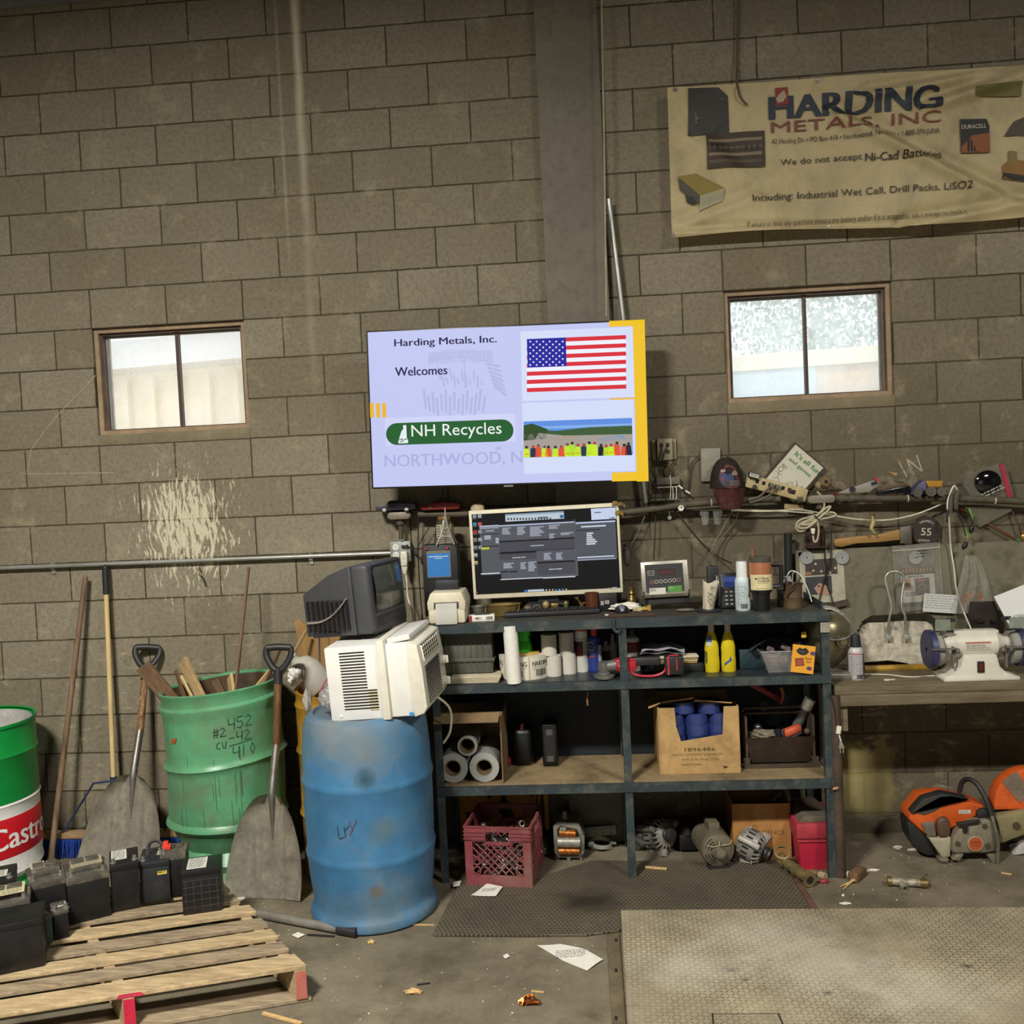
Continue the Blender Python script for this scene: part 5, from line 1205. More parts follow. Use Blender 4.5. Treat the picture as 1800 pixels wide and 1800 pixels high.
# ================================================================== steel rack
PAINT = mat('blue_grey_rack_paint', '2f3b3f', .5, .1, var=.2, scale=6, dirt='6c6a60', damt=.55, dscale=9)
RZ = (1.21, .925, .452); RX = (1.80, 2.667, 3.568); RYF, RYB = -.52, -.09
t = T('steel_rack', 'dark blue grey angle iron work rack with three levels in the middle', 'rack', (2.68, -.30, 0))
def L3(x, y, z): return (x-2.68, y+.30, z)
for x in RX:
    for y, sg in ((RYF, 1), (RYB, -1)):
        MB().box(L3(x, y+sg*.003, .603), (.036, .006, 1.206)).box(L3(x-.015, y+sg*.018, .603), (.006, .032, 1.206)).ob('post', PAINT, t)
xm = (RX[0]+RX[2])/2; xl = RX[2]-RX[0]+.036
for i, z in enumerate(RZ):
    hgt = (.043, .037, .04)[i]
    MB().box(L3(xm, RYF-.0035, z-hgt/2), (xl, .006, hgt)).box(L3(xm, RYF+.017, z-.003), (xl, .036, .005)).ob('front_rail', PAINT, t)
    MB().box(L3(xm, RYB+.004, z-hgt/2), (xl, .006, hgt)).ob('back_rail', PAINT, t)
    for x in (RX[0], RX[1], RX[2]): MB().box(L3(x+.02, (RYF+RYB)/2, z-hgt/2-.002), (.006, RYB-RYF-.02, hgt)).ob('side_rail', PAINT, t)
MB().box(L3(xm, (RYF+RYB)/2, RZ[0]+.001), (xl-.01, RYB-RYF, .004)).ob('counter_sheet', mat('counter_dark', '3a3b38', .55, .1, var=.2, scale=9, dirt='5c4c38', damt=.5, dscale=5), t)
MB().box(L3(xm, (RYF+RYB)/2+.005, RZ[1]+.001), (xl-.02, RYB-RYF-.02, .004)).ob('shelf_sheet', mat('shelf_dark_steel', '2d3538', .4, .2, var=.2, scale=7, dirt='5d5848', damt=.4), t)
MB().box(L3(xm, (RYF+RYB)/2+.005, RZ[2]+.003), (xl-.02, RYB-RYF-.02, .008)).ob('shelf_board', mat('dusty_board', '8a7656', .9, var=.2, scale=5, dirt='50432f', damt=.7, dscale=4), t)
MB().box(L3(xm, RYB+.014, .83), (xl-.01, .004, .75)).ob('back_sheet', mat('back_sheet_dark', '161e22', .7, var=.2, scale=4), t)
MB().box(L3(3.572, -.28, 1.228), (.006, .36, .035)).ob('side_lip', PAINT, t)
MB().tube([L3(2.632, -.53, 1.206), L3(2.63, -.53, 1.165), L3(2.648, -.53, 1.15), L3(2.658, -.53, 1.165)], .008, 8, k=4).ob('hook', PAINT, t)
MB().box(L3(3.566, -.5272, 1.14), (.04, .003, .045)).ob('tape_patch', mat('grey_tape', '9a968a', .5, var=.2), t)
Z1, Z2, Z3 = 1.2135, .9285, .4595
def sc(p): return (Vector(p)-CX).dot(FWD)/1700
# ---- on the counter: black stand with sign, tower, jar, figure
p = fl(797, 1062, Z1); bh = .30
t = T('black_stand', 'tall black box carrying a blue sign card behind the label printer', 'box', (p.x, -.21, Z1))
zt = at(797, 957, -.27).z-Z1
MB().box((.003, 0, zt/2), (.17, .11, zt), b=.004).ob('body', mat('black_coroplast', '17191b', .5), t)
a = Art(); a.rect(-.058, 0, .058, .13, '77705f'); a.up(); a.rect(-.054, .004, .054, .118, '2f7cc9'); a.up(); a.rect(-.048, .100, .048, .1045, 'b9d2ec'); a.rect(-.018, .091, .018, .095, 'b9d2ec')
a.ob('sign_card', INK, t, (-.004, -.0565, zt-.158))
for x in (-.062, .042): MB().cyl((x, -.055, zt-.016), (x, -.066, zt-.016), .004, .006, 8).ob('push_pin', mat('pin_red', 'b8283a', .4), t)
zt += Z1
EIF = mat('silver_tower', 'b9b4a8', .35, .6)
et = T('tower_model', 'silver lattice tower souvenir standing on the black box', 'souvenir', (at(785, 957, -.24).x, -.235, zt))
H_ = at(785, 893, -.235).z-zt
mb = MB()
for sx in (-1, 1):
    for sy in (-1, 1):
        P = [(sx*.041*(1-s)**2.2*1.0+sx*.0035*(1-s), sy*.041*(1-s)**2.2+sy*.0035*(1-s), H_*s) for s in [i/10 for i in range(11)]]
        mb.tube(P, .0035, 6)
for s in (.22, .45): r_ = .041*(1-s)**2.2+.006; mb.box((0, 0, H_*s), (2*r_, 2*r_, .005))
for i in range(12):
    s = .03+i*.05; s2 = s+.05; r0 = .041*(1-s)**2.2; r1 = .041*(1-s2)**2.2
    for sy in (-1, 1): mb.cyl((-r0, sy*r0, H_*s), (r1, sy*r1, H_*s2), .0014, n=5).cyl((r0, sy*r0, H_*s), (-r1, sy*r1, H_*s2), .0014, n=5)
mb.ob('tower', EIF, et); MB().cyl((0, 0, H_*.93), (0, 0, H_*1.02), .004, .002, 8).ob('spire', EIF, et)
jt = T('glass_jar', 'glass jar with paper label and gold lid behind the tower model', 'jar', (at(784, 957, -.19).x-.004, -.183, zt))
MB().lathe([(.005, 0), (.044, 0), (.046, .01), (.046, .09), (.03, .115), (.03, .125), (.005, .126)], 28).ob('glass', mat('jar_glass', '6a6350', .1, alpha=.55, spec=.9), jt)
MB().lathe([(.005, .12), (.032, .12), (.032, .135), (.005, .136)], 24).ob('lid', mat('gold_lid', 'a88a4c', .35, .6), jt)
a = Art(wrap(.0465, d0=.001), maxlen=.01); a.rect(-.04, .03, .04, .095, 'c9c2ab', 8, 1); a.up(); a.greek(-.035, .09, .07, 5, .012, '6a5f50'); a.ob('paper_label', INK, jt)
ft = T('toy_figure', 'cream head shaped figure with raised hand peeking from behind the small screen', 'figure', at(836, 905, -.125))
SKIN = mat('cream_figure', 'b9a888', .6, var=.12, dirt='8a5a42', damt=.3, dscale=14)
rag((.012, 0, .01), (.038, .03, .05), 6, amp=.08).ob('head', SKIN, ft); rag((-.012, -.03, -.065), (.018, .016, .02), 9, amp=.25).ob('hand', SKIN, ft)
MB().cyl((.02, 0, -.04), (.03, 0, -.17), .024, .03, 14).ob('body', mat('dark_cloth_figure', '2a2522', .8), ft)
# ---- label printer
p = fl(791, 1091, Z1)
t = T('label_printer', 'cream label printer with a white label hanging out on the left of the counter', 'printer', (p.x, -.425, Z1))
CRM = mat('printer_cream', 'cfc8b0', .5, var=.06, dirt='a0967a', damt=.3)
MB().box((0, 0, .035), (.172, .19, .07), b=.012).ob('base', CRM, t)
MB().prism([(-.088, .06), (-.09, .10), (-.072, .145), (.072, .145), (.09, .10), (.088, .06)], -.095, .095, bev=.008).ob('cover', CRM, t)
MB().box((-.008, .02, .165), (.11, .03, .05), b=.004).ob('black_rest', BLACKP, t)
MB().box((-.0, -.0955, .085), (.115, .006, .03), b=.002).ob('slot', mat('slot_maroon', '402a30', .6), t)
MB().box((-.06, -.09, .135), (.02, .004, .004)).ob('button', DARK, t)
MB().sheet(lambda u, v: Vector(((u-.5)*.098, -.098-.014*math.sin(v*PI*.6), .098-v*.098)), 6, 12, .0008).ob('label', mat('white_paper', 'e9e8e2', .7, var=.03), t)
p = fl(848, 1090, Z1)
t = T('sample_box', 'small white and red box lying on the counter right of the printer', 'box', (p.x, -.455, Z1), (0, 0, .05))
MB().box((0, 0, .014), (.118, .05, .028), b=.001).ob('carton', mat('carton_white', 'dedad0', .6, var=.05), t)
a = Art(); a.rect(-.0595, .001, -.045, .027, '8f2a33'); a.rect(-.03, .008, -.012, .02, '8d7a78'); a.text('22', -.012, .008, .012, .012, '332e2e'); a.bars(.02, .006, .03, .016); a.ob('print', INK, t, y0=-.0255)
MB().box((.0, 0, .033), (.07, .02, .01), b=.003).ob('marker', BLACKP, t)
# keyboard
A_, B_, C_ = fl(887, 1087, Z1), fl(1055, 1079, Z1), fl(887, 1073, Z1)
e = B_-A_; ang = math.atan2(e.y, e.x); w_ = e.length
t = T('keyboard', 'long black keyboard along the front of the counter', 'keyboard', (A_+B_)/2+Vector((-math.sin(ang), math.cos(ang), 0))*.07, (.0, 0, ang))
MB().box((0, 0, .012), (w_, .135, .02), b=.005).ob('case', BLACKP, t)
mb = MB()
for j in range(5):
    for i in range(20):
        mb.box((-w_/2+.02+i*(w_-.03)/20+.003*j, -.045+j*.021, .0245), ((w_-.03)/20-.0035, .016, .006), b=.0015, seg=1)
mb.ob('keys', mat('key_black', '1e1e21', .45), t)
# small things under the screen
def lathe_thing(name, label, cat, u, v, z, prof, m, n=28, part='body', y=None, grp=None):
    p = fl(u, v, z) if y is None else at(u, v, y); t = T(name, label, cat, (p.x, p.y if y is None else y, z), group=grp)
    MB().lathe(prof, n).ob(part, m, t); return t
PEW = mat('pewter', '77736a', .5, .4, dirt='4a443a', damt=.4); BRS = mat('old_brass', '8f7a48', .4, .7, dirt='4f4328', damt=.5)
lathe_thing('small_pot', 'small dull grey pot right of the label printer', 'pot', 840, 1080, Z1, [(.005, 0), (.026, 0), (.033, .05), (.036, .052), (.036, .056), (.03, .055), (.024, .01), (.005, .01)], PEW, y=-.36)
p = fl(885, 1081, Z1)
t = T('brass_planter', 'oval brass planter with wire handles under the small screen', 'planter', (p.x, -.335, Z1))
MB().lathe([(.005, 0), (.062, 0), (.07, .004), (.08, .05), (.088, .054), (.088, .058), (.077, .055), (.066, .008), (.005, .006)], 40, M=Matrix.Diagonal((1, .55, 1, 1))).ob('bowl', BRS, t)
for s in (-1, 1): MB().tube([(s*.084, -.02, .052), (s*.075, -.05, .02), (s*.07, -.055, .0)], .0025, 6).ob('handle', BRS, t)
p = at(936, 1070, -.30)
t = T('bronze_cannon', 'little bronze sack and spoked wheel ornament behind the keyboard', 'ornament', (p.x, -.30, Z1))
rag((-.02, 0, .024), (.026, .02, .022), 3, amp=.1).ob('sack', mat('dark_bronze', '55483a', .5, .4), t)
mb = MB().lathe([(.018, -.002), (.022, -.002), (.022, .002), (.018, .002)], 24, M=Matrix.Translation((.022, -.02, .024)) @ Matrix.Rotation(PI/2, 4, 'X'), caps=False)
for k in range(8): mb.cyl((.022, -.02, .024), (.022+.02*math.cos(k*PI/4), -.02, .024+.02*math.sin(k*PI/4)), .0014, n=5)
mb.ob('wheel', PEW, t)
p = at(970, 1069, -.30)
t = T('skull_ornament', 'small skull head beside a gold box on a black base behind the keyboard', 'ornament', (p.x, -.30, Z1))
MB().box((.012, 0, .014), (.07, .04, .028), b=.008).ob('base', BLACKP, t); MB().sph((-.028, 0, .04), (.018, .018, .02), 14).ob('head', mat('dull_gold', '9c8a5c', .5, .3), t); MB().box((.014, 0, .037), (.035, .025, .02), b=.004).ob('gold_box', BRS, t)
p = at(995, 1068, -.30)
t = T('small_bust', 'tiny gold capped figure with white base behind the keyboard', 'figure', (p.x, -.30, Z1))
MB().lathe([(.004, 0), (.010, 0), (.009, .02), (.004, .021)], 16).ob('base', mat('bust_white', 'c9c4b4', .5), t); MB().lathe([(.004, .02), (.011, .022), (.011, .036), (.006, .04)], 16).ob('body', mat('bust_green', '4c5a3a', .5), t); MB().sph((0, 0, .045), .0105, 12).ob('head', mat('bust_gold', 'b08a4c', .4, .5), t)
p = at(1018, 1067, -.30)
t = T('gold_statuette', 'gold trident statuette on a square gold base behind the keyboard', 'figure', (p.x, -.30, Z1))
MB().box((-.018, 0, .012), (.032, .025, .024), b=.003).ob('base', BRS, t); MB().lathe([(.003, 0), (.016, 0), (.010, .012), (.008, .03), (.012, .04), (.003, .046)], 12, M=Matrix.Translation((.012, 0, 0))).ob('body', BRS, t)
MB().tube([(.006, 0, .04), (.0, 0, .055), (-.012, 0, .072)], .003, 6).tube([(-.02, 0, .072), (-.012, 0, .064), (-.002, 0, .074)], .0025, 6).tube([(.012, 0, .04), (.028, 0, .045), (.036, 0, .035)], .003, 6).ob('arms', BRS, t)
lathe_thing('copper_cup', 'dark copper cup behind the right end of the keyboard', 'cup', 1041, 1066, Z1, [(.005, 0), (.03, 0), (.034, .09), (.031, .09), (.028, .005), (.005, .005)], mat('copper_dark', '7a4a35', .35, .6), y=-.29)
p = fl(1069, 1072, Z1)
t = T('black_carton', 'small black box with white marks under the right corner of the small screen', 'box', (p.x, -.28, Z1))
MB().box((0, 0, .04), (.085, .05, .08), b=.002).ob('carton', mat('black_card', '141416', .5), t)
a = Art(); a.rect(-.035, .03, -.02, .05, 'a5a5a2'); a.bars(-.015, .035, .02, .018, 'c9c9c4'); a.ob('print', INK, t, y0=-.026)
lathe_thing('brass_weight', 'turned brass chess-piece weight left of the scale display', 'weight', 1111, 1058, Z1, [(r_*1.35, z_) for r_, z_ in [(.004, 0), (.018, 0), (.019, .006), (.016, .02), (.011, .026), (.017, .034), (.017, .05), (.012, .06), (.009, .07), (.014, .078), (.009, .092), (.010, .104), (.004, .112)]], mat('aged_brass', '7d6a3c', .35, .7), y=-.27)
# mouse, cloth, glove
p = fl(1093, 1077, Z1)
t = T('computer_mouse', 'black and silver computer mouse at the counter edge', 'mouse', (p.x, p.y-.02, Z1+.006))
MB().sph((0, 0, .006), (.036, .05, .027), 20).ob('shell', mat('mouse_black', '1c1d22', .25, spec=.7), t); MB().sph((0, -.004, .0125), (.022, .046, .023), 16).ob('silver_panel', mat('mouse_silver', '8d92a0', .3, .5), t)
solo(MB().box((0, 0, .003), (.24, .12, .006), b=.002), 'mouse_pad', mat('brown_pad', '45352a', .9), 'brown pad under the mouse', 'pad', (fl(1105, 1078, Z1).x, -.435, Z1))
t = T('white_rag', 'crumpled white cloth glove lying behind the mouse', 'cloth', (fl(1098, 1066, Z1).x, -.325, Z1+.022))
rag((0, 0, 0), (.07, .03, .018), 14, amp=.25).ob('cloth', mat('white_cotton', 'd9d6cc', .9, var=.06), t)
t = T('work_glove', 'stiff tan and yellow glove fingers beside the white cloth', 'glove', (fl(1126, 1073, Z1).x, -.36, Z1+.012))
rag((-.01, 0, 0), (.03, .02, .011), 5, amp=.2).ob('palm', mat('glove_cream', 'b9ad86', .8), t)
for k in range(3): MB().tube([(0, -.01+k*.01, 0), (.025, -.012+k*.012, .002+k*.004), (.045, -.014+k*.016, -.004+k*.008)], .006, 8).ob('finger', mat('glove_yellow', '9f8435', .7), t)
# scale display
c, w, h, ro = rectangle((1125, 988), (1208, 984), (1213, 1042), (1130, 1048), -.36)
t = T('scale_display', 'grey metal scale display with red digits and round keys', 'scale display', c, (math.radians(-8), ro, 0))
MB().box((0, .03, 0), (w, .06, h), b=.004).ob('case', mat('brushed_steel', 'a5a196', .4, .4), t)
a = Art(); k = w/435
def sq(x, y): return ((x-442)*k, (278-y)*k)
def sr(x0, y0, x1, y1, col): p = sq(x0, y1); r = sq(x1, y0); a.rect(*p, *r, col)
sr(262, 150, 612, 408, '2c2d2f'); a.up(); sr(380, 196, 542, 256, '2a0f12'); sr(285, 205, 345, 250, 'a19c8c'); sr(290, 368, 440, 428, 'd2cfc2'); sr(460, 356, 590, 412, '4f8f3a'); a.up()
sr(290, 210, 340, 226, '37352f'); sr(290, 230, 340, 245, '37352f')
for i in range(5): sr(395+i*26, 208, 410+i*26, 244, '571a20')
for i in range(7):
    q0 = sq(320+i*41, 312-i*1.2); a.ring(*q0, 17*k, 4*k, 'c9c3b4' if i not in (0, 6) else 'c76a60')
q0 = sq(296, 376); a.greek(q0[0], q0[1], .028, 3, .004, '55524a'); q0 = sq(466, 364); a.greek(q0[0], q0[1], .024, 3, .004, '9fc08c', seed=7)
a.ob('front_panel', INK, t, y0=-.001)
MB().box((-w/2+.006, .02, -h/2-.01), (.006, .05, .06)).box((w/2-.002, .02, -h/2-.01), (.006, .05, .06)).box((0, .05, -h/2-.025), (w, .02, .03)).ob('stand', mat('stand_black', '1d1d1d', .5), t)
solo(MB().sph((0, 0, .008), (.045, .018, .008), 14), 'metal_scrap', mat('scrap_grey', '77736a', .5, .3), 'flat grey metal scrap lying under the scale display', 'scrap', (fl(1196, 1063, Z1).x, -.40, Z1))
# coaster, cup
p = fl(1237, 1064, Z1)
solo(MB().lathe([(.005, 0), (.058, 0), (.06, .006), (.05, .009), (.005, .009)], 32), 'coaster', BLACKP, 'round black coaster under the scribbled paper cup', 'coaster', (p.x, -.41, Z1))
t = T('paper_cup', 'crumpled paper cup with black drawing on the coaster', 'cup', (p.x-.002, -.41, Z1+.009), (0, .10, 0))
def crum(v, a_, r_, z): k = 1+.16*math.sin(3*a_+z*20)+.05*math.sin(7*a_); return Vector((v.x*k, v.y*k*.8, v.z*(1+.08*math.sin(2*a_+1)*(z > .1))))
MB().lathe([(.004, .0), (.022, 0), (.028, .05), (.037, .125), (.034, .125), (.02, .01), (.004, .008)], 32, dent=crum, caps=False).ob('cup', mat('cup_paper', 'cdc3ae', .7, var=.1, dirt='8a6a4a', damt=.35, dscale=12), t)
a = Art(lambda x, y, d: Vector((x, -.0275-y*.10-d, y))); K = '26231f'
a.ring(.004, .062, .013, .002, K); a.line([(-.015, .085), (-.004, .075), (.012, .08)], .002, K); a.line([(.008, .05), (.02, .03), (.012, .022), (-.004, .034), (-.01, .05)], .002, K); a.line([(.02, .065), (.024, .045), (.018, .03)], .0016, K); a.greek(.0, .108, .02, 2, .005, K)
a.ob('drawing', INK, t)
solo(MB().box((0, 0, .10), (.05, .03, .2), (0, .03, 0), b=.006), 'black_adapter', mat('adapter_black', '1b1c1d', .5), 'tall black block standing behind the paper cup', 'adapter', (fl(1243, 1058, Z1).x, -.33, Z1))
# phone
c = fl(1272, 1060, Z1)
t = T('desk_phone', 'black desk phone with blue screen left of the white spray can', 'phone', (c.x, -.36, Z1), (math.radians(-14), 0, 0))
MB().box((0, 0, .085), (.10, .03, .165), b=.006).ob('body', mat('phone_black', '232427', .45), t)
MB().box((-.047, -.012, .085), (.022, .03, .15), b=.008).ob('handset', mat('phone_handset', '1a1a1c', .4), t)
a = Art(); a.rect(-.02, .10, .045, .148, '2d3f86'); a.up(); a.rect(-.02, .125, .045, .148, '4a5fa6'); a.ob('display', print_mat('phone_screen', emit=.6), t, y0=-.0155)
mb = MB()
for i in range(4):
    for j in range(3): mb.box((-.012+j*.023, -.016, .02+i*.019), (.014, .003, .008), b=.001, seg=1)
mb.ob('keys', mat('key_grey', '9a9a9c', .5), t)
# spray can on the counter
def spraycan(name, label, pos, r, h, body, cap, caph=.055, capr=None, art=None, rot=None):
    t = T(name, label, 'spray can', pos, rot or (0, 0, 0))
    hb = h-caph; capr = capr or r*.72
    MB().lathe([(.003, 0), (r-.002, 0), (r, .003), (r, hb-.022), (r*.93, hb-.010), (capr, hb)], 32).ob('body', body, t)
    MB().lathe([(.003, hb-.002), (capr, hb-.002), (capr*.98, h-.006), (capr*.9, h), (.003, h)], 28).ob('cap', cap, t)
    if art: art(t, r, hb)
    return t
def lab_art(cols, greek='8f9398', n=9, tall=.78, extra=None):
    def f(t, r, hb):
        a = Art(wrap(r, d0=.0006), maxlen=.012); z = hb*.06
        for col, fr_ in cols: a.rect(-r*1.5, z, r*1.5, z+hb*fr_*tall, col, 14, 1); z += hb*fr_*tall
        a.up(); a.greek(-r*.9, hb*.74, r*1.5, n, .0085, greek, seed=int(r*1e5)+n, fill=.4)
        if extra: extra(a, r, hb)
        a.ob('label', INK, t)
    return f
WHT = mat('can_white', 'd9dcda', .4, var=.04)
p = fl(1300, 1067, Z1)
def ex(a, r, hb):
    a.up(); a.disc(r*.85, hb*.45, .008, '3c5a35', 10); a.disc(r*.8, hb*.55, .006, 'c9a540', 8); a.bars(-r*.45, .012, r*.9, .022)
spraycan('spray_can', 'white spray can with pale label beside the tumbler on the counter', (p.x, -.42, Z1), .0335, .225, mat('can_pale_blue', 'c6d6d9', .4, var=.05), WHT, .07, .026, lab_art([('c9d9db', 1)], n=12, extra=ex))
# tumbler
p = fl(1337, 1071, Z1)
t = T('tumbler', 'big black and copper tumbler with cream paper sleeve and straw', 'tumbler', (p.x, -.44, Z1))
BK = mat('tumbler_black', '19191b', .4, var=.08)
MB().lathe([(.004, 0), (.036, 0), (.037, .004), (.0385, .07), (.041, .078), (.0485, .088), (.05, .096), (.05, .175), (.004, .175)], 40).ob('body', BK, t)
MB().lathe([(.0502, .15), (.0505, .152), (.0505, .222), (.0502, .224)], 40, caps=False).ob('copper_band', mat('polished_copper', 'bf7f5c', .3, .35, var=.06), t)
MB().lathe([(.05, .222), (.0515, .223), (.0515, .243), (.049, .246), (.004, .243)], 40).ob('lid', mat('smoky_lid', '55534e', .2, alpha=.85), t)
MB().cyl((-.03, 0, .22), (-.034, 0, .292), .0042, .0042, 10).ob('straw', mat('straw_copper', '9c5a3c', .4), t)
MB().tube([(.045, 0, .205), (.085, 0, .205), (.094, 0, .19), (.09, 0, .118), (.08, 0, .108), (.046, 0, .108)], .0075, 8, k=4, flat=1.4).ob('handle', BK, t)
a = Art(wrap(.0515), maxlen=.01); a.rect(-.062, .098, .062, .168, 'e3d6a6', 16, 1); a.up(); T_ = '3a3428'
a.text('HYBRID', -.022, .146, .052, .009, T_, .02); a.text('TUMBLER', -.024, .134, .056, .009, T_, .02); a.disc(-.03, .150, .006, T_, 12, ry=.004); a.greek(-.022, .13, .05, 1, .004, '7a6f52'); a.greek(-.02, .16, .03, 1, .004, '9a5a3a'); a.greek(-.03, .106, .06, 1, .005, '6a6048')
a.ob('paper_sleeve', INK, t)
p = fl(1364, 1050, Z1)
t = T('pill_bottle', 'small white bottle with green label behind the tumbler handle', 'bottle', (p.x, -.33, Z1+.075))
MB().lathe([(.003, 0), (.021, 0), (.021, .045), (.016, .05), (.016, .062), (.003, .062)], 20).ob('body', WHT, t)
a = Art(wrap(.0215), maxlen=.01); a.rect(-.02, .008, .02, .024, '2f6d3c', 6, 1); a.rect(-.02, .024, .02, .03, '26345f', 6, 1); a.ob('label', INK, t)
solo(MB().box((0, 0, .0375), (.09, .06, .074), b=.002), 'black_carton', mat('black_card', '141416', .5), 'plain black box behind the tumbler under the white bottle', 'box', (p.x, -.33, Z1))
# rusty tin with tools
p = fl(1391, 1066, Z1)
t = T('rusty_tin', 'rusty brown tin holding odd tools at the right end of the counter', 'tin', (p.x, -.40, Z1))
RUST = mat('rusty_tin', '5f4a30', .7, .2, var=.25, scale=12, dirt='33281c', damt=.6, dscale=8)
MB().lathe([(.004, 0), (.043, 0), (.044, .008), (.042, .012), (.042, .05), (.043, .052), (.042, .055), (.042, .112), (.044, .115), (.04, .114), (.038, .02), (.004, .018)], 32, caps=False).ob('tin', RUST, t)
mb = MB().tube([(.0, .0, .05), (-.0, -.01, .15), (.012, -.012, .165), (.022, -.01, .155), (.025, 0, .06)], .0028, 6, k=4); mb.ob('wire_clip', GALV, t)
MB().cyl((-.02, 0, .04), (-.03, -.01, .14), .006, .005, 10).ob('tool', mat('tool_dull', '8d8a80', .4, .6), t)
MB().tube([(.04, 0, .14), (.0, -.045, .10), (-.03, -.045, .075), (-.036, -.04, .06)], .006, 7, k=4, flat=.6).tube([(.042, -.01, .11), (.0, -.048, .12), (-.02, -.046, .095)], .005, 7, k=4).ob('leather_tie', mat('tie_leather', '4a3c2a', .8), t)
MB().tube([(-.035, 0, .12), (-.01, -.01, .17), (.03, -.02, .155), (.06, -.03, .09), (.075, -.04, .03)], .0025, 6, k=5).ob('white_wire', IV, t)
solo(MB().cyl((-.012, 0, .004), (.012, 0, .004), .004, .004, 8).sph((.01, 0, .008), .005, 8), 'metal_bits', mat('bit_pale', 'a89e90', .4, .4), 'small metal bits on the counter in front of the spray can', 'scrap', (fl(1288, 1066, Z1).x, fl(1288, 1067, Z1).y, Z1))
solo(MB().lathe([(.001, 0), (.009, 0), (.009, .011), (.001, .012)], 14), 'bottle_cap', mat('cap_white', 'd5d2c6', .5), 'tiny white cap left of the mouse on the counter', 'cap', (fl(1066, 1079, Z1).x, -.47, Z1))
# ---- computer screen
px = ((822, 897), (1087, 885), (1096, 1040), (834, 1055))
c, w, h, ro = rectangle(*px, -.225)
t = T('computer_monitor', 'cream framed computer monitor showing grey program windows', 'monitor', c, (0, ro, 0))
CRF = mat('monitor_cream', 'ddd6bd', .5, var=.05, dirt='b5a888', damt=.3)
MB().box((0, .025, 0), (w, .045, h), b=.004).ob('casing', CRF, t)
MB().box((0, .05, -.19), (.10, .03, .14)).box((0, .02, h/-2-.035+.0), (.2, .12, .012)).ob('stand', BLACKP, t)
for x, z, m, nm in ((w/2-.012, h/2-.006, 'b39a62', 'clip'), (w/2+.012, h/2-.012, 'a08a5c', 'clip'), (w/2+.0, h/2-.052, 'c2a44c', 'clip')):
    MB().sheet(lambda u, v: Vector((x+(u-.5)*.04, -.004-.006*math.sin(u*5), z+(v-.5)*.018+.008*math.sin(u*4))), 6, 3, .002).ob(nm, mat('tan_clip_'+m, m, .6), t)
a = Art(step=.0003); fr = Frame(*px, w, h); q, rect, text, poly, line = art_tools(fr, a, 810, 870, 6.)
rect(105, 200, 1640, 1062, '0a0a0c')
for cmd in [a.up]: cmd()
G1, G2, LT, WH = '53555c', '46474e', '9aa0ac', 'c6cbd6'
rect(465, 200, 1088, 280, 'b9c6cf'); rect(1372, 150, 1632, 268, 'c3cfe6'); rect(190, 320, 400, 852, G1); rect(1200, 290, 1630, 690, '4f525b'); a.up()
rect(467, 200, 1088, 216, '7d93a6')
for i in range(15): rect(490+i*32, 240, 506+i*32, 264, '3a3f46')
rect(815, 232, 918, 252, '6a6b70'); rect(1045, 212, 1085, 246, '2f6ba3'); text('148', 1568, 236, 1622, 264, '15151c', .02); rect(1410, 185, 1480, 196, '55606e')
rect(190, 322, 400, 336, 'a9b2c6'); rect(192, 340, 400, 358, '8d92a0'); rect(245, 425, 315, 470, LT); rect(258, 372, 350, 384, LT); rect(205, 412, 400, 420, '1c1c20'); rect(215, 552, 300, 577, 'b9bd2f'); rect(212, 540, 400, 550, '17171a'); rect(365, 450, 400, 510, LT); rect(215, 830, 415, 842, WH)
rect(1200, 292, 1630, 308, 'b5c0dd'); rect(1270, 330, 1530, 346, WH); rect(1205, 374, 1470, 382, '17171a')
for i in range(6): rect(1328, 400+i*22, 1328+(70, 55, 65, 90, 110, 95)[i], 416+i*22, WH)
rect(1215, 655, 1620, 668, WH); rect(1215, 682, 1640, 695, '8f98ad')
a.up(); rect(395, 298, 1212, 898, G1); a.up()
rect(395, 298, 1200, 316, '1b1b20'); rect(395, 318, 1200, 332, 'a9b4cc')
rect(405, 500, 1205, 610, G2); rect(410, 628, 802, 690, G2); rect(812, 725, 1215, 850, G2); rect(405, 484, 1205, 500, '151518'); rect(412, 608, 802, 626, '151518'); rect(812, 706, 1210, 724, '151518'); rect(405, 604, 1205, 610, '121214')
for x, y, ww, n in ((435, 345, 90, 5), (595, 335, 90, 6), (730, 335, 150, 7), (930, 318, 118, 3), (935, 408, 62, 4), (1055, 398, 135, 2), (455, 720, 110, 4), (635, 712, 62, 5), (718, 705, 85, 7), (880, 612, 80, 5), (1010, 610, 70, 5)):
    for i in range(n): rect(x, y+i*15, x+ww*(1-.1*((i*3) % 4)), y+i*15+11, LT)
for x, y in ((738, 532), (548, 658), (935, 780)): rect(x, y, x+140, y+9, WH)
rect(425, 890, 870, 900, WH); rect(870, 870, 1215, 882, WH); rect(430, 806, 510, 820, '1a1a1d'); rect(520, 804, 605, 818, '1a1a1d')
a.up()
for i in range(7):
    cc = ('8d949c', '3a86b8', 'b02a35', '77777a', '6f8090', '9aa7b0', 'b59a6a', 'aab2b8')[i]; rect(118+i*4, 206+i*82, 156+i*4, 236+i*82, cc); rect(112+i*4, 242+i*82, 160+i*4, 249+i*82, '77777c')
for i in range(5): rect(172+i*3, 202+i*83, 212+i*3, 238+i*83, ('9a9a9c', 'b2524a', '8a8a8c', '9a9a9a', '8d8d90')[i])
rect(680, 1006, 706, 1026, '3f7fd0'); rect(714, 1002, 886, 1024, 'b9c4d2')
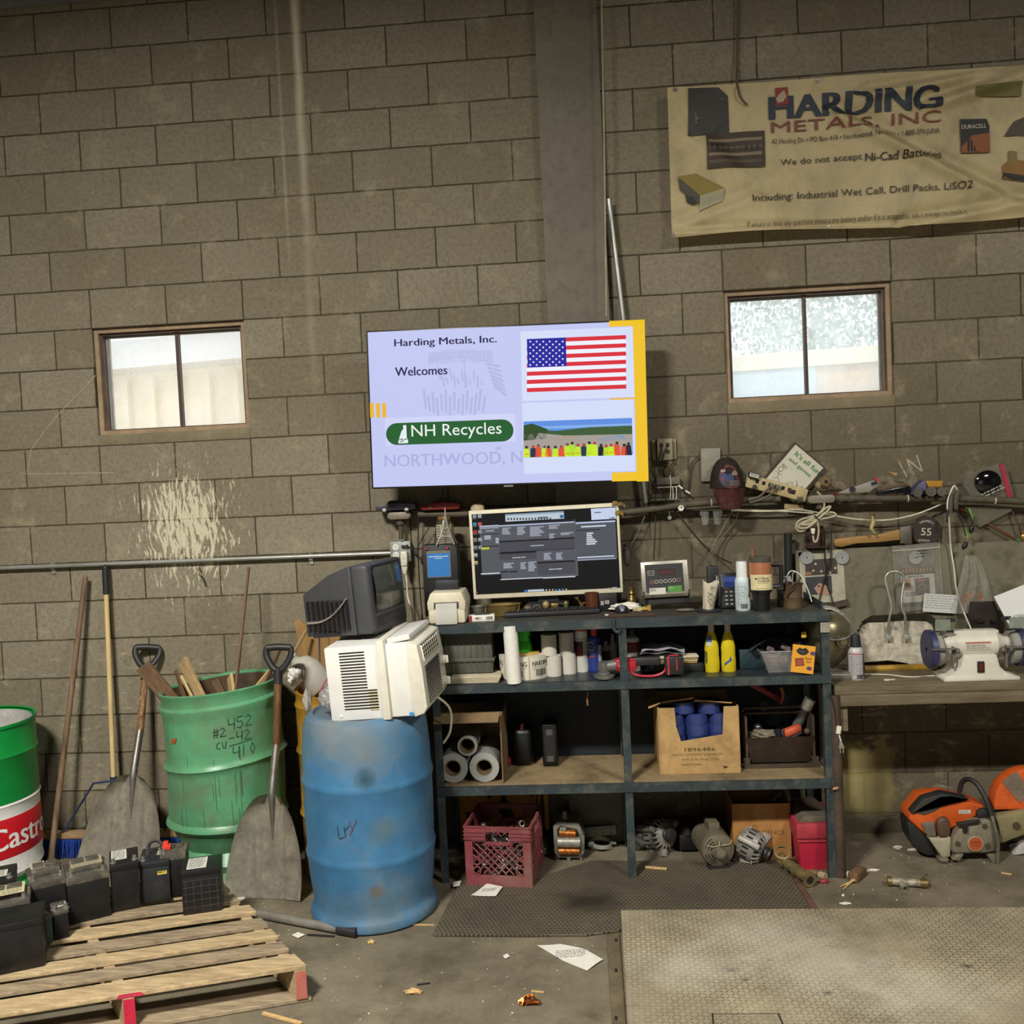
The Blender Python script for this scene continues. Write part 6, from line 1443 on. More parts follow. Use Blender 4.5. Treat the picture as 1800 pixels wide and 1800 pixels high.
for i in range(7): rect(900+i*35, 996-i*1.4, 918+i*35, 1012-i*1.4, ('b5b5b5', 'c99a3a', '9aa5b0', '3f86c0', '5aa6c0', '6a7fc0', 'b5a06a')[i])
rect(1600, 968, 1650, 985, 'a5a5a8'); rect(1550, 974, 1590, 984, '99855a'); rect(160, 1030, 182, 1046, 'b05a5a')
a.ob('screen', SCREEN, t, y0=.0018)
# ---- middle shelf
CR = mat('tote_grey', '55564c', .6, var=.1, dirt='3b3a32', damt=.4)
p = fl(833, 1190, Z2+.02)
t = T('plastic_tote', 'dark grey ribbed plastic tote on the left of the middle shelf', 'tote', (fl(830, 1185, Z2).x, -.33, Z2+.036))
w_ = .235; hh = at(830, 1112, -.44).z-Z2-.036
MB().box((0, 0, hh/2), (w_, .22, hh), b=.004).box((0, 0, hh*.33), (w_+.02, .24, .016), b=.002).box((0, 0, hh*.97), (w_+.008, .23, .012), b=.002).ob('shell', CR, t)
mb = MB()
for k in range(8): mb.box((-.10+k*.029, -.112, hh*.66), (.005, .006, hh*.56)).box((-.10+k*.029, -.112, hh*.15), (.005, .006, hh*.28))
mb.ob('ribs', CR, t)
t = T('newspaper_stack', 'folded stack of yellowed newspaper under the grey tote', 'newspaper', (fl(832, 1200, Z2).x, -.375, Z2))
PAP = mat('old_newsprint', 'c3b89e', .85, var=.15, scale=8, dirt='8d8168', damt=.4)
for k in range(4): MB().box((.004*k, -.003*k, .004+k*.008), (.245-.004*k, .24, .0085), (0, 0, .02*k-.03), b=.003).ob('sheet', PAP, t)
p = fl(904, 1200, Z2)
t = T('paper_roll', 'tall narrow white paper roll standing at the front of the middle shelf', 'roll', (p.x, p.y+.0, Z2), (0, -.03, 0))
hh = .265
MB().lathe([(.012, 0), (.0335, 0), (.0335, hh), (.012, hh)], 32).ob('roll', mat('roll_white', 'dedcd4', .7, var=.06, bump=.3, scale=30), t)
p = fl(920, 1195, Z2)
t = T('label_roll', 'big roll of printed white labels lying flat behind the paper roll', 'roll', (p.x, p.y+.10, Z2))
r = .118; hh = .108
MB().lathe([(.04, 0), (r, 0), (r, hh), (.04, hh)], 56).ob('roll', mat('label_stock', 'd6d0bd', .6, var=.05, dirt='9a8f76', damt=.2), t)
a = Art(wrap(r), maxlen=.012); 
for k in range(-2, 3):
    x = k*.128-.03; a.rect(x-.056, .006, x+.056, hh-.006, 'dedac8', 8, 1)
a.up()
for k in range(-2, 3):
    x = k*.128-.03; a.text('HARDING', x-.05, .064, .1, .022, '24211f', .03); a.text('METALS, INC', x-.05, .052, .1, .008, '3a3632'); a.greek(x-.048, .048, .095, 1, .005, '55504a'); a.bars(x-.035, .016, .062, .03, seed=k+9); a.text('316', x-.02, .008, .024, .008, '24211f'); a.rect(x+.0605, 0, x+.0625, hh, '8a6a4a')
a.ob('labels', INK, t)
q0 = (p.x, p.y+.10, Z2+hh)
t = T('spool', 'bright green printed spool on a yellow flange standing on the label roll', 'spool', q0)
MB().lathe([(.01, 0), (.078, 0), (.08, .004), (.078, .010), (.01, .010)], 36).ob('flange', mat('flange_yellow', 'b89a48', .6), t)
MB().lathe([(.01, .010), (.042, .010), (.044, .02), (.037, .05), (.032, .06), (.036, .07), (.038, .12), (.036, .135), (.01, .135)], 36).ob('core', mat('fluorescent_green', '37c226', .5, var=.06), t)
a = Art(wrap(.0395), maxlen=.01); a.rect(-.016, .062, -.014, .115, '1d6a14'); a.rect(.004, .062, .006, .115, '1d6a14'); a.rect(-.016, .113, .006, .115, '1d6a14'); a.rect(-.016, .062, .006, .064, '1d6a14'); a.greek(-.012, .035, .03, 2, .006, '1d6a14'); a.poly([(.03, .075), (.044, .095), (.044, .06)], '14401a'); a.ob('print', INK, t)
RW = mat('tissue_roll_white', 'c8c4b8', .75, var=.08, dirt='9c968a', damt=.25)
rolls = [(1170-1170+974, 1187, 0, 'lower left white paper roll behind the label roll'), (1000, 1183, 0, 'lower right white paper roll next to the red and white spray can')]
for i, (u, v, k, lab) in enumerate(rolls):
    p = fl(u, v, Z2); r = .0365
    for lev in (0, 1):
        o = solo(MB().lathe([(.008, 0), (r, 0), (r, .098), (.008, .098)], 28), 'wrapped_roll', RW, (lab if lev == 0 else lab.replace('lower', 'upper').replace('behind the label roll', 'standing on another left of the spray cans').replace('next to the red and white spray can', 'stacked closest to the red and white spray can')), 'roll', (p.x-(.018 if (lev and i == 0) else .006*lev), p.y, Z2+lev*.0985), None, 'white paper rolls on the middle shelf')
# cans
def rwx(a, r, hb): a.up(); a.rect(-r*1.4, hb*.40, r*.2, hb*.62, '7a2a24', 8, 1); a.rect(-r*1.4, hb*.62, r*.2, hb*.75, '3a2420', 8, 1)
p = fl(1024, 1180, Z2)
spraycan('spray_can', 'white spray can with red band and orange cap on the middle shelf', (p.x, p.y, Z2), .0325, .238, WHT, mat('cap_orange_red', 'c23c22', .45), .04, .031, lab_art([('c9c6bd', 1)], n=8, extra=rwx))
p = fl(1047, 1180, Z2)
def wdx(a, r, hb):
    a.up(); a.poly([(-r*1.2, hb*.60), (-r*.3, hb*.60), (r*.1, hb*.72), (-r*.3, hb*.84), (-r*1.2, hb*.84)], 'd9c32f'); a.up(); a.text('WD-40', -r*1.1, hb*.67, r*1.1, hb*.10, '1b2c77', .02); a.rect(-r*.9, hb*.42, -r*.1, hb*.47, 'b82a2a'); a.rect(r*.5, hb*.3, r*1.3, hb*.75, 'c9cdd2')
spraycan('spray_can', 'blue and yellow lubricant can right of the red and white can', (p.x, p.y, Z2), .0315, .222, mat('can_blue', '1f3a8c', .4, var=.06), mat('cap_red', 'b02822', .4), .05, .017, lab_art([('20398c', 1)], greek='8d9ccc', n=5, extra=wdx))
p = fl(1066, 1165, Z2)
t = T('small_bottle', 'little red and white bottle behind the grinder head', 'bottle', (p.x, p.y+.02, Z2))
MB().lathe([(.003, 0), (.022, 0), (.022, .075), (.01, .088), (.01, .105), (.003, .106)], 20).ob('body', WHT, t)
a = Art(wrap(.0225), maxlen=.01); a.rect(-.03, .015, .03, .06, '9c2a2c', 8, 1); a.ob('label', INK, t)
p = fl(1112, 1152, Z2)
spraycan('spray_can', 'red and white can right of the middle post behind the folded jacket', (fl(1112, 1172, Z2).x, -.31, Z2), .033, .20, WHT, BLACKP, .035, .015, lab_art([('b5b0a6', .62), ('98262c', .38)], n=7))
p = fl(1079, 1166, Z2)
t = T('nozzle_bottle', 'clear squeeze bottle with white nozzle behind the grinder head', 'bottle', (p.x, p.y+.04, Z2))
MB().lathe([(.003, 0), (.022, 0), (.022, .085), (.011, .10), (.011, .115), (.004, .14), (.003, .14)], 20).ob('body', mat('bottle_cream', 'cfc9b6', .5), t)
# angle grinder
p = fl(1062, 1190, Z2); c0 = Vector((p.x, -.47, Z2))
def gq(u, v): return at(u, v, -.47)-c0
t = T('angle_grinder', 'red and black cordless angle grinder lying along the middle shelf', 'angle grinder', c0)
MB().cyl((0, 0, .004), (0, 0, .018), .047, .05, 28).lathe([(.02, .018), (.03, .02), (.03, .03), (.02, .032)], 24).ob('guard', mat('guard_grey', '77776f', .5, .4), t)
HG = mat('gearhead_grey', '6a6a68', .5, .4)
MB().lathe([(.004, .03), (.026, .03), (.03, .045), (.026, .075), (.004, .082)], 24).cyl((.015, 0, .055), (.06, 0, .06), .025, .029, 20).ob('gear_head', HG, t)
RD = mat('tool_red', 'ab1f2c', .42, var=.08)
MB().cyl((.055, 0, .06), (.12, .0, .062), .031, .029, 22).box((.10, -.0, .062), (.10, .054, .058), b=.012).ob('motor_body', RD, t)
a = Art(); a.rect(.068, .056, .105, .068, 'b9a5a5'); a.ob('badge', INK, t, y0=-.0325)
MB().box((.19, 0, .075), (.14, .042, .042), b=.012).ob('handle', BLACKP, t)
MB().tube([(.12, -.022, .075), (.125, -.024, .03), (.16, -.024, .012), (.23, -.024, .01), (.275, -.024, .03), (.285, -.024, .07)], .006, 8, k=4).tube([(.11, -.024, .05), (.115, -.024, .085), (.14, -.024, .088)], .006, 8, k=3).ob('red_guard', RD, t)
MB().box((.32, 0, .055), (.085, .07, .085), b=.008).ob('battery', mat('tool_black', '232326', .45), t)
MB().box((.292, -.036, .057), (.006, .004, .086)).box((.33, -.036, .06), (.004, .003, .05)).tube([(.292, -.037, .098), (.30, -.03, .101), (.34, -.02, .101)], .003, 6).ob('red_trim', mat('trim_bright_red', 'd23a44', .4), t)
# garment, papers, trays
p = fl(1165, 1180, Z2)
solo(MB().box((0, 0, .02), (.26, .2, .04), b=.006), 'dark_trays', mat('tray_black', '1b1b1a', .6), 'dark flat tray under the folded jacket and papers', 'tray', (p.x+.06, -.29, Z2))
t = T('paper_pile', 'pile of papers and yellow envelopes beneath the folded jacket', 'papers', (p.x+.055, -.30, Z2+.041))
for k, cc in enumerate(('a5823c', 'b8aa88', '8f7a4a', 'c5bca4')): MB().box((.003*k, -.004*k, .004+k*.009), (.215-.006*k, .17, .0075), (0, 0, .03*(k-1.5)), b=.002).ob('envelope', mat('envelope_'+cc, cc, .8, var=.1), t)
t = T('folded_jacket', 'folded pale grey jacket lying on the paper pile', 'jacket', (p.x-.0, -.31, Z2+.077))
CL = mat('jacket_grey', 'c6c5cc', .8, var=.15, scale=20)
MB().sheet(lambda u, v: Vector(((u-.5)*.20+.005*math.sin(v*9), (v-.5)*.16, .030+.012*math.sin(u*PI)+.006*math.sin(u*11+v*7)-.02*(2*v-1)**4*.5)), 26, 18, .01).ob('top_fold', CL, t)
MB().sheet(lambda u, v: Vector(((u-.5)*.21, (v-.5)*.16-.004, .012+.004*math.sin(u*13+v*5)+.004*math.sin(u*4))), 26, 14, .014).ob('lower_fold', mat('jacket_dark', 'a5a4aa', .8, var=.15), t)
# yellow bottles
def ybottle(u, v, label, patch):
    p = fl(u, v, Z2); t = T('cleaner_bottle', label, 'bottle', (p.x, p.y+.03, Z2), group='yellow cleaner bottles on the middle shelf'); t.scale = (1, 1, .92)
    MB().lathe([(.004, 0), (.031, 0), (.033, .006), (.034, .05), (.032, .09), (.033, .12), (.031, .135), (.027, .16), (.0175, .195), (.013, .205), (.004, .205)], 32, M=Matrix.Diagonal((1, .75, 1, 1))).ob('body', mat('cleaner_yellow', 'cdb91c', .3, var=.06), t)
    MB().lathe([(.003, .2), (.014, .2), (.0145, .226), (.013, .24), (.003, .24)], 20).ob('cap', mat('cap_cream', 'b5b096', .5), t)
    a = Art(lambda x, y, d: Vector((x, -.0258-d, y)))
    if patch: a.poly([(-.024, .035), (-.02, .05), (.0, .062), (.006, .082), (.012, .06), (.0, .05)], '2f5fb0')
    else:
        a.rect(-.022, .155, -.001, .185, '2a5aa0'); a.rect(-.024, .135, -.004, .155, 'c9cfd2'); a.rect(-.034, .05, -.026, .11, '55503a')
    a.ob('label', INK, t, (0, .0 if patch else .003, 0))
ybottle(1254, 1183, 'yellow cleaner bottle with blue top label, left of the pair', False); ybottle(1283, 1182, 'yellow cleaner bottle with blue flash, right of the pair', True)
solo(MB().box((0, 0, .045), (.11, .2, .09), b=.003), 'folder_box', mat('dark_teal_card', '1d333c', .6, var=.2), 'dark teal stack of folders left of the clear tub', 'folders', (fl(1322, 1176, Z2).x, -.26, Z2))
# clear tub
p = fl(1388, 1186, Z2); c0 = Vector((p.x, -.385, Z2)); 
t = T('plastic_tub', 'clear plastic tub with odds and ends on the right of the middle shelf', 'tub', c0)
mb = MB(); bw, tw, hh, dd = .165, .24, .10, .20
def tub(w0, w1, d0, d1, z0, z1): return [(-w0/2, -d0/2, z0), (w0/2, -d0/2, z0), (w0/2, d0/2, z0), (-w0/2, d0/2, z0), (-w1/2, -d1/2, z1), (w1/2, -d1/2, z1), (w1/2, d1/2, z1), (-w1/2, d1/2, z1)]
mb._add(tub(bw, tw, .15, .2, 0, hh), [(3, 2, 1, 0), (0, 1, 5, 4), (1, 2, 6, 5), (2, 3, 7, 6), (3, 0, 4, 7)])
mb.tube([(-tw/2, -.1, hh), (tw/2, -.1, hh), (tw/2, .1, hh), (-tw/2, .1, hh)], .004, 6, closed=True)
mb.ob('tub', mat('cloudy_plastic', 'a7a5a5', .25, alpha=.45, spec=.8), t)
mb = MB(); R_ = random.Random(8)
for k in range(14):
    p_ = Vector((R_.uniform(-.08, .06), R_.uniform(-.06, .06), R_.uniform(.02, .10))); mb.box(p_, (R_.uniform(.02, .05), R_.uniform(.02, .04), .015), (R_.uniform(0, 3), R_.uniform(0, 3), 0), b=.002, seg=1)
o = mb.ob('odds_and_ends', mat('mixed_bits', '7d6a6a', .6, var=.6, scale=30), t); o['kind'] = 'stuff'
t = T('gift_card', 'orange gift card with black lips leaning against the clear tub', 'card', c0+Vector((.062, -.125, .068)), (-.1, math.radians(8), -.05))
MB().box((0, 0, 0), (.10, .002, .125), b=.0006, seg=1).ob('card', mat('card_orange', 'd99a2b', .5, var=.04), t)
a = Art(); a.poly([(-.034, .035), (-.02, .05), (-.006, .046), (.008, .052), (.024, .036), (.01, .02), (-.006, .017), (-.022, .022)], '1c1a1a'); a.up(); a.poly([(-.026, .036), (-.006, .034), (.016, .037), (-.006, .03)], '7a5a52')
a.poly([(-.03, -.035), (-.036, .0), (.0, .006), (.008, -.028)], '7a2f26'); a.up(); a.poly([(-.026, -.03), (-.031, -.004), (-.003, .001), (.003, -.025)], '9c4a3a'); a.text('Deals', .008, .0, .03, .012, '5a3320'); a.text('Gum', .012, -.014, .024, .01, '5a3320'); a.disc(.03, -.038, .012, '5a3a6a', 14, .009); a.disc(.04, .03, .012, '5a3a6a', 14, .009)
a.ob('print', INK, t, y0=-.0014)
t = T('visor_cap', 'blue grey cap with curved brim stuffed behind the clear tub', 'cap', c0+Vector((-.055, .03, .105)), (0, -.12, 0))
MB().sheet(lambda u, v: Vector((-.10+u*.24, -.07+v*.10, -.03+.075*math.sin(PI*(.1+.85*u))**.8*(1-.25*v))), 24, 8, .004).ob('brim', mat('cap_blue_grey', '4c5a68', .85, var=.12), t)
MB().sph((.05, .05, -.0), (.07, .05, .045), 16).ob('crown', mat('cap_navy', '1f242b', .9), t)
solo(MB().box((0, 0, 0), (.022, .002, .026)), 'price_tag', mat('tag_yellow', 'c9a82c', .5), 'small yellow tag sticking up above the orange gift card', 'tag', c0+Vector((.085, -.05, .165)))
# ---- lower shelf
c0 = Vector((fl(828, 1375, Z3).x, -.345, Z3)); w_, hh, dd = .305, .305, .32
t = T('stretch_wrap_box', 'open brown carton holding three clear wrap rolls on the lower shelf', 'carton', c0)
CB = mat('carton_brown', '80694a', .85, var=.12, dirt='4c3f2c', damt=.5); 
mb = MB()
mb.box((0, 0, .003), (w_, dd, .005)).box((-w_/2, 0, hh/2), (.005, dd, hh)).box((w_/2, 0, hh/2), (.005, dd, hh)).box((0, 0, hh), (w_, dd, .005)).box((0, dd/2, hh/2), (w_, .005, hh))
mb.ob('carton', CB, t)
MB().box((0, -dd/2-.03, hh+.012), (w_*.98, .075, .004), (.35, 0, 0)).ob('top_flap', CB, t)
FILM = mat('stretch_film', '9c9e99', .3, var=.05, alpha=.95, spec=.7); CORE = mat('card_core', '7a684a', .8)
def wraproll(x, z, r, rc, label, L=.28):
    o = T('wrap_roll', label, 'wrap roll', c0+Vector((x, -dd/2+.005+L/2, z)), group='stretch wrap rolls in the carton')
    MB().lathe([(rc, -L/2), (r, -L/2), (r, L/2), (rc, L/2)], 40, M=Matrix.Rotation(PI/2, 4, 'X'), caps=False).ob('film', FILM, o)
    MB().lathe([(rc-.004, -L/2-.002), (rc+.001, -L/2-.002), (rc+.001, L/2), (rc-.004, L/2), (rc-.004, -L/2-.002)], 32, M=Matrix.Rotation(PI/2, 4, 'X'), caps=False).ob('core', CORE, o)
wraproll(-.078, .076, .069, .038, 'full clear wrap roll at the lower left in the carton'); wraproll(.068, .076, .069, .038, 'full clear wrap roll at the lower right in the carton'); wraproll(-.006, .178, .046, .037, 'nearly empty wrap roll on top of the two full ones')
for (u, v, w_, hh, lab, red) in ((920, 1349, .092, .185, 'rounded black case with red tab on the lower shelf', 1), (968, 1349, .075, .21, 'upright black case with grey patches right of the rounded one', 0)):
    p = fl(u, v, Z3); t = T('tool_case', lab, 'case', (p.x, p.y+.07, Z3))
    MB().box((0, 0, hh/2), (w_, .12, hh), b=.028 if red else .01, seg=4).ob('case', mat('case_black', '060607', .45), t)
    if red: MB().box((.0, -.04, hh+.008), (.012, .01, .03), (0, .2, 0)).ob('red_tab', mat('tab_red', 'b02430', .4), t); MB().box((0, -.061, hh*.5), (w_*.62, .004, hh*.66), b=.002).ob('panel', mat('panel_black', '141516', .35), t)
    else:
        for z in (.17, .04): MB().box((.0, -.062, z), (.03, .004, .028)).ob('patch', mat('patch_grey', '4c4c4a', .6), t)
        MB().box((.0, -.0605, .10), (.05, .003, .15)).ob('panel', mat('panel_grey', '1a1b1b', .6), t)
p = fl(892, 1347, Z3); solo(MB().box((0, 0, .02), (.035, .06, .036), b=.004), 'red_block', mat('dull_red', '7d1f26', .5), 'small red block between the wrap carton and the black case', 'block', (p.x, p.y+.03, Z3))
solo(MB().tube([at(1033, 1217, -.46), at(1032, 1228, -.46), at(1033, 1240, -.46)], .004, 6), 'orange_strap', mat('faded_orange', '9c6a35', .6, var=.4, scale=60), 'short orange cord end hanging under the middle shelf', 'cord')
# tape carton
A_, B_ = fl(1163, 1361, Z3), fl(1302, 1359, Z3); w_ = (B_-A_).length; hh = at(1230, 1243, A_.y).z-Z3
c0 = Vector(((A_.x+B_.x)/2, A_.y+.17, Z3))
t = T('tape_carton', 'battered open carton full of blue tape rolls on the lower shelf', 'carton', c0)
CT = mat('carton_tan', 'b3925f', .85, var=.12, scale=10, dirt='6a5234', damt=.5, dscale=6)
fz = lambda x: x
mb = MB().prism([(-w_/2, 0), (w_/2, 0), (w_/2, hh), (w_/2-.065, hh), (w_/2-.075, hh*.58), (-.085, hh*.49), (-.105, hh*.72), (-.11, hh), (-w_/2, hh)], -.172, -.166)
mb.ob('front_panel', CT, t)
MB().box((-w_/2-.004, 0, hh/2), (.006, .34, hh)).box((w_/2, 0, hh/2), (.006, .34, hh)).box((0, .17, hh/2), (w_, .006, hh)).box((0, 0, .004), (w_, .34, .006)).ob('carton', CT, t)
MB().box((-w_/2-.02, -.0, hh+.012), (.06, .33, .005), (0, -.4, 0)).box((.07, -.12, hh+.01), (.17, .09, .005), (-.3, .1, 0)).box((-.09, -.1, hh+.014), (.15, .09, .005), (-.35, -.12, 0)).ob('top_flaps', CT, t)
MB().box((0, .02, .055), (w_-.02, .28, .10)).ob('inner_carton', CT, t)
a = Art(); K = '4c3b26'; a.text('1896486', -.07, .105, .14, .017, K, .01); a.text('SIZE OF CARTON AT 5X36X38 CM', -.13, .085, .23, .009, K); a.text('N.W. G.W: 28 kg / 29 kg', -.085, .06, .17, .011, K); a.text('MADE IN CHINA', -.085, .038, .09, .010, K); a.poly([(.1, .035), (.13, .03), (.11, .02)], K)
a.ob('print', INK, t, y0=-.1725)
TAPE = mat('blue_duct_tape', '2b3a72', .22, var=.14, scale=40, spec=.8, bump=.4)
R_ = random.Random(5); k = 0
names = [('bottom left', -.112, 0), ('bottom middle', .0, 0), ('bottom right', .112, 0), ('second layer left', -.112, 1), ('second layer middle', -.0, 1), ('second layer right', .105, 1), ('third layer left', -.112, 2), ('third layer middle', .0, 2), ('third layer right', .108, 2), ('top left', -.065, 3), ('top right', .055, 3)]
for nm, x, lev in names:
    p = c0+Vector((x+R_.uniform(-.004, .004), -.10+.004*lev, hh*.36+lev*.053))
    solo(MB().lathe([(.032, 0), (.054, 0), (.0545, .004), (.0545, .048), (.054, .052), (.032, .052), (.032, 0)], 32, caps=False), 'tape_roll', TAPE, 'blue tape roll, %s in the carton' % nm, 'tape roll', p, (R_.uniform(-.03, .03), R_.uniform(-.03, .03), 0), 'blue tape rolls in the carton')
# rusty tool tote
A_, B_ = fl(1310, 1352, Z3), fl(1437, 1347, Z3); w_ = (B_-A_).length; c0 = Vector(((A_.x+B_.x)/2, (A_.y+B_.y)/2+.10, Z3))
t = T('tool_tote', 'rusty open steel tool tote on the right of the lower shelf', 'tool box', c0)
RT = mat('rusty_tote_steel', '55463a', .65, .25, var=.3, scale=9, dirt='3a2a20', damt=.6)
mb = MB(); mb._add(tub(w_*.8, w_*.95, .16, .2, .02, .145), [(3, 2, 1, 0), (0, 1, 5, 4), (1, 2, 6, 5), (2, 3, 7, 6), (3, 0, 4, 7)]); bmesh.ops.solidify(mb.bm, geom=list(mb.bm.faces), thickness=.003); mb.ob('tray', RT, t)
mb = MB(); 
for sx in (-1, 1): mb.box((sx*w_*.46, 0, .14), (.01, .19, .20)).box((sx*w_*.47, -.1, .025), (.03, .01, .05))
mb.box((0, -.1, .01), (w_*.98, .012, .018)); mb.ob('frame', RT, t)
MB().tube([(-w_*.46, 0, .15), (-w_*.46, 0, .25), (-w_*.42, 0, .262), (w_*.42, 0, .262), (w_*.46, 0, .25), (w_*.46, 0, .15)], .008, 8).cyl((-w_*.42, .0, .235), (w_*.4, .0, .235), .006, .006, 10).ob('handle', RT, t)
def intote(x, y, z): return c0+Vector((x, y, z))
t = T('pipe_clamp', 'orange tool handle with black grip lying in the tool tote', 'tool', intote(.06, -.04, .155), (0, -.3, .2))
MB().box((0, 0, 0), (.11, .04, .04), b=.014, seg=3).ob('body', mat('tool_orange', 'c95a3c', .45), t); MB().tube([(-.04, -.02, .03), (-.05, -.028, 0), (-.02, -.03, -.02), (.04, -.028, -.015)], .008, 8, k=4).cyl((-.06, 0, -.01), (-.06, 0, .03), .016, .016, 14).ob('grip', BLACKP, t)
t = T('clear_tube', 'clear tube with white rim standing tilted in the tool tote', 'tube', intote(.085, .02, .13), (.1, .45, 0))
MB().cyl((0, 0, 0), (0, 0, .15), .022, .024, 20, cap=False).ob('tube', mat('tube_grey', '6a6a68', .3, alpha=.75), t); MB().lathe([(.022, .13), (.027, .13), (.027, .185), (.022, .185), (.02, .13)], 24, caps=False).ob('rim', mat('tube_white', 'c9c6be', .4), t)
solo(MB().sph((0, 0, 0), .020, 16), 'steel_ball', mat('ball_chrome', '8a8784', .15, .9), 'shiny steel ball at the left in the tool tote', 'ball', intote(-.085, .0, .165))
solo(MB().sph((0, 0, 0), .026, 16), 'glass_bulb', mat('bulb_glass', '77706a', .15, .3), 'round bulb sitting behind the tote handle', 'bulb', intote(-.045, .06, .255))
solo(MB().sph((0, 0, 0), .016, 14), 'brown_knob', mat('knob_brown', '5a4a38', .5), 'brown round knob at the right in the tool tote', 'knob', intote(.135, -.05, .155))  # a loose round knob lying in the tote
solo(rag((0, 0, 0), (.06, .04, .022), 12, amp=.3), 'grey_rag', mat('rag_grey', '77705f', .9, var=.2), 'dirty grey rag lying in the tool tote', 'rag', intote(-.07, -.035, .14))
solo(MB().prism([(-.10, .05), (-.075, .065), (.07, -.02), (.055, -.045)], -.006, .006, bev=.003), 'red_trowel', mat('handle_red', '8f1f2a', .45), 'flat red handle standing up behind the tool tote', 'tool', intote(-.01, .085, .30))
solo(MB().tube([(0, 0, .05), (.01, -.005, .02), (.0, 0, -.03)], .008, 8, k=3), 'orange_wire_nut', mat('wire_orange', 'b5682f', .5), 'small orange wire end above the tool tote', 'wire', intote(.04, .06, .29))
# ---- on the floor under the rack
A_, B_ = fl(815, 1555, .012), fl(942, 1560, .012); w_ = .305; e = B_-A_; ang = math.atan2(e.y, e.x)
c0 = (A_+B_)/2+Vector((-math.sin(ang), math.cos(ang), 0))*w_/2
t = T('milk_crate', 'dusty dark red plastic crate full of metal springs under the rack', 'crate', c0, (0, 0, ang))
MC = mat('crate_maroon', '7d3a40', .6, var=.12, dirt='8a7462', damt=.55, dscale=4); h_ = .275; hw = w_/2
def crate_side(M):
    mb = MB()
    def bx(x0, x1, z0, z1, th=.006): mb.box(((x0+x1)/2, 0, (z0+z1)/2), (x1-x0, th, z1-z0))
    bx(-hw, hw, 0, .05, .005); bx(-hw, -hw+.035, .05, .22); bx(hw-.035, hw, .05, .22); bx(-hw, -.055, .205, h_); bx(.055, hw, .205, h_); bx(-.055, .055, .25, h_); bx(-.06, .06, .19, .205)
    for z in (.215, .232, .249, .272): bx(-hw-.003, -.058, z-.002, z+.002, .014); bx(.058, hw+.003, z-.002, z+.002, .014)
    for k in range(7): mb.box((-.05+k*.0167, -.003, .262), (.004, .008, .022))
    for k in range(7):
        x = -.10+k*.0333
        for s in (-1, 1):
            xa, za, xb, zb = x-s*.07, .055, x+s*.07, .195
            def clip(p, r):
                d = (r[0]-p[0], r[1]-p[1]); t0, t1 = 0, 1
                for lim in (-hw+.035, hw-.035):
                    if abs(d[0]) > 1e-6:
                        tt = (lim-p[0])/d[0]
                        if lim < 0: (t0, t1) = (max(t0, tt), t1) if d[0] > 0 else (t0, min(t1, tt))
                        else: (t0, t1) = (t0, min(t1, tt)) if d[0] > 0 else (max(t0, tt), t1)
                return ((p[0]+d[0]*t0, p[1]+d[1]*t0), (p[0]+d[0]*t1, p[1]+d[1]*t1)) if t1 > t0 else None
            r = clip((xa, za), (xb, zb))
            if r: mb.cyl((r[0][0], 0, r[0][1]), (r[1][0], 0, r[1][1]), .0035, n=4)
    for sx in (-1, 1):
        for z in (.07, .115): mb.lathe([(.016, -.004), (.020, -.004), (.020, .004), (.016, .004)], 18, M=Matrix.Translation((sx*.10, -.002, z)) @ Matrix.Rotation(PI/2, 4, 'X'), caps=False)
    for v in mb.bm.verts: v.co = M @ v.co
    return mb.ob('side_wall', MC, t)
for k in range(4): crate_side(Matrix.Rotation(k*PI/2, 4, 'Z') @ Matrix.Translation((0, -hw, 0)))
MB().box((0, 0, .004), (w_-.01, w_-.01, .008)).ob('bottom', MC, t)
R_ = random.Random(21); SPM = mat('oily_steel_bits', '6f6c68', .35, .8, var=.3)
proto = None
for k in range(46):
    p = c0+Vector((R_.uniform(-.115, .115), R_.uniform(-.125, .1), R_.uniform(.03, .2)))
    if k < 24: p = c0+Matrix.Rotation(ang, 3, 'Z') @ Vector((R_.uniform(-.11, .11), R_.uniform(-.13, -.10), R_.uniform(.03, .215)))
    rot = (R_.uniform(0, 6), R_.uniform(0, 6), R_.uniform(0, 6))
    if proto is None:
        N_ = 60
        proto = solo(MB().tube([(.013*math.cos(i*.62), .013*math.sin(i*.62), -.03+i*.001) for i in range(N_)], .0034, 6), 'coil_spring', SPM, 'oily steel coil spring inside the maroon crate', 'spring', p, rot, 'coil springs in the maroon crate')
    else: dup(proto, p, rot)
# stator motor
p = fl(1000, 1520, .0)
t = T('open_motor', 'grey motor block with exposed copper windings beside the crate', 'motor', (p.x, p.y+.05, .02), (0, .03, 0))
AL = mat('cast_alloy', '8a867c', .5, .4, var=.2, dirt='4f4a40', damt=.5)
MB().prism([(-.07, .02), (-.075, .15), (-.055, .175), (.05, .17), (.078, .10), (.075, .02), (.05, -.005), (-.05, -.005)], -.01, .12, bev=.005).ob('frame', AL, t)
MB().prism([(-.05, .02), (-.055, .14), (-.04, .155), (.04, .14), (.058, .10), (.058, .025), (.04, .01), (-.04, .01)], -.018, -.008, bev=.003).ob('recess', DARK, t)
CU = mat('copper_windings', 'a5642f', .35, .7, var=.35, scale=50, bump=.8)
MB().cyl((-.048, -.02, .035), (.052, -.02, .035), .018, n=14).cyl((-.045, -.02, .125), (.035, -.02, .12), .02, n=14).ob('windings', CU, t)
MB().cyl((-.052, -.022, .08), (.056, -.022, .08), .026, n=18).ob('core', mat('laminated_core', '9a9890', .4, .5, var=.3, scale=60), t)
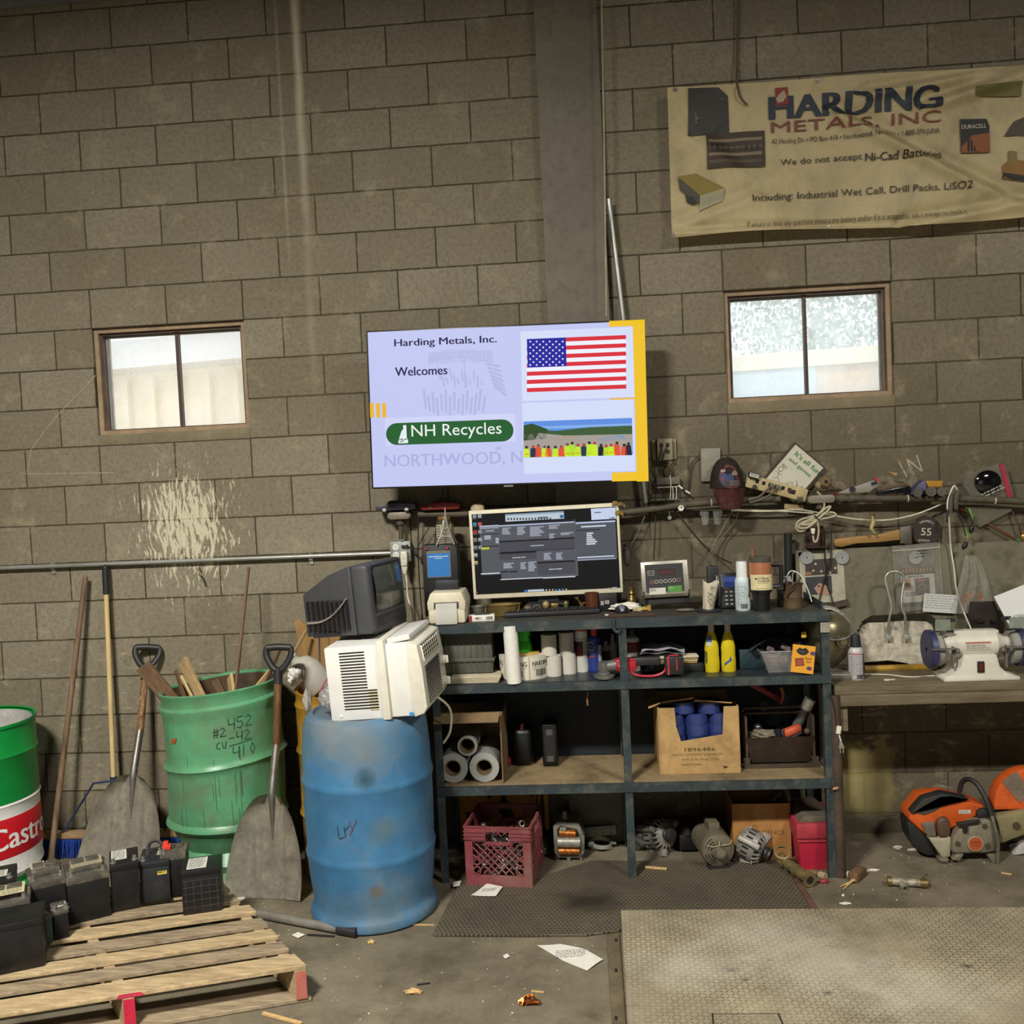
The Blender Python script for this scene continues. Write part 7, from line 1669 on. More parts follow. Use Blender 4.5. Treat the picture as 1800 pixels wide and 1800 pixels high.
MB().cyl((-.02, .04, .165), (-.02, .04, .21), .018, .012, 12).cyl((.0, -.01, -.02), (.0, -.01, .0), .01, n=10).cyl((.06, -.01, -.02), (.06, -.01, .0), .006, n=8).ob('lugs', AL, t)
a = Art(); a.rect(-.04, .142, -.012, .158, '9a9a92'); a.up(); a.text('BDR', -.036, .145, .02, .009, '3a3a38'); a.ob('plate', INK, t, y0=-.04)
p = fl(965, 1505, 0)
solo(rag((0, 0, .04), (.03, .05, .05), 19, amp=.25), 'dark_motor', mat('greasy_black', '1c1b1a', .5, .3), 'greasy black motor part between the crate and the open motor', 'motor part', (p.x, p.y+.10, 0))
p = fl(1057, 1500, 0)
t = T('strap_clamp', 'white metal ring clamp lying on the floor right of the open motor', 'clamp', (p.x, p.y+.06, .02), (.05, .1, 0))
MB().lathe([(.052, 0), (.055, 0), (.055, .02), (.052, .02), (.052, 0)], 40, caps=False).ob('band', mat('band_white', '9c9a90', .4, .3), t); MB().box((-.05, -.02, .008), (.03, .02, .022), b=.003).box((.06, 0, .015), (.03, .012, .008)).ob('lock', GALV, t)
c, w, h, ro = rectangle((957, 1461), (1082, 1450), (1083, 1467), (958, 1477), -.10)
t = T('steel_ruler', 'pale ruler leaning on its edge behind the open motor', 'ruler', c, (0, ro, 0))
MB().box((0, 0, 0), (w, .004, h)).ob('ruler', mat('ruler_pale', '9a9682', .5), t)
a = Art()
for i in range(60): a.rect(-w/2+i*w/60, h/2-(.016 if i % 5 else .024), -w/2+i*w/60+.0015, h/2, '26241f')
for i, ch in enumerate('10 9 8 7 6 5 4 3 2'.split()): a.text(ch, -w/2+.01+i*w/9, -h/2+.006, None, .014, '26241f', rot=0)
a.ob('marks', INK, t, y0=-.0025)
c = at(880, 1440, -.05)
t = T('warning_board', 'yellow board with black shapes standing against the wall behind the crate', 'board', (at(880, 1440, -.05).x, -.05, .19))
MB().box((0, 0, 0), (.42, .01, .36)).ob('board', mat('board_amber', 'b07a1c', .6, var=.15), t)
a = Art(); a.poly([(-.15, .17), (-.05, .04), (.0, .17)], '1a1714'); a.poly([(.02, .16), (.17, .05), (.2, .17)], '1a1714'); a.poly([(-.18, -.02), (-.02, -.04), (.02, .08), (.06, -.02), (.09, -.1), (.03, -.1), (.0, -.03), (-.16, -.14)], '1a1714'); a.rect(.188, -.18, .193, .18, '1a1714'); a.ob('shapes', INK, t, y0=-.0055)
solo(MB().box((0, 0, 0), (.022, .02, .36)), 'yellow_stick', mat('stick_yellow', 'a8801f', .6), 'thin yellow upright stick behind the open motor', 'stick', at(961, 1430, -.09)+Vector((0, 0, -.05)))
# alternators
ALT = mat('alternator_alloy', '9a968e', .5, .35, var=.15, dirt='57524a', damt=.5, dscale=9)
def alternator(label, c, rot, s=1.):
    t = T('alternator', label, 'alternator', c, rot); t.scale = (s, s, s)
    MB().lathe([(.01, -.055), (.05, -.055), (.062, -.045), (.068, -.03), (.068, .02), (.062, .035), (.045, .05), (.02, .055), (.01, .055)], 40).ob('housing', ALT, t)
    mb = MB()
    for k in range(18):
        an = k*PI/9; R = Matrix.Rotation(an, 4, 'Z')
        for (a0, a1) in (((.045, .052), (.069, .028)), ((.046, -.057), (.069, -.034))):
            p0 = R @ Vector((a0[0], 0, a0[1])); p1 = R @ Vector((a1[0], 0, a1[1])); mb.tube([p0, (p0+p1)/2*1.04, p1], .0042, 6)
    mb.ob('fins', ALT, t)
    mb = MB()
    for k in range(18):
        an = k*PI/9+PI/18; R = Matrix.Rotation(an, 4, 'Z'); M = R @ Matrix.Translation((.0585, 0, .0365)) @ Matrix.Rotation(.8, 4, 'Y')
        t2 = MB().box((0, 0, 0), (.018, .009, .004)); 
        for v in t2.bm.verts: v.co = M @ v.co
        mb._merge(t2.bm)
        M2 = R @ Matrix.Translation((.0675, 0, -.01)) @ Matrix.Rotation(PI/2, 4, 'Y')
        t2 = MB().box((0, 0, 0), (.03, .008, .004))
        for v in t2.bm.verts: v.co = M2 @ v.co
        mb._merge(t2.bm)
    mb.ob('vents', DARK, t)
    MB().lathe([(.01, .055), (.022, .055), (.03, .062), (.03, .07), (.026, .074), (.03, .078), (.03, .088), (.018, .092), (.005, .092)], 28).ob('pulley', mat('pulley_dark', '3a3835', .5, .5), t)
    for an in (.4, 2.6, 4.4): MB().box((.078*math.cos(an), .078*math.sin(an), 0), (.034, .026, .10), (0, 0, an), b=.006).ob('lug', ALT, t)
    return t
p = fl(1160, 1508, 0); alternator('cast alloy alternator with dark pulley right of the middle post', (p.x+.005, p.y+.08, .085), (math.radians(75), 0, math.radians(38)), 1.08)
p = fl(1330, 1525, 0); alternator('alternator lying tilted beside the brass valve', (p.x-.01, p.y+.05, .085), Vector((.72, -.42, -.30)).to_track_quat('Z', 'Y').to_euler(), 1.08)
p = fl(1135, 1500, 0); solo(rag((0, 0, .06), (.05, .05, .06), 23, amp=.22), 'starter_motor', mat('dark_alloy', '55524c', .5, .4, var=.4, scale=30), 'dark alternator core behind the left alternator', 'motor part', (p.x-.01, -.16, 0))
p = fl(1213, 1508, 0); t = T('black_pump', 'greasy black pump between the left alternator and the electric motor', 'pump', (p.x, p.y+.10, 0))
MB().box((0, 0, .05), (.09, .09, .08), b=.012).ob('body', mat('greasy_black', '1c1b1a', .5, .3), t); MB().cyl((.0, -.02, .09), (.0, -.02, .13), .035, .03, 18).ob('cap', mat('greasy_grey', '2f2d2a', .5, .3), t)
# electric motor
p = fl(1262, 1530, 0)
t = T('electric_motor', 'round dusty electric motor with slotted end bell facing out', 'motor', (p.x, p.y+.02, .098), (0, 0, math.radians(8)))
EM = mat('motor_grey_brown', '6f6654', .6, .2, var=.2, dirt='453c2e', damt=.5)
RX90 = Matrix.Rotation(PI/2, 4, 'X')
MB().lathe([(.01, -.17), (.07, -.17), (.078, -.16), (.078, .0), (.08, .012), (.074, .03), (.05, .04), (.01, .042)], 40, M=RX90).ob('shell', EM, t)
mb = MB()
for ring in (.037, .050, .063):
    for sgn in (1, -1):
        P = [(ring*math.cos(an), -.041+max(0, ring-.045)*.5, ring*math.sin(an)) for an in [PI+sgn*(.25+i*.11) for i in range(9)]]
        mb.tube(P, .0042, 6, flat=.6)
mb.ob('slots', DARK, t)
MB().cyl((0, -.04, 0), (0, -.075, 0), .024, .022, 24).ob('hub', mat('motor_hub', '8a8272', .4, .4), t); MB().cyl((0, -.075, 0), (0, -.08, 0), .014, .014, 18).ob('shaft_end', mat('motor_shaft', 'a09684', .35, .6), t)
MB().box((0, .07, .09), (.055, .09, .04), b=.008).ob('terminal_box', EM, t); MB().box((0, -.01, -.085), (.095, .05, .028)).ob('foot', mat('motor_foot_black', '201e1b', .7), t)
MB().tube([(-.06, -.03, .03), (-.03, -.046, .025), (.05, -.046, .032), (.07, -.02, .04)], .003, 6).tube([(0, -.05, .05), (0, -.055, .028)], .004, 6).ob('cord', mat('tan_cord', '9c8f70', .6), t)
# SCIENCE carton
A_, B_ = fl(1292, 1508, 0), fl(1394, 1512, 0); w_ = (B_-A_).length; h_ = .265
c0 = (A_+B_)/2+Vector((0, .15, 0))
t = T('brown_carton', 'open brown cardboard box lettered SCIENCE under the rack', 'carton', c0, (0, 0, -.02))
CK = mat('kraft_carton', 'a9773f', .8, var=.1, scale=14, stretch=(8, 8, 1), dirt='7a5630', damt=.3)
MB().box((0, -.14, h_/2), (w_, .005, h_)).box((0, .14, h_/2), (w_, .005, h_)).box((-w_/2, 0, h_/2), (.005, .28, h_)).box((w_/2, 0, h_/2), (.005, .28, h_)).box((0, 0, .004), (w_, .28, .006)).ob('carton', CK, t)
a = Art(); a.text('SCIENCE', -.02, .115, .125, .021, '6a4522'); a.line([(-.045, .15), (-.035, .165), (-.02, .15)], .003, '6a4522'); a.rect(-.03, .17, .06, .262, 'b98548'); a.ob('print', INK, t, y0=-.1430)
p = c0+Vector((.095, -.05, h_+.005)); t = T('flashlight', 'small dark bulb socket lying on the corner of the SCIENCE box', 'socket', p, (0, .9, .2))
MB().cyl((0, 0, -.02), (0, 0, .02), .014, .018, 16).ob('socket', mat('socket_dark', '3a352c', .5), t); MB().cyl((0, 0, -.04), (0, 0, -.02), .007, .009, 10).ob('tip', BRS, t)
# red plastic tool box
A_, B_ = fl(1408, 1530, 0), fl(1452, 1530, 0)
c0 = Vector((at(1425, 1480, -.30).x+.0, -.30, 0))
t = T('red_toolbox', 'red plastic tool box with dusty lid at the right foot of the rack', 'tool box', c0)
RB = mat('toolbox_red', 'b0203a', .45, var=.1, dirt='6a3a3c', damt=.25)
mb = MB(); mb._add(tub(.15, .17, .26, .28, 0, .155), [(3, 2, 1, 0), (4, 5, 6, 7), (0, 1, 5, 4), (1, 2, 6, 5), (2, 3, 7, 6), (3, 0, 4, 7)]); mb.ob('body', RB, t)
MB().box((0, 0, .185), (.19, .30, .07), b=.006).box((0, 0, .14), (.18, .29, .012)).ob('lid', mat('toolbox_red_dusty', 'a5323f', .6, var=.2, scale=20, dirt='5a2f33', damt=.5), t)
MB().prism([(-.08, .22), (-.05, .25), (.05, .25), (.08, .22)], -.13, .13, bev=.004).ob('lid_top', mat('dusty_grey_top', '5f5648', .8), t)
# brass valve
p0 = fl(1375, 1512, .05); p1 = fl(1428, 1550, .035); d = (p1-p0).normalized()
t = T('brass_valve', 'corroded brass pipe valve pointing at the rack foot', 'valve', p0)
VB = mat('corroded_brass', '8f7c52', .45, .5, var=.3, scale=16, dirt='57694c', damt=.4)
def al(s): return d*s
MB().cyl(al(-.03), al(.10), .018, n=18).cyl(al(.0), al(.02), .03, n=8).cyl(al(.05), al(.065), .026, n=8).cyl(al(.095), al(.115), .028, n=8).cyl(al(.11), al(.19), .019, n=18).cyl(al(.135), al(.15), .025, n=16).ob('body', VB, t)
MB().cyl(al(.18), al(.205), .026, .033, 24).ob('nozzle', VB, t); MB().cyl(al(.2045), al(.2065), .018, n=18).ob('bore', DARK, t)
MB().lathe([(.028, -.006), (.038, -.004), (.038, .004), (.028, .006)], 24, M=Matrix.Translation(al(-.0)+Vector((0, 0, .035))) @ Matrix.Rotation(.6, 4, 'X'), caps=False).cyl(al(0), al(0)+Vector((0, 0, .035)), .01, n=10).ob('hand_wheel', VB, t)
p0 = fl(1425, 1532, .014); p1 = fl(1448, 1540, .014)
t = T('brass_nipple', 'short brass fitting with pale end between the valve and the rack post', 'fitting', p0)
MB().cyl((0, 0, 0), p1-p0, .009, .011, 14).ob('tube', VB, t); MB().cyl((p1-p0)*.7, (p1-p0)*1.15, .017, n=8).ob('nut', mat('pale_nut', 'b8ac86', .4, .4), t)
# ================================================================== bench on the right
BZ = .868; BX0 = 3.605; BX1 = 5.3
BW = mat('oily_bench_wood', '6b5f49', .8, var=.25, scale=7, stretch=(.6, 7, 7), dirt='453b2c', damt=.6, dscale=4)
t = T('work_bench', 'old oily wooden work bench with thick front edge right of the rack', 'bench', ((BX0+BX1)/2, -.26, 0)); bw = BX1-BX0
MB().box((0, -.0, BZ-.02), (bw, .50, .04), b=.004).ob('top', BW, t)
MB().box((0, -.235, BZ-.066), (bw, .035, .05), b=.003).ob('apron', BW, t)
for x in (-bw/2+.06, bw/2-.1): MB().box((x, .18, (BZ-.04)/2), (.09, .09, BZ-.04)).ob('leg', BW, t)
MB().cyl((-bw/2-.003, -.245, 0), (-bw/2-.003, -.245, BZ-.04), .027, .025, 18).ob('leg', mat('rusty_leg', '54443a', .65, .3, var=.25, scale=9, dirt='35302a', damt=.6), t)
MB().box((-bw/2+.03, -.22, .72), (.055, .02, .12)).ob('leg_plate', BW, t)
c, w, h, ro = rectangle((1398, 968), (1800, 950), (1800, 1178), (1405, 1192), -.03)
solo(MB().box((.35, 0, 0), (w+.7, .006, h)), 'sheet_panel', mat('drab_steel_sheet', '77735f', .55, .1, var=.12, scale=3, dirt='4a4534', damt=.7, dscale=7), 'large drab green steel sheet standing behind the bench', 'panel', c, (0, ro, 0))
YM = -.034
MAGM = mat('magnet_grey', '9b9d9a', .45, .2)
def magnet(u, v, label): 
    p = at(u, v, YM-.008); t = T('round_magnet', label, 'magnet', p, group='round magnets on the steel sheet')
    MB().cyl((0, 0, 0), (0, -.007, 0), .0325, .0325, 28).ob('disc', MAGM, t); MB().cyl((0, -.0065, 0), (0, -.0078, 0), .0035, n=10).ob('hole', DARK, t)
magnet(1418, 980, 'grey round magnet at the top left of the machine leaflet'); magnet(1480, 980, 'grey round magnet at the top right of the machine leaflet'); magnet(1609, 980, 'grey round magnet holding the clear booklet bag')
px = ((1405, 970), (1484, 967), (1484, 1055), (1408, 1062)); c, w, h, ro = rectangle(*px, YM-.003)
t = T('machine_leaflet', 'stained leaflet with machine photos under two magnets', 'leaflet', c, (0, ro, 0))
MB().sheet(lambda u, v: Vector(((u-.5)*w, -.004*math.sin(u*PI)*(1-v)-.001, (v-.5)*h-.012*(u-.4)*(1-v))), 12, 10, .001).ob('sheet', mat('stained_paper', 'ded9c6', .8, var=.08, dirt='a89c7c', damt=.3), t)
a = Art(); fr = Frame(*px, w, h); q, rect, text, poly, line = art_tools(fr, a, 1370, 900, 4.186)
rect(190, 350, 425, 465, '463f3a'); rect(190, 480, 380, 612, '3c4044'); a.up()
for x, y in ((268, 380), (250, 430), (308, 435), (372, 445), (412, 412)): p = q(x, y); a.disc(*p, .0055, 'd5d0c4', 12)
rect(190, 440, 235, 465, '9a6f4f'); poly([(250, 560), (290, 520), (360, 545), (370, 605), (280, 608)], 'b58f76'); p = q(285, 545); a.disc(*p, .0045, 'd9d4c8', 10); a.up()
for x, y in ((268, 380), (250, 430), (308, 435), (372, 445)): p = q(x, y); a.disc(*p, .002, '2a2624', 8)
a.ob('print', INK, t, y0=-.0065)
solo(MB().box((0, 0, 0), (.14, .006, .03), (0, -.2, 0)), 'wood_strip', mat('dark_strip', '4a4030', .8), 'short dark strip under the machine leaflet', 'strip', at(1466, 1064, -.05))
px = ((1567, 958), (1652, 954), (1658, 1068), (1576, 1077)); c, w, h, ro = rectangle(*px, YM-.004)
t = T('booklet_bag', 'clear zip bag with an orange striped booklet on the steel sheet', 'bag', c, (0, ro, 0))
px2 = ((1581, 998), (1640, 995), (1645, 1060), (1587, 1066)); c2, w2, h2, ro2 = rectangle(*px2, YM-.005)
b = MB().box((0, 0, 0), (w2, .004, h2)).ob('booklet', mat('booklet_white', 'cfcbc0', .6), t, c2-c)
a = Art(); a.rect(-w2/2, h2*.30, w2/2, h2/2, '3c3a34'); a.rect(-w2/2, -h2*.1, -w2*.22, h2*.2, 'c9792c'); a.rect(-w2*.1, -h2*.25, w2*.34, h2*.2, '35353a'); a.rect(-w2/2, -h2*.5, w2/2, -h2*.42, '2c2b2a'); a.up()
for i in range(9): x = -w2/2+.004+i*w2/9.5; a.poly([(x, h2*.36), (x+.008, h2*.36), (x+.014, h2*.47), (x+.006, h2*.47)], 'cb8a34')
a.rect(-w2*.42, -h2*.06, -w2*.26, h2*.1, '26221f'); a.ring(.018, -.005, .016, .003, 'c98a50'); a.rect(.0, .02, .03, .034, 'b5622f'); a.greek(-w2*.3, h2*.27, w2*.6, 1, .012, '4a4742'); a.greek(-w2*.4, -h2*.15, w2*.3, 3, .007, '77736a')
a.ob('print', INK, b, y0=-.0025)
MB().sheet(lambda u, v: Vector(((u-.5)*w, -.008-.003*math.sin(u*8+v*5), (v-.5)*h)), 14, 16, .0008).ob('bag', mat('zip_bag_clear', 'c2c1b8', .15, alpha=.3, spec=.9), t)
a = Art(); a.greek(.0, h*.40, .05, 3, .014, '2c2c2c', seed=5, fill=.25); a.rect(-w/2, h*.42, w/2, h*.43, 'd5d3c8'); a.ob('writing', INK, t, y0=-.0125)
c, w, h, ro = rectangle((1623, 1043), (1681, 1046), (1684, 1079), (1624, 1075), -.06)
t = T('white_card', 'white scribbled card hanging below the booklet bag', 'card', c, (.08, ro, 0)); MB().box((0, 0, 0), (w, .002, h)).ob('card', mat('card_plain', 'd2d3cf', .7, var=.05), t)
a = Art(); a.greek(-w*.45, h*.42, w*.9, 6, .012, 'a2a4a2', seed=3, fill=.3); a.ob('writing', INK, t, y0=-.0016)
# hanging clear bag with orange bits, carved mask
p = at(1705, 1030, -.06); t = T('clear_bag', 'clear twisted bag with orange bits hanging on the steel sheet', 'bag', p)
MB().sheet(lambda u, v: Vector(((u-.5)*(.045+.17*v**.8)+.012*math.sin(v*5)+.03*v*v, -.012-.022*math.sin(PI*u)*v+.006*math.sin(u*17+v*4), .15-v*.28)), 26, 22, .0012).ob('bag', mat('crinkled_clear', 'c9c5b8', .1, var=.2, alpha=.32, spec=1, bump=.6, scale=40), t, ang=80)
mb = MB(); R_ = random.Random(6)
for k in range(12): x, z = R_.uniform(-.04, .06), R_.uniform(-.11, -.05); mb.cyl((x, -.015, z), (x+R_.uniform(-.02, .02), -.02, z+R_.uniform(.01, .04)), .004, n=6)
o = mb.ob('orange_bits', mat('orange_bits', 'a8642f', .5), t); o['kind'] = 'stuff'
p = at(1727, 1098, -.10); t = T('carved_mask', 'dark carved face mask standing on the bench under the clear bag', 'mask', p)
MK = mat('dark_clay', '3d332e', .8, var=.25, scale=16)
MB().sheet(lambda u, v: Vector(((u-.5)*.15*(1-.25*(2*v-1)**2), -.05*math.cos((u-.5)*2.6)*math.sin(PI*(.12+.76*v))-.016*math.exp(-((u-.5)/.1)**2-((v-.42)/.2)**2)-.010*math.exp(-((v-.66)/.06)**2)*abs(math.sin(u*PI*2)), (v-.5)*.23)), 26, 26, .006).ob('face', MK, t, ang=70)
for sx in (-1, 1): MB().tube([(sx*.045, -.046, .03), (sx*.03, -.056, .022), (sx*.016, -.058, .03)], .005, 6, k=3).ob('eye_slit', DARK, t)
MB().tube([(-.024, -.05, -.05), (0, -.06, -.056), (.024, -.05, -.05)], .005, 6, k=3).ob('mouth', DARK, t)
# white booklet at the edge
px = ((1752, 1062), (1815, 1035), (1830, 1120), (1775, 1112)); p = at(1782, 1078, -.16)
t = T('white_notepad', 'white notepad leaning in a grey holder at the right photo edge', 'notepad', p, (math.radians(-14), math.radians(-22), math.radians(-6)))
MB().box((.03, 0, .02), (.15, .012, .17)).ob('pad', mat('notepad_white', 'd8d9d6', .6, var=.03), t); MB().box((.04, -.012, -.06), (.12, .02, .07), (0, .35, 0), b=.003).ob('holder', mat('holder_grey', '8f9089', .4, .3), t)
a = Art(); a.text('INT', .045, -.03, .03, .01, '55585a'); a.ob('print', INK, t, y0=-.0065)
# globe lamp
p = fl(1474, 1191, BZ); t = T('globe_lamp', 'dull brass coloured metal globe on a slatted foot behind the rack post', 'lamp', (at(1468, 1130, -.28).x-.05, -.28, BZ))
GB = mat('dull_brass_globe', '8a8268', .35, .7, var=.1, dirt='5f5840', damt=.3)
gz = .165
MB().lathe([(.004, -.13), (.04, -.12), (.08, -.08), (.105, -.02), (.112, .03), (.104, .085), (.08, .12), (.045, .135), (.004, .14)], 40, M=Matrix.Translation((.01, 0, gz))).ob('globe', GB, t)
MB().tube([(.01+.118*math.cos(an), -.01, gz+.02+.14*math.sin(an)) for an in [-.3+i*.12 for i in range(22)]], .012, 8, flat=.3).ob('rim', mat('pitted_rim', '9a978c', .5, .4, var=.3, scale=60), t)
MB().cyl((.045, -.09, gz+.015), (.05, -.128, gz+.015), .028, .025, 24).cyl((.05, -.128, gz+.015), (.05, -.138, gz+.015), .012, n=6).ob('hub', GB, t)
MB().tube([(-.05, -.115, gz+.05), (.0, -.13, gz+.03), (.05, -.135, gz+.03), (.09, -.10, gz+.036), (.125, -.02, gz+.04)], .004, 7, k=4).ob('bail', GALV, t)
mb = MB().box((.035, -.06, .015), (.12, .11, .03), (0, .05, 0), b=.006)
for k in range(6): mb.box((.035, -.105+k*.018, .034), (.11, .006, .01), (0, .05, 0))
mb.ob('slatted_foot', mat('foot_steel', '8d897c', .4, .6), t)
p = fl(1505, 1192, BZ)
def shx(a, r, hb): a.up(); a.bars(-r*.2, hb*.05, r*.8, hb*.13); a.rect(r*.75, 0.01, r*1.45, hb*.82, '3d4660', 6, 1); a.rect(-r*1.2, hb*.79, r*.6, hb*.82, 'b04a66', 6, 1)
spraycan('spray_can', 'pale printed spray can with black cap on the bench beside the dustpan', (at(1504, 1150, -.37).x, -.37, BZ), .0345, .205, mat('can_pale_grey', 'b9b8b4', .4, .1), BLACKP, .055, .022, lab_art([('bcbab8', 1)], greek='7a7880', n=11, extra=shx))
# dustpan
c0 = at(1578, 1172, -.13)
t = T('dustpan', 'battered aluminium dustpan with looped handle leaning behind the grinder', 'dustpan', c0)
def dp(x, y): p = at(1370+x/4.186, 900+y/4.186, -.13)-c0; return (p.x, p.z)
outl = [dp(*p) for p in ((585, 880), (600, 840), (640, 815), (760, 812), (900, 800), (1080, 805), (1120, 830), (1140, 900), (1145, 1110), (1050, 1140), (930, 1110), (800, 1090), (620, 1105))]
MB().prism(outl, -.004, 0).ob('pan', mat('pitted_aluminium', 'c2baa8', .6, .1, var=.3, scale=30, dirt='6f6650', damt=.5, dscale=12, bump=.4), t)
def rim(u, v):
    P = [dp(*p) for p in ((560, 870), (600, 790), (660, 755), (900, 740), (1080, 735), (1150, 800), (1160, 870))]; Q = [dp(*p) for p in ((585, 890), (605, 840), (655, 818), (900, 806), (1080, 808), (1122, 840), (1140, 890))]
    k = min(int(u*6), 5); f = u*6-k; a_ = Vector(P[k]).lerp(Vector(P[k+1]), f); b_ = Vector(Q[k]).lerp(Vector(Q[k+1]), f); r = b_.lerp(a_, v)
    ed = max(0, min(1, abs(u-.5)*4-.7)); return Vector((r.x, -.035*v+.012*math.sin(u*95)*v*ed, r.y))
MB().sheet(rim, 120, 6, .002).ob('corrugated_rim', mat('dark_aluminium', '6b6656', .55, .4, var=.2), t)
def dq(x, y, yy=-.02): p = dp(x, y); return (p[0], yy, p[1])
MB().tube([dq(795, 935), dq(790, 870), dq(790, 770, -.04), dq(805, 690, -.04), dq(785, 580, -.03), dq(770, 490, -.02), dq(795, 445, -.02), dq(840, 435, -.02), dq(890, 450, -.02), dq(908, 500, -.02), dq(888, 600, -.03), dq(880, 690, -.04), dq(905, 760, -.04), dq(918, 860), dq(925, 935)], .0065, 10, k=4).ob('handle', mat('bright_bar', 'aeaba0', .35, .6), t)
for x in (797, 927): p = dp(x, 920); MB().box((p[0], -.022, p[1]), (.026, .006, .03), b=.002).cyl((p[0], -.026, p[1]), (p[0], -.03, p[1]), .007, n=12).ob('bracket', GALV, t)
p = dp(850, 850); MB().cyl((p[0], -.004, p[1]), (p[0], -.01, p[1]), .009, n=14).ob('rivet', GALV, t)
p0 = at(1519, 1176, -.20); p1 = at(1652, 1172, -.20)
solo(MB().cyl(p0, p1, .0165, .016, 16), 'wooden_tool', mat('worn_yellow', 'a8832a', .55, var=.25, scale=12, dirt='5a4420', damt=.6), 'worn yellow tool handle lying on the bench in front of the dustpan', 'tool')
solo(MB().tube([fl(1519, 1185, BZ+.004), fl(1560, 1186, BZ+.004), fl(1600, 1190, BZ+.004), fl(1640, 1188, BZ+.004), fl(1672, 1191, BZ+.004)], .0035, 6, k=5), 'bench_cable', WC, 'pale cord lying along the bench top to the grinder', 'cord')
solo(MB().box((0, 0, .003), (.02, .012, .006)).box((.025, .006, .002), (.03, .008, .004)), 'paper_crumb', mat('crumb_white', 'cfcabb', .8), 'small white scraps on the bench near its front edge', 'scrap', fl(1558, 1196, BZ))
# bench grinder
c0 = fl(1726, 1197, BZ)+Vector((0, .08, 0)); y0 = c0.y
t = T('bench_grinder', 'white bench grinder with dark blue wheel guards on the bench', 'bench grinder', c0)
GW = mat('grinder_white', 'cfcbbd', .45, var=.06, dirt='8d8672', damt=.3, dscale=8)
MB().prism([(-.155, 0), (-.155, .018), (-.115, .03), (-.085, .06), (-.072, .115), (.072, .115), (.085, .06), (.115, .03), (.15, .018), (.15, 0)], -.07, .075, bev=.006).ob('pedestal', GW, t)
MB().box((0, 0, .008), (.33, .17, .016), b=.005).ob('base', GW, t)
gz = .155; RY90 = Matrix.Translation((0, 0, gz)) @ Matrix.Rotation(PI/2, 4, 'Y')
MB().lathe([(.01, -.16), (.028, -.16), (.032, -.145), (.045, -.12), (.058, -.10), (.062, -.095), (.062, .085), (.058, .09), (.045, .11), (.032, .135), (.028, .15), (.01, .15)], 36, M=RY90).box((0, 0, gz+.055), (.2, .06, .016), b=.004).ob('motor_housing', GW, t)
a = Art(); a.rect(-.06, -.012, .05, .022, 'd2cfc2'); a.up(); a.rect(-.06, .016, .05, .022, 'b5532f'); a.greek(-.055, .01, .1, 3, .007, '7d786c'); a.ob('label', INK, t, (.0, -.0625, gz-.005))
MB().box((.0, -.073, .062), (.03, .008, .05), b=.002).ob('switch_plate', mat('switch_black', '26221f', .4), t); MB().box((.0, -.078, .062), (.018, .008, .032), (.2, 0, 0), b=.002).ob('switch', mat('switch_red', '5a2a1f', .4), t)
GBL = mat('guard_navy', '34365a', .45, var=.12)
for sx, nm in ((-1, 'left'), (1, 'right')):
    x0 = sx*.165; MY = Matrix.Translation((x0, 0, gz-.02)) @ Matrix.Rotation(sx*PI/2, 4, 'Y')
    MB().lathe([(.01, .045), (.082, .045), (.088, .04), (.088, .016), (.08, .016), (.08, .036), (.01, .036)], 40, M=MY, caps=False).ob('guard', GBL, t)
    MB().lathe([(.01, -.006), (.03, -.01), (.07, -.01), (.076, -.004), (.076, .03), (.01, .03)], 36, M=MY @ Matrix.Translation((0, 0, -.006))).ob('wheel', mat('abrasive_grey', '8e8d86', .8, var=.15, scale=60), t)
    MB().box((x0-sx*.005, -.085, gz-.005), (.11, .02, .006)).box((x0-sx*.05, -.06, gz-.05), (.008, .012, .10)).cyl((x0-sx*.055, -.07, gz-.02), (x0-sx*.075, -.07, gz-.02), .012, n=10).ob('tool_rest', mat('rest_steel', '77736a', .5, .4), t)
    MB().box((x0-sx*.005, -.07, gz+.10), (.065, .003, .05), (.1, 0, 0)).ob('eye_shield', mat('shield_clear', '8f978a', .2, alpha=.7), t); MB().box((x0-sx*.045, -.06, gz+.12), (.04, .008, .016)).box((x0-sx*.04, -.06, gz+.07), (.03, .008, .012)).ob('shield_arm', BLACKP, t)
# plug hanging by the bench leg
c0 = at(1474, 1285, -.53); t = T('hanging_plug', 'white inline switch and plug hanging from the bench beside the rack post', 'plug', c0)
def hq(u, v): return at(u, v, -.53)-c0
MB().tube([hq(1458, 1220), hq(1466, 1240), hq(1470, 1275)], .003, 6, k=4).ob('black_cord', BC, t); MB().box(hq(1474, 1283), (.02, .014, .036), (0, .15, 0), b=.003).ob('switch_body', IV, t); MB().cyl(hq(1475, 1292), hq(1478, 1303), .0035, n=8).ob('white_cord', IV, t)
MB().prism([(hq(1476, 1302).x, hq(1476, 1302).z), (hq(1479, 1302).x, hq(1479, 1302).z), (hq(1485, 1315).x, hq(1485, 1315).z), (hq(1474, 1316).x, hq(1474, 1316).z)], -.006, .006, bev=.002).ob('plug_body', mat('plug_grey', '8a8474', .5), t)
for u in (1477, 1482): MB().box(hq(u, 1320), (.004, .002, .02)).ob('prong', mat('prong_nickel', 'c9c4b6', .3, .7), t)
t = T('copper_tag', 'small copper coloured disc hanging at the rack foot by the bench leg', 'tag', at(1469, 1386, -.54)); MB().sph((0, 0, 0), (.016, .004, .007), 12, Matrix.Rotation(-.2, 3, 'Y')).ob('disc', mat('copper_disc', 'b9866a', .4, .4), t); MB().tube([(-.008, 0, .004), (-.01, 0, .04)], .001, 5).ob('wire', GC, t)
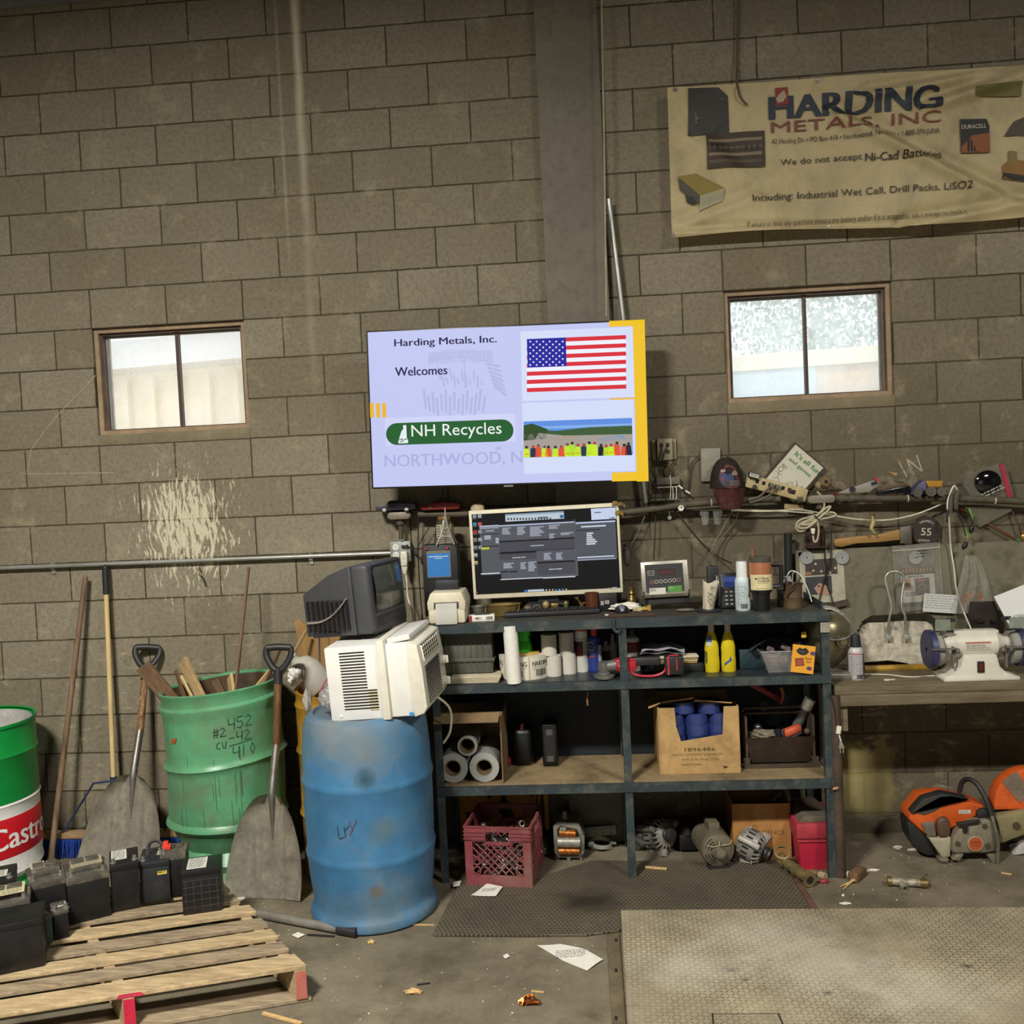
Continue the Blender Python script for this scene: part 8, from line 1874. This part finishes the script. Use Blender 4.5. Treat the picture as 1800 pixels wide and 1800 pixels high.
# cut-off saw on the floor
YS = -.30; c0 = fl(1670, 1490, 0); c0 = Vector((at(1670, 1490, YS).x, YS, 0))
t = T('cutoff_saw', 'orange and grey petrol cut-off saw standing on the floor under the bench', 'cut-off saw', c0)
dz = at(1670, 1492, YS).z
def cq(x, y): p = at(1450+x/5.143, 1200+y/5.143, YS)-c0; return (p.x, p.z-dz)
ORG = mat('saw_orange', 'cf5a22', .4, var=.08, dirt='5a3a24', damt=.35, dscale=9); SGY = mat('saw_grey', '7d7663', .55, .15, var=.15, dirt='4d4636', damt=.5, dscale=9); SBK = mat('saw_black', '232221', .55, var=.2, dirt='3f3a30', damt=.5); SCR = mat('saw_cream', 'a39c83', .55, dirt='6a624c', damt=.5)
def part(name, pts, y0_, y1_, m, bev=.006, par=None): return MB().prism([cq(*p) for p in pts], y0_, y1_, bev=bev).ob(name, m, par or t)
part('top_cover', [(720, 1140), (740, 1075), (800, 1010), (850, 950), (960, 935), (1080, 930), (1150, 950), (1390, 1010), (1420, 1030), (1330, 1110), (1180, 1180), (1080, 1240), (880, 1280)], -.05, .09, ORG, .012)
part('rear_handle', [(735, 1080), (790, 1010), (850, 945), (1020, 895), (1130, 915), (1260, 945), (1250, 965), (1100, 935), (1000, 945), (870, 1015), (790, 1075), (760, 1085)], -.062, .0, SBK, .008)
part('handle_gap', [(800, 1085), (880, 1030), (960, 985), (1020, 985), (1020, 1020), (960, 1065), (860, 1100)], -.053, -.045, mat('saw_dusty_black', '4a453b', .8), .003)
part('rear_body', [(712, 1150), (800, 1190), (900, 1300), (990, 1470), (900, 1475), (800, 1420), (740, 1320)], -.04, .08, SBK, .012)
part('air_filter', [(830, 1165), (940, 1150), (965, 1275), (890, 1285)], -.062, -.03, mat('saw_plate_grey', '6a6258', .6, var=.3, scale=30), .004)
part('muffler', [(960, 1140), (1010, 1105), (1070, 1115), (1085, 1240), (1060, 1280), (990, 1285), (965, 1240)], -.075, -.03, mat('saw_muffler', '5f4a3a', .5, .3, var=.3, scale=14), .01)
part('fuel_tank', [(890, 1290), (980, 1290), (1090, 1280), (1085, 1460), (1010, 1468)], -.07, .05, SCR, .008)
part('starter_cover', [(1090, 1290), (1150, 1200), (1260, 1130), (1400, 1110), (1480, 1150), (1530, 1300), (1500, 1400), (1380, 1415), (1110, 1425), (1085, 1400)], -.085, .04, SGY, .012)
p = cq(1290, 1325); MB().cyl((p[0], -.082, p[1]), (p[0], -.092, p[1]), .036, .035, 28).ob('badge_ring', SCR, t)
a = Art(); a.disc(0, 0, .031, 'b55226', 24); a.up(); a.text('STIHL', -.02, .002, .04, .01, '4a2a18', .02); a.text('TS 500i', -.018, -.012, .036, .007, '4a2a18'); a.ob('badge', INK, t, (p[0], -.0925, p[1]))
for x, y in ((1135, 1325), (1375, 1170), (1400, 1345)): p = cq(x, y); MB().cyl((p[0], -.083, p[1]), (p[0], -.091, p[1]), .012, .011, 14).ob('bolt', mat('bolt_dark', '55503f', .5, .4), t)
part('front_block', [(1320, 1060), (1370, 1025), (1430, 1050), (1440, 1110), (1330, 1115)], -.07, .02, SBK, .008)
part('choke_lever', [(1120, 1135), (1250, 1115), (1330, 1110), (1330, 1135), (1220, 1150), (1215, 1225), (1180, 1225), (1180, 1165), (1125, 1165)], -.10, -.08, SBK, .004)
def cv(x, y, yy): p = cq(x, y); return (p[0], yy, p[1])
MB().tube([cv(1260, 960, .06), cv(1275, 870, .05), cv(1310, 820, .02), cv(1360, 840, -.02), cv(1410, 960, -.06), cv(1440, 1080, -.08)], .0115, 12, k=5).ob('front_handle', SBK, t)
MB().tube([cv(1440, 1080, -.085), cv(1460, 1200, -.10), cv(1480, 1330, -.10), cv(1480, 1490, -.095)], .009, 10, k=3).ob('handle_tube', mat('tube_chrome', '8d897d', .35, .6, dirt='4a443a', damt=.5), t)
for pts in ([(1085, 1470), (1130, 1420), (1190, 1420), (1150, 1480)], [(970, 1470), (1060, 1462), (1040, 1495), (990, 1492)], [(1400, 1430), (1510, 1410), (1510, 1490), (1450, 1510)]): part('foot', pts, -.09, -.03, SGY, .004)
part('guide_arm', [(1490, 1110), (1800, 1040), (2100, 1000), (2100, 1160), (1800, 1250), (1540, 1350), (1520, 1200)], -.06, .0, mat('saw_arm', '857c58', .6, .1, var=.15, dirt='5a5138', damt=.5), .008)
p = cq(1675, 1180); MB().cyl((p[0], -.06, p[1]), (p[0], -.072, p[1]), .016, .015, 8).ob('bolt', mat('bolt_dark', '55503f', .5, .4), t)
cx, cz = cq(1830, 1010); ra = .165
def gs(an, r): return (cx+r*math.cos(an), cz+r*math.sin(an)-.0)
MB().prism([gs(-.15+i*(PI+.3)/24, ra) for i in range(25)], -.035, .04, bev=.008).ob('blade_guard', ORG, t)
MB().prism([gs(PI*.62+i*.5/10, ra*1.003) for i in range(11)]+[gs(PI*.95, ra*.3), gs(PI*.5, ra*.35)], -.039, -.033).ob('guard_scuff', mat('scuffed_guard', '77685a', .7, var=.2), t)
MB().cyl((cx, .0, cz), (cx, .006, cz), .15, n=40).ob('blade', mat('blade_dark', '4a4640', .5, .6), t)
a = Art(); p = cq(1225, 1070); a.rect(p[0]-.028, p[1]-.007, p[0]+.026, p[1]+.010, 'd6d4cc'); a.up(); a.greek(p[0]-.024, p[1]+.006, .046, 2, .006, '77777a'); a.ob('sticker', INK, t, y0=-.0515)
# ================================================================== floor coverings and litter
def pattern_mat(name, c0, c1, kind, pitch, rot, bump, dirt):
    m = mat(name, c0, .75, var=.2, scale=3, dirt=dirt, damt=.7, dscale=3.2)
    N = m.node_tree.nodes; L = m.node_tree.links; b = N['Principled BSDF']; src = b.inputs['Base Color'].links[0].from_socket
    def M_(op, x, y=None, z=None):
        n = N.new('ShaderNodeMath'); n.operation = op
        for i, v in enumerate((x, y, z)):
            if v is None: continue
            if isinstance(v, (int, float)): n.inputs[i].default_value = v
            else: L.new(v, n.inputs[i])
        return n.outputs[0]
    tc = N.new('ShaderNodeTexCoord'); mp = N.new('ShaderNodeMapping'); L.new(tc.outputs['Object'], mp.inputs[0]); mp.inputs['Rotation'].default_value = (0, 0, rot); mp.inputs['Scale'].default_value = (1/pitch, 1/pitch, 1)
    s = N.new('ShaderNodeSeparateXYZ'); L.new(mp.outputs[0], s.inputs[0]); u, v = s.outputs[0], s.outputs[1]
    if kind == 'holes': u = M_('ADD', u, M_('MULTIPLY', M_('MODULO', M_('FLOOR', M_('ADD', v, 500)), 2), .5))
    fu = M_('SUBTRACT', M_('FRACT', M_('ADD', u, 500)), .5); fv = M_('SUBTRACT', M_('FRACT', M_('ADD', v, 500)), .5)
    if kind == 'holes':
        d = M_('ADD', M_('MULTIPLY', fu, fu), M_('MULTIPLY', fv, fv)); f = N.new('ShaderNodeMapRange'); L.new(d, f.inputs[0]); f.inputs[1].default_value = .10; f.inputs[2].default_value = .07; fac = f.outputs[0]; sgn = -1
    else:
        par = M_('MODULO', M_('ADD', M_('FLOOR', M_('ADD', u, 500)), M_('FLOOR', M_('ADD', v, 500))), 2); sg = M_('MULTIPLY_ADD', par, 2, -1)
        a_ = M_('ADD', fu, M_('MULTIPLY', fv, sg)); b_ = M_('SUBTRACT', fu, M_('MULTIPLY', fv, sg))
        d = M_('ADD', M_('MULTIPLY', M_('MULTIPLY', a_, a_), 1.6), M_('MULTIPLY', M_('MULTIPLY', b_, b_), 24)); f = N.new('ShaderNodeMapRange'); L.new(d, f.inputs[0]); f.inputs[1].default_value = .9; f.inputs[2].default_value = .5; fac = f.outputs[0]; sgn = 1
    nz = N.new('ShaderNodeTexNoise'); nz.inputs['Scale'].default_value = 2.2; nz.inputs['Detail'].default_value = 5; L.new(tc.outputs['Object'], nz.inputs[0])
    r = N.new('ShaderNodeMapRange'); L.new(nz.outputs['Fac'], r.inputs[0]); r.inputs[1].default_value = .42; r.inputs[2].default_value = .62; r.inputs[3].default_value = 1; r.inputs[4].default_value = .25 if kind != 'holes' else .85
    mx = N.new('ShaderNodeMixRGB'); L.new(M_('MULTIPLY', fac, M_('MULTIPLY', r.outputs[0], .75)), mx.inputs[0]); L.new(src, mx.inputs[1]); mx.inputs[2].default_value = (*lin(c1), 1); L.new(mx.outputs[0], b.inputs['Base Color'])
    bp = N.new('ShaderNodeBump'); bp.inputs['Strength'].default_value = bump; bp.inputs['Distance'].default_value = .004*sgn; L.new(M_('MULTIPLY', fac, r.outputs[0]), bp.inputs['Height']); L.new(bp.outputs[0], b.inputs['Normal']); return m
def slab(pts, z0, z1, bev=.003):
    mb = MB(); n = len(pts); mb._add([(p.x, p.y, z0) for p in pts]+[(p.x, p.y, z1) for p in pts], [tuple(range(n-1, -1, -1)), tuple(range(n, 2*n))]+[(i, (i+1) % n, n+(i+1) % n, n+i) for i in range(n)])
    if bev: bmesh.ops.bevel(mb.bm, geom=list(mb.bm.edges), offset=bev, segments=1, affect='EDGES')
    return mb
MATM = pattern_mat('rubber_ring_mat', '5a5142', '1d1914', 'holes', .019, .05, .9, '5f5544')
solo(slab([fl(*p, .012) for p in ((761, 1642), (930, 1643), (1030, 1642), (1092, 1634), (1112, 1560), (1092, 1512), (1040, 1512), (965, 1536), (905, 1560), (806, 1552))], .001, .012), 'rubber_mat', MATM, 'left perforated rubber floor mat in front of the crate', 'mat')
t = T('rubber_mat', 'right perforated rubber floor mat in front of the right rack bay', 'mat')
slab([fl(*p, .012) for p in ((1078, 1612), (1428, 1600), (1376, 1516), (1085, 1513))], .001, .0135).ob('mat', MATM, t)
slab([fl(*p, .012) for p in ((1429, 1600), (1439, 1597), (1386, 1513), (1377, 1516))], .001, .011).ob('bevelled_edge', mat('rusty_rubber', '5f4434', .8, var=.25), t)
p = fl(1040, 1585, .012); soft_stain(MATM, p, .17, '12100c', .8, 7, (1, 1.4, 1))
PL = pattern_mat('diamond_plate', '90866f', '544c3a', 'tread', .0195, .03, 1.0, 'a99e82')
A_, B_, C_ = fl(1090, 1599, .03), fl(1105, 1830, .03), fl(1815, 1595, .03); e = (B_-A_)
t = T('scale_plate', 'large worn diamond tread steel floor plate at the lower right', 'floor plate')
slab([A_, A_+e*2.2, C_+e*2.2+Vector((.6, 0, 0)), C_+Vector((.6, 0, 0))], .001, .03, .004).ob('tread_plate', PL, t)
a = Art(flat_up(.0306))
for (u, v, rx, ry, s) in ((1285, 1705, .03, .025, 2), (1310, 1722, .018, .012, 4), (1480, 1703, .03, .01, 5), (1700, 1698, .022, .022, 6), (1455, 1745, .03, .012, 7), (1355, 1688, .014, .012, 8), (1510, 1701, .015, .01, 9)): soft_stain(PL, fl(u, v, .03), (rx+ry)*.55, '3d3427', .85, 25, (1, 1.5, 1))
for (u0, v0, u1, v1) in ((1252, 1782, 1254, 1800), (1368, 1782, 1376, 1800)): p = fl(u0, v0, .03); r_ = fl(u1, v1, .03); a.line([(p.x, p.y), (r_.x, r_.y)], .006, '2f2a20')
p = fl(1252, 1783, .03); r_ = fl(1372, 1782, .03); a.line([(p.x, p.y), (r_.x, r_.y)], .004, '4a4334')
a.ob('hatch_lines', print_mat('line_print'), t)
for u, v, r in ((1340, 1640, .26), (1220, 1700, .24), (1450, 1700, .3), (1620, 1740, .3)): soft_stain(PL, fl(u, v, .03), r, 'c2bcab', .5, 9, (1, 1.5, 1))
A_, B_ = fl(1066, 1644, 0), fl(1078, 1830, 0); A2, B2 = fl(1089, 1642, 0), fl(1103, 1830, 0); e, e2 = B_-A_, B2-A2
t = T('floor_angle', 'steel edge angle running along the left side of the floor plate', 'edge angle'); slab([A_, A_+e*2.2, A2+e2*2.2, A2], .0005, .006, .001).ob('angle', mat('worn_edge_steel', '6b604a', .7, .15, var=.25, scale=9, dirt='4a3f2e', damt=.6), t)
for v in (1653, 1706, 1790): p = fl(1083, v, .006); MB().box((p.x, p.y, .0065), (.01, .022, .004)).ob('slot', DARK, t)
# litter
PAPER = mat('litter_paper', 'd6d3c8', .8, var=.05, scale=20)
def litter(name, label, pts, cat='paper', m=PAPER, z=.002, th=.0012, curl=.006, writing=0, base=0.):
    P = [fl(u, v, base) for u, v in pts]; c = sum(P, Vector())/len(P); c.z = base+z
    t = T(name, label, cat, c); n = len(P); mb = MB(); Q = [p-c for p in P]
    for q_ in Q: q_.z = 0
    bm = mb.bm; f = bm.faces.new([bm.verts.new(q_) for q_ in Q]); bmesh.ops.triangulate(bm, faces=[f]); bmesh.ops.subdivide_edges(bm, edges=list(bm.edges), cuts=3, use_grid_fill=True)
    for v in bm.verts: v.co.z = curl*(.5+.5*math.sin(v.co.x*26+v.co.y*17))
    bmesh.ops.solidify(bm, geom=list(bm.faces), thickness=th); mb.ob('sheet', m, t)
    if writing:
        a = Art(lambda x, y, d: Vector((x, y, th+.002+curl*(.5+.5*math.sin(x*26+y*17)))), maxlen=.02); s = max((q_.x for q_ in Q))*.55; a.greek(-s, s*.5, 2*s, writing, s*.9/writing, 'a2a2a0', seed=len(label), fill=.3); a.ob('writing', INK, t)
    return t
litter('paper_sheet', 'torn white sheet with faint print on the concrete left of the floor plate', [(944, 1663), (985, 1662), (1028, 1672), (1060, 1690), (1032, 1708), (990, 1690)], writing=5)
litter('paper_note', 'white handwritten note lying on the rubber mat before the crate', [(856, 1556), (884, 1562), (872, 1577), (828, 1575)], writing=4, base=.013)
litter('paper_scrap', 'small white folded scrap between the barrel and the crate', [(797, 1552), (811, 1551), (808, 1559), (796, 1560)], base=.013)
litter('paper_scrap', 'small white scrap on the floor by the grey tube end', [(513, 1645), (524, 1641), (536, 1646), (524, 1651)])
litter('paper_scrap', 'tiny white scrap in the middle of the bare concrete', [(884, 1682), (892, 1679), (896, 1684), (888, 1687)])
litter('plastic_tag', 'clear printed tag lying at the back corner of the pallet', [(409, 1577), (420, 1570), (432, 1573), (430, 1583), (418, 1589)], writing=3, cat='tag')
SPL = mat('splinter_wood', 'c7a56e', .8, var=.2)
def stick(label, a_, b_, r, m=SPL, name='wood_splinter', cat='splinter', base=0.): 
    p, q_ = fl(*a_, base+r), fl(*b_, base+r); return solo(MB().box((0, 0, 0), ((q_-p).length, r*2.2, r*1.2)), name, m, label, cat, (p+q_)/2, (0, 0, math.atan2((q_-p).y, (q_-p).x)))
stick('pale wood splinter at the bottom edge in front of the pallet', (462, 1781), (530, 1799), .006); stick('short yellow sliver on the floor between barrel and mat', (719, 1625), (763, 1626), .003); stick('thin sliver on the concrete above the copper scrap', (934, 1742), (956, 1744), .003); stick('small splinter on the concrete right under the bench', (1760, 1534), (1778, 1537), .004)
stick('thin black strip on the floor in front of the grey tube', (540, 1643), (588, 1646), .004, BLACKP, 'black_strip', 'strip'); stick('dark twig on the bare concrete', (733, 1731), (756, 1728), .003, BLACKP, 'dark_twig', 'twig')
stick('brown wood chip on the right mat near the alternator', (1134, 1524), (1172, 1527), .006, SPL, 'wood_chip', 'chip', .013)
solo(rag((0, 0, .008), (.03, .012, .008), 31, amp=.35), 'wood_chip', SPL, 'crumbled tan chip on the concrete below the grey tube', 'chip', fl(728, 1746, 0)); solo(rag((0, 0, .006), (.014, .01, .007), 32, amp=.35), 'wood_chip', SPL, 'small tan chip on the concrete right of the grey tube', 'chip', fl(653, 1658, 0))
mb = MB(); R_ = random.Random(13)
for k in range(14):
    an = R_.uniform(0, 6.28); mb.tube([(.035*math.cos(an)*R_.random(), .02*math.sin(an), .006+.02*R_.random()), (.02*math.cos(an+1), .015*math.sin(an+1.5), .01+.02*R_.random()), (.04*math.cos(an+2.4), .02*math.sin(an+2.4), .004+.012*R_.random())], .0035, 6, k=3)
solo(mb, 'copper_wire_scrap', mat('scrap_copper', 'b0622f', .3, .8), 'crumpled bright copper wire scrap on the concrete', 'copper scrap', fl(931, 1766, 0))
# pipe fitting, block with splinters, bits under the bench
p0, p1 = fl(1560, 1549, .02), fl(1630, 1553, .02); t = T('pipe_fitting', 'short painted pipe fitting with side branch on the floor in front of the bench', 'pipe fitting', p0); d = p1-p0
WP = mat('patchy_pipe', 'a39a86', .5, .3, var=.5, scale=30, dirt='4f4a42', damt=.6, dscale=18)
MB().cyl(d*.1, d*.9, .0165, n=18).ob('pipe', WP, t); MB().cyl((0, 0, 0), d*.1, .022, n=18).cyl(d*.82, d, .02, .021, 18).ob('collar', mat('old_brass', '8f7a48', .4, .7), t); MB().cyl(d*.33, d*.33+Vector((.003, -.045, -.006)), .014, n=14).ob('branch', WP, t); MB().cyl(d*.33+Vector((.003, -.0445, -.006)), d*.33+Vector((.003, -.0455, -.006)), .009, n=12).ob('bore', DARK, t)
MB().tube([d*.85+Vector((0, .01, .01)), d*.95+Vector((.01, .03, .02)), d*1.05+Vector((.01, .05, .02))], .002, 5, k=3).ob('wire', BC, t)
p = fl(1507, 1545, 0); t = T('broken_block', 'dark splintered wood block with pale splinters right of the rack foot', 'wood', p, (0, 0, .9))
MB().box((0, 0, .022), (.10, .045, .04), b=.004).ob('block', SCW[0], t); MB().cyl((-.05, -.01, .015), (-.13, .02, .006), .006, .002, 6).cyl((-.05, .0, .012), (-.145, -.0, .005), .007, .002, 6).ob('splinters', SPL, t)
BIT = mat('pale_litter', 'd9d3c2', .7)
for label, u, v, s in (('white plastic cap on the floor left of the saw', 1578, 1492, (.022, .010, .009)), ('small silver bit on the floor by the saw', 1604, 1495, (.022, .010, .006)), ('crumpled white bit on the floor before the saw', 1680, 1502, (.014, .010, .008)), ('tiny white bead on the floor before the saw', 1701, 1500, (.006, .006, .006)), ('white curled paper bit behind the broken block', 1535, 1531, (.026, .008, .006)), ('clear bead at the foot of the bench leg', 1491, 1540, (.010, .010, .012)), ('white bit on the concrete below the broken block', 1482, 1575, (.006, .006, .005)), ('pale streak of plaster near the plate corner', 1486, 1589, (.024, .010, .004)), ('red and white plastic bits at the rack foot', 1448, 1552, (.022, .012, .010))):
    solo(rag((0, 0, s[2]*.7), s, u, amp=.25), 'floor_scrap', mat('red_litter', '8a2f36', .5) if 'red' in label else BIT, label, 'scrap', fl(u, v, 0))
R_ = random.Random(77); mb = MB()
for k in range(100):
    u = R_.uniform(480, 1780); v = R_.uniform(1630, 1795) if u < 1060 else R_.uniform(1500, 1590)
    if u < 1060 and v < 1650 and u > 620: continue
    if 1060 <= u < 1480: continue
    p = fl(u, v, 0); s = R_.uniform(.0008, .0026); mb.box((p.x, p.y, s*.5), (s*R_.uniform(1, 3), s*R_.uniform(1, 2), s), (0, 0, R_.uniform(0, 3)))
o = solo(mb, 'grit', BIT, 'scattered pale grit on the bare concrete', 'grit'); o['kind'] = 'stuff'
t = T('white_glove', 'grey white glove tip with black cuff at the right photo edge on the floor', 'glove', fl(1796, 1500, 0)); MB().prism([(-.05, .0), (-.02, .06), (.08, .11), (.1, .02)], -.03, .03, bev=.008).ob('glove', mat('glove_grey', 'b5b0a8', .8, var=.15), t); MB().tube([(-.06, 0, .04), (-.02, 0, .05), (.05, 0, .03)], .011, 8).ob('cuff', BLACKP, t)
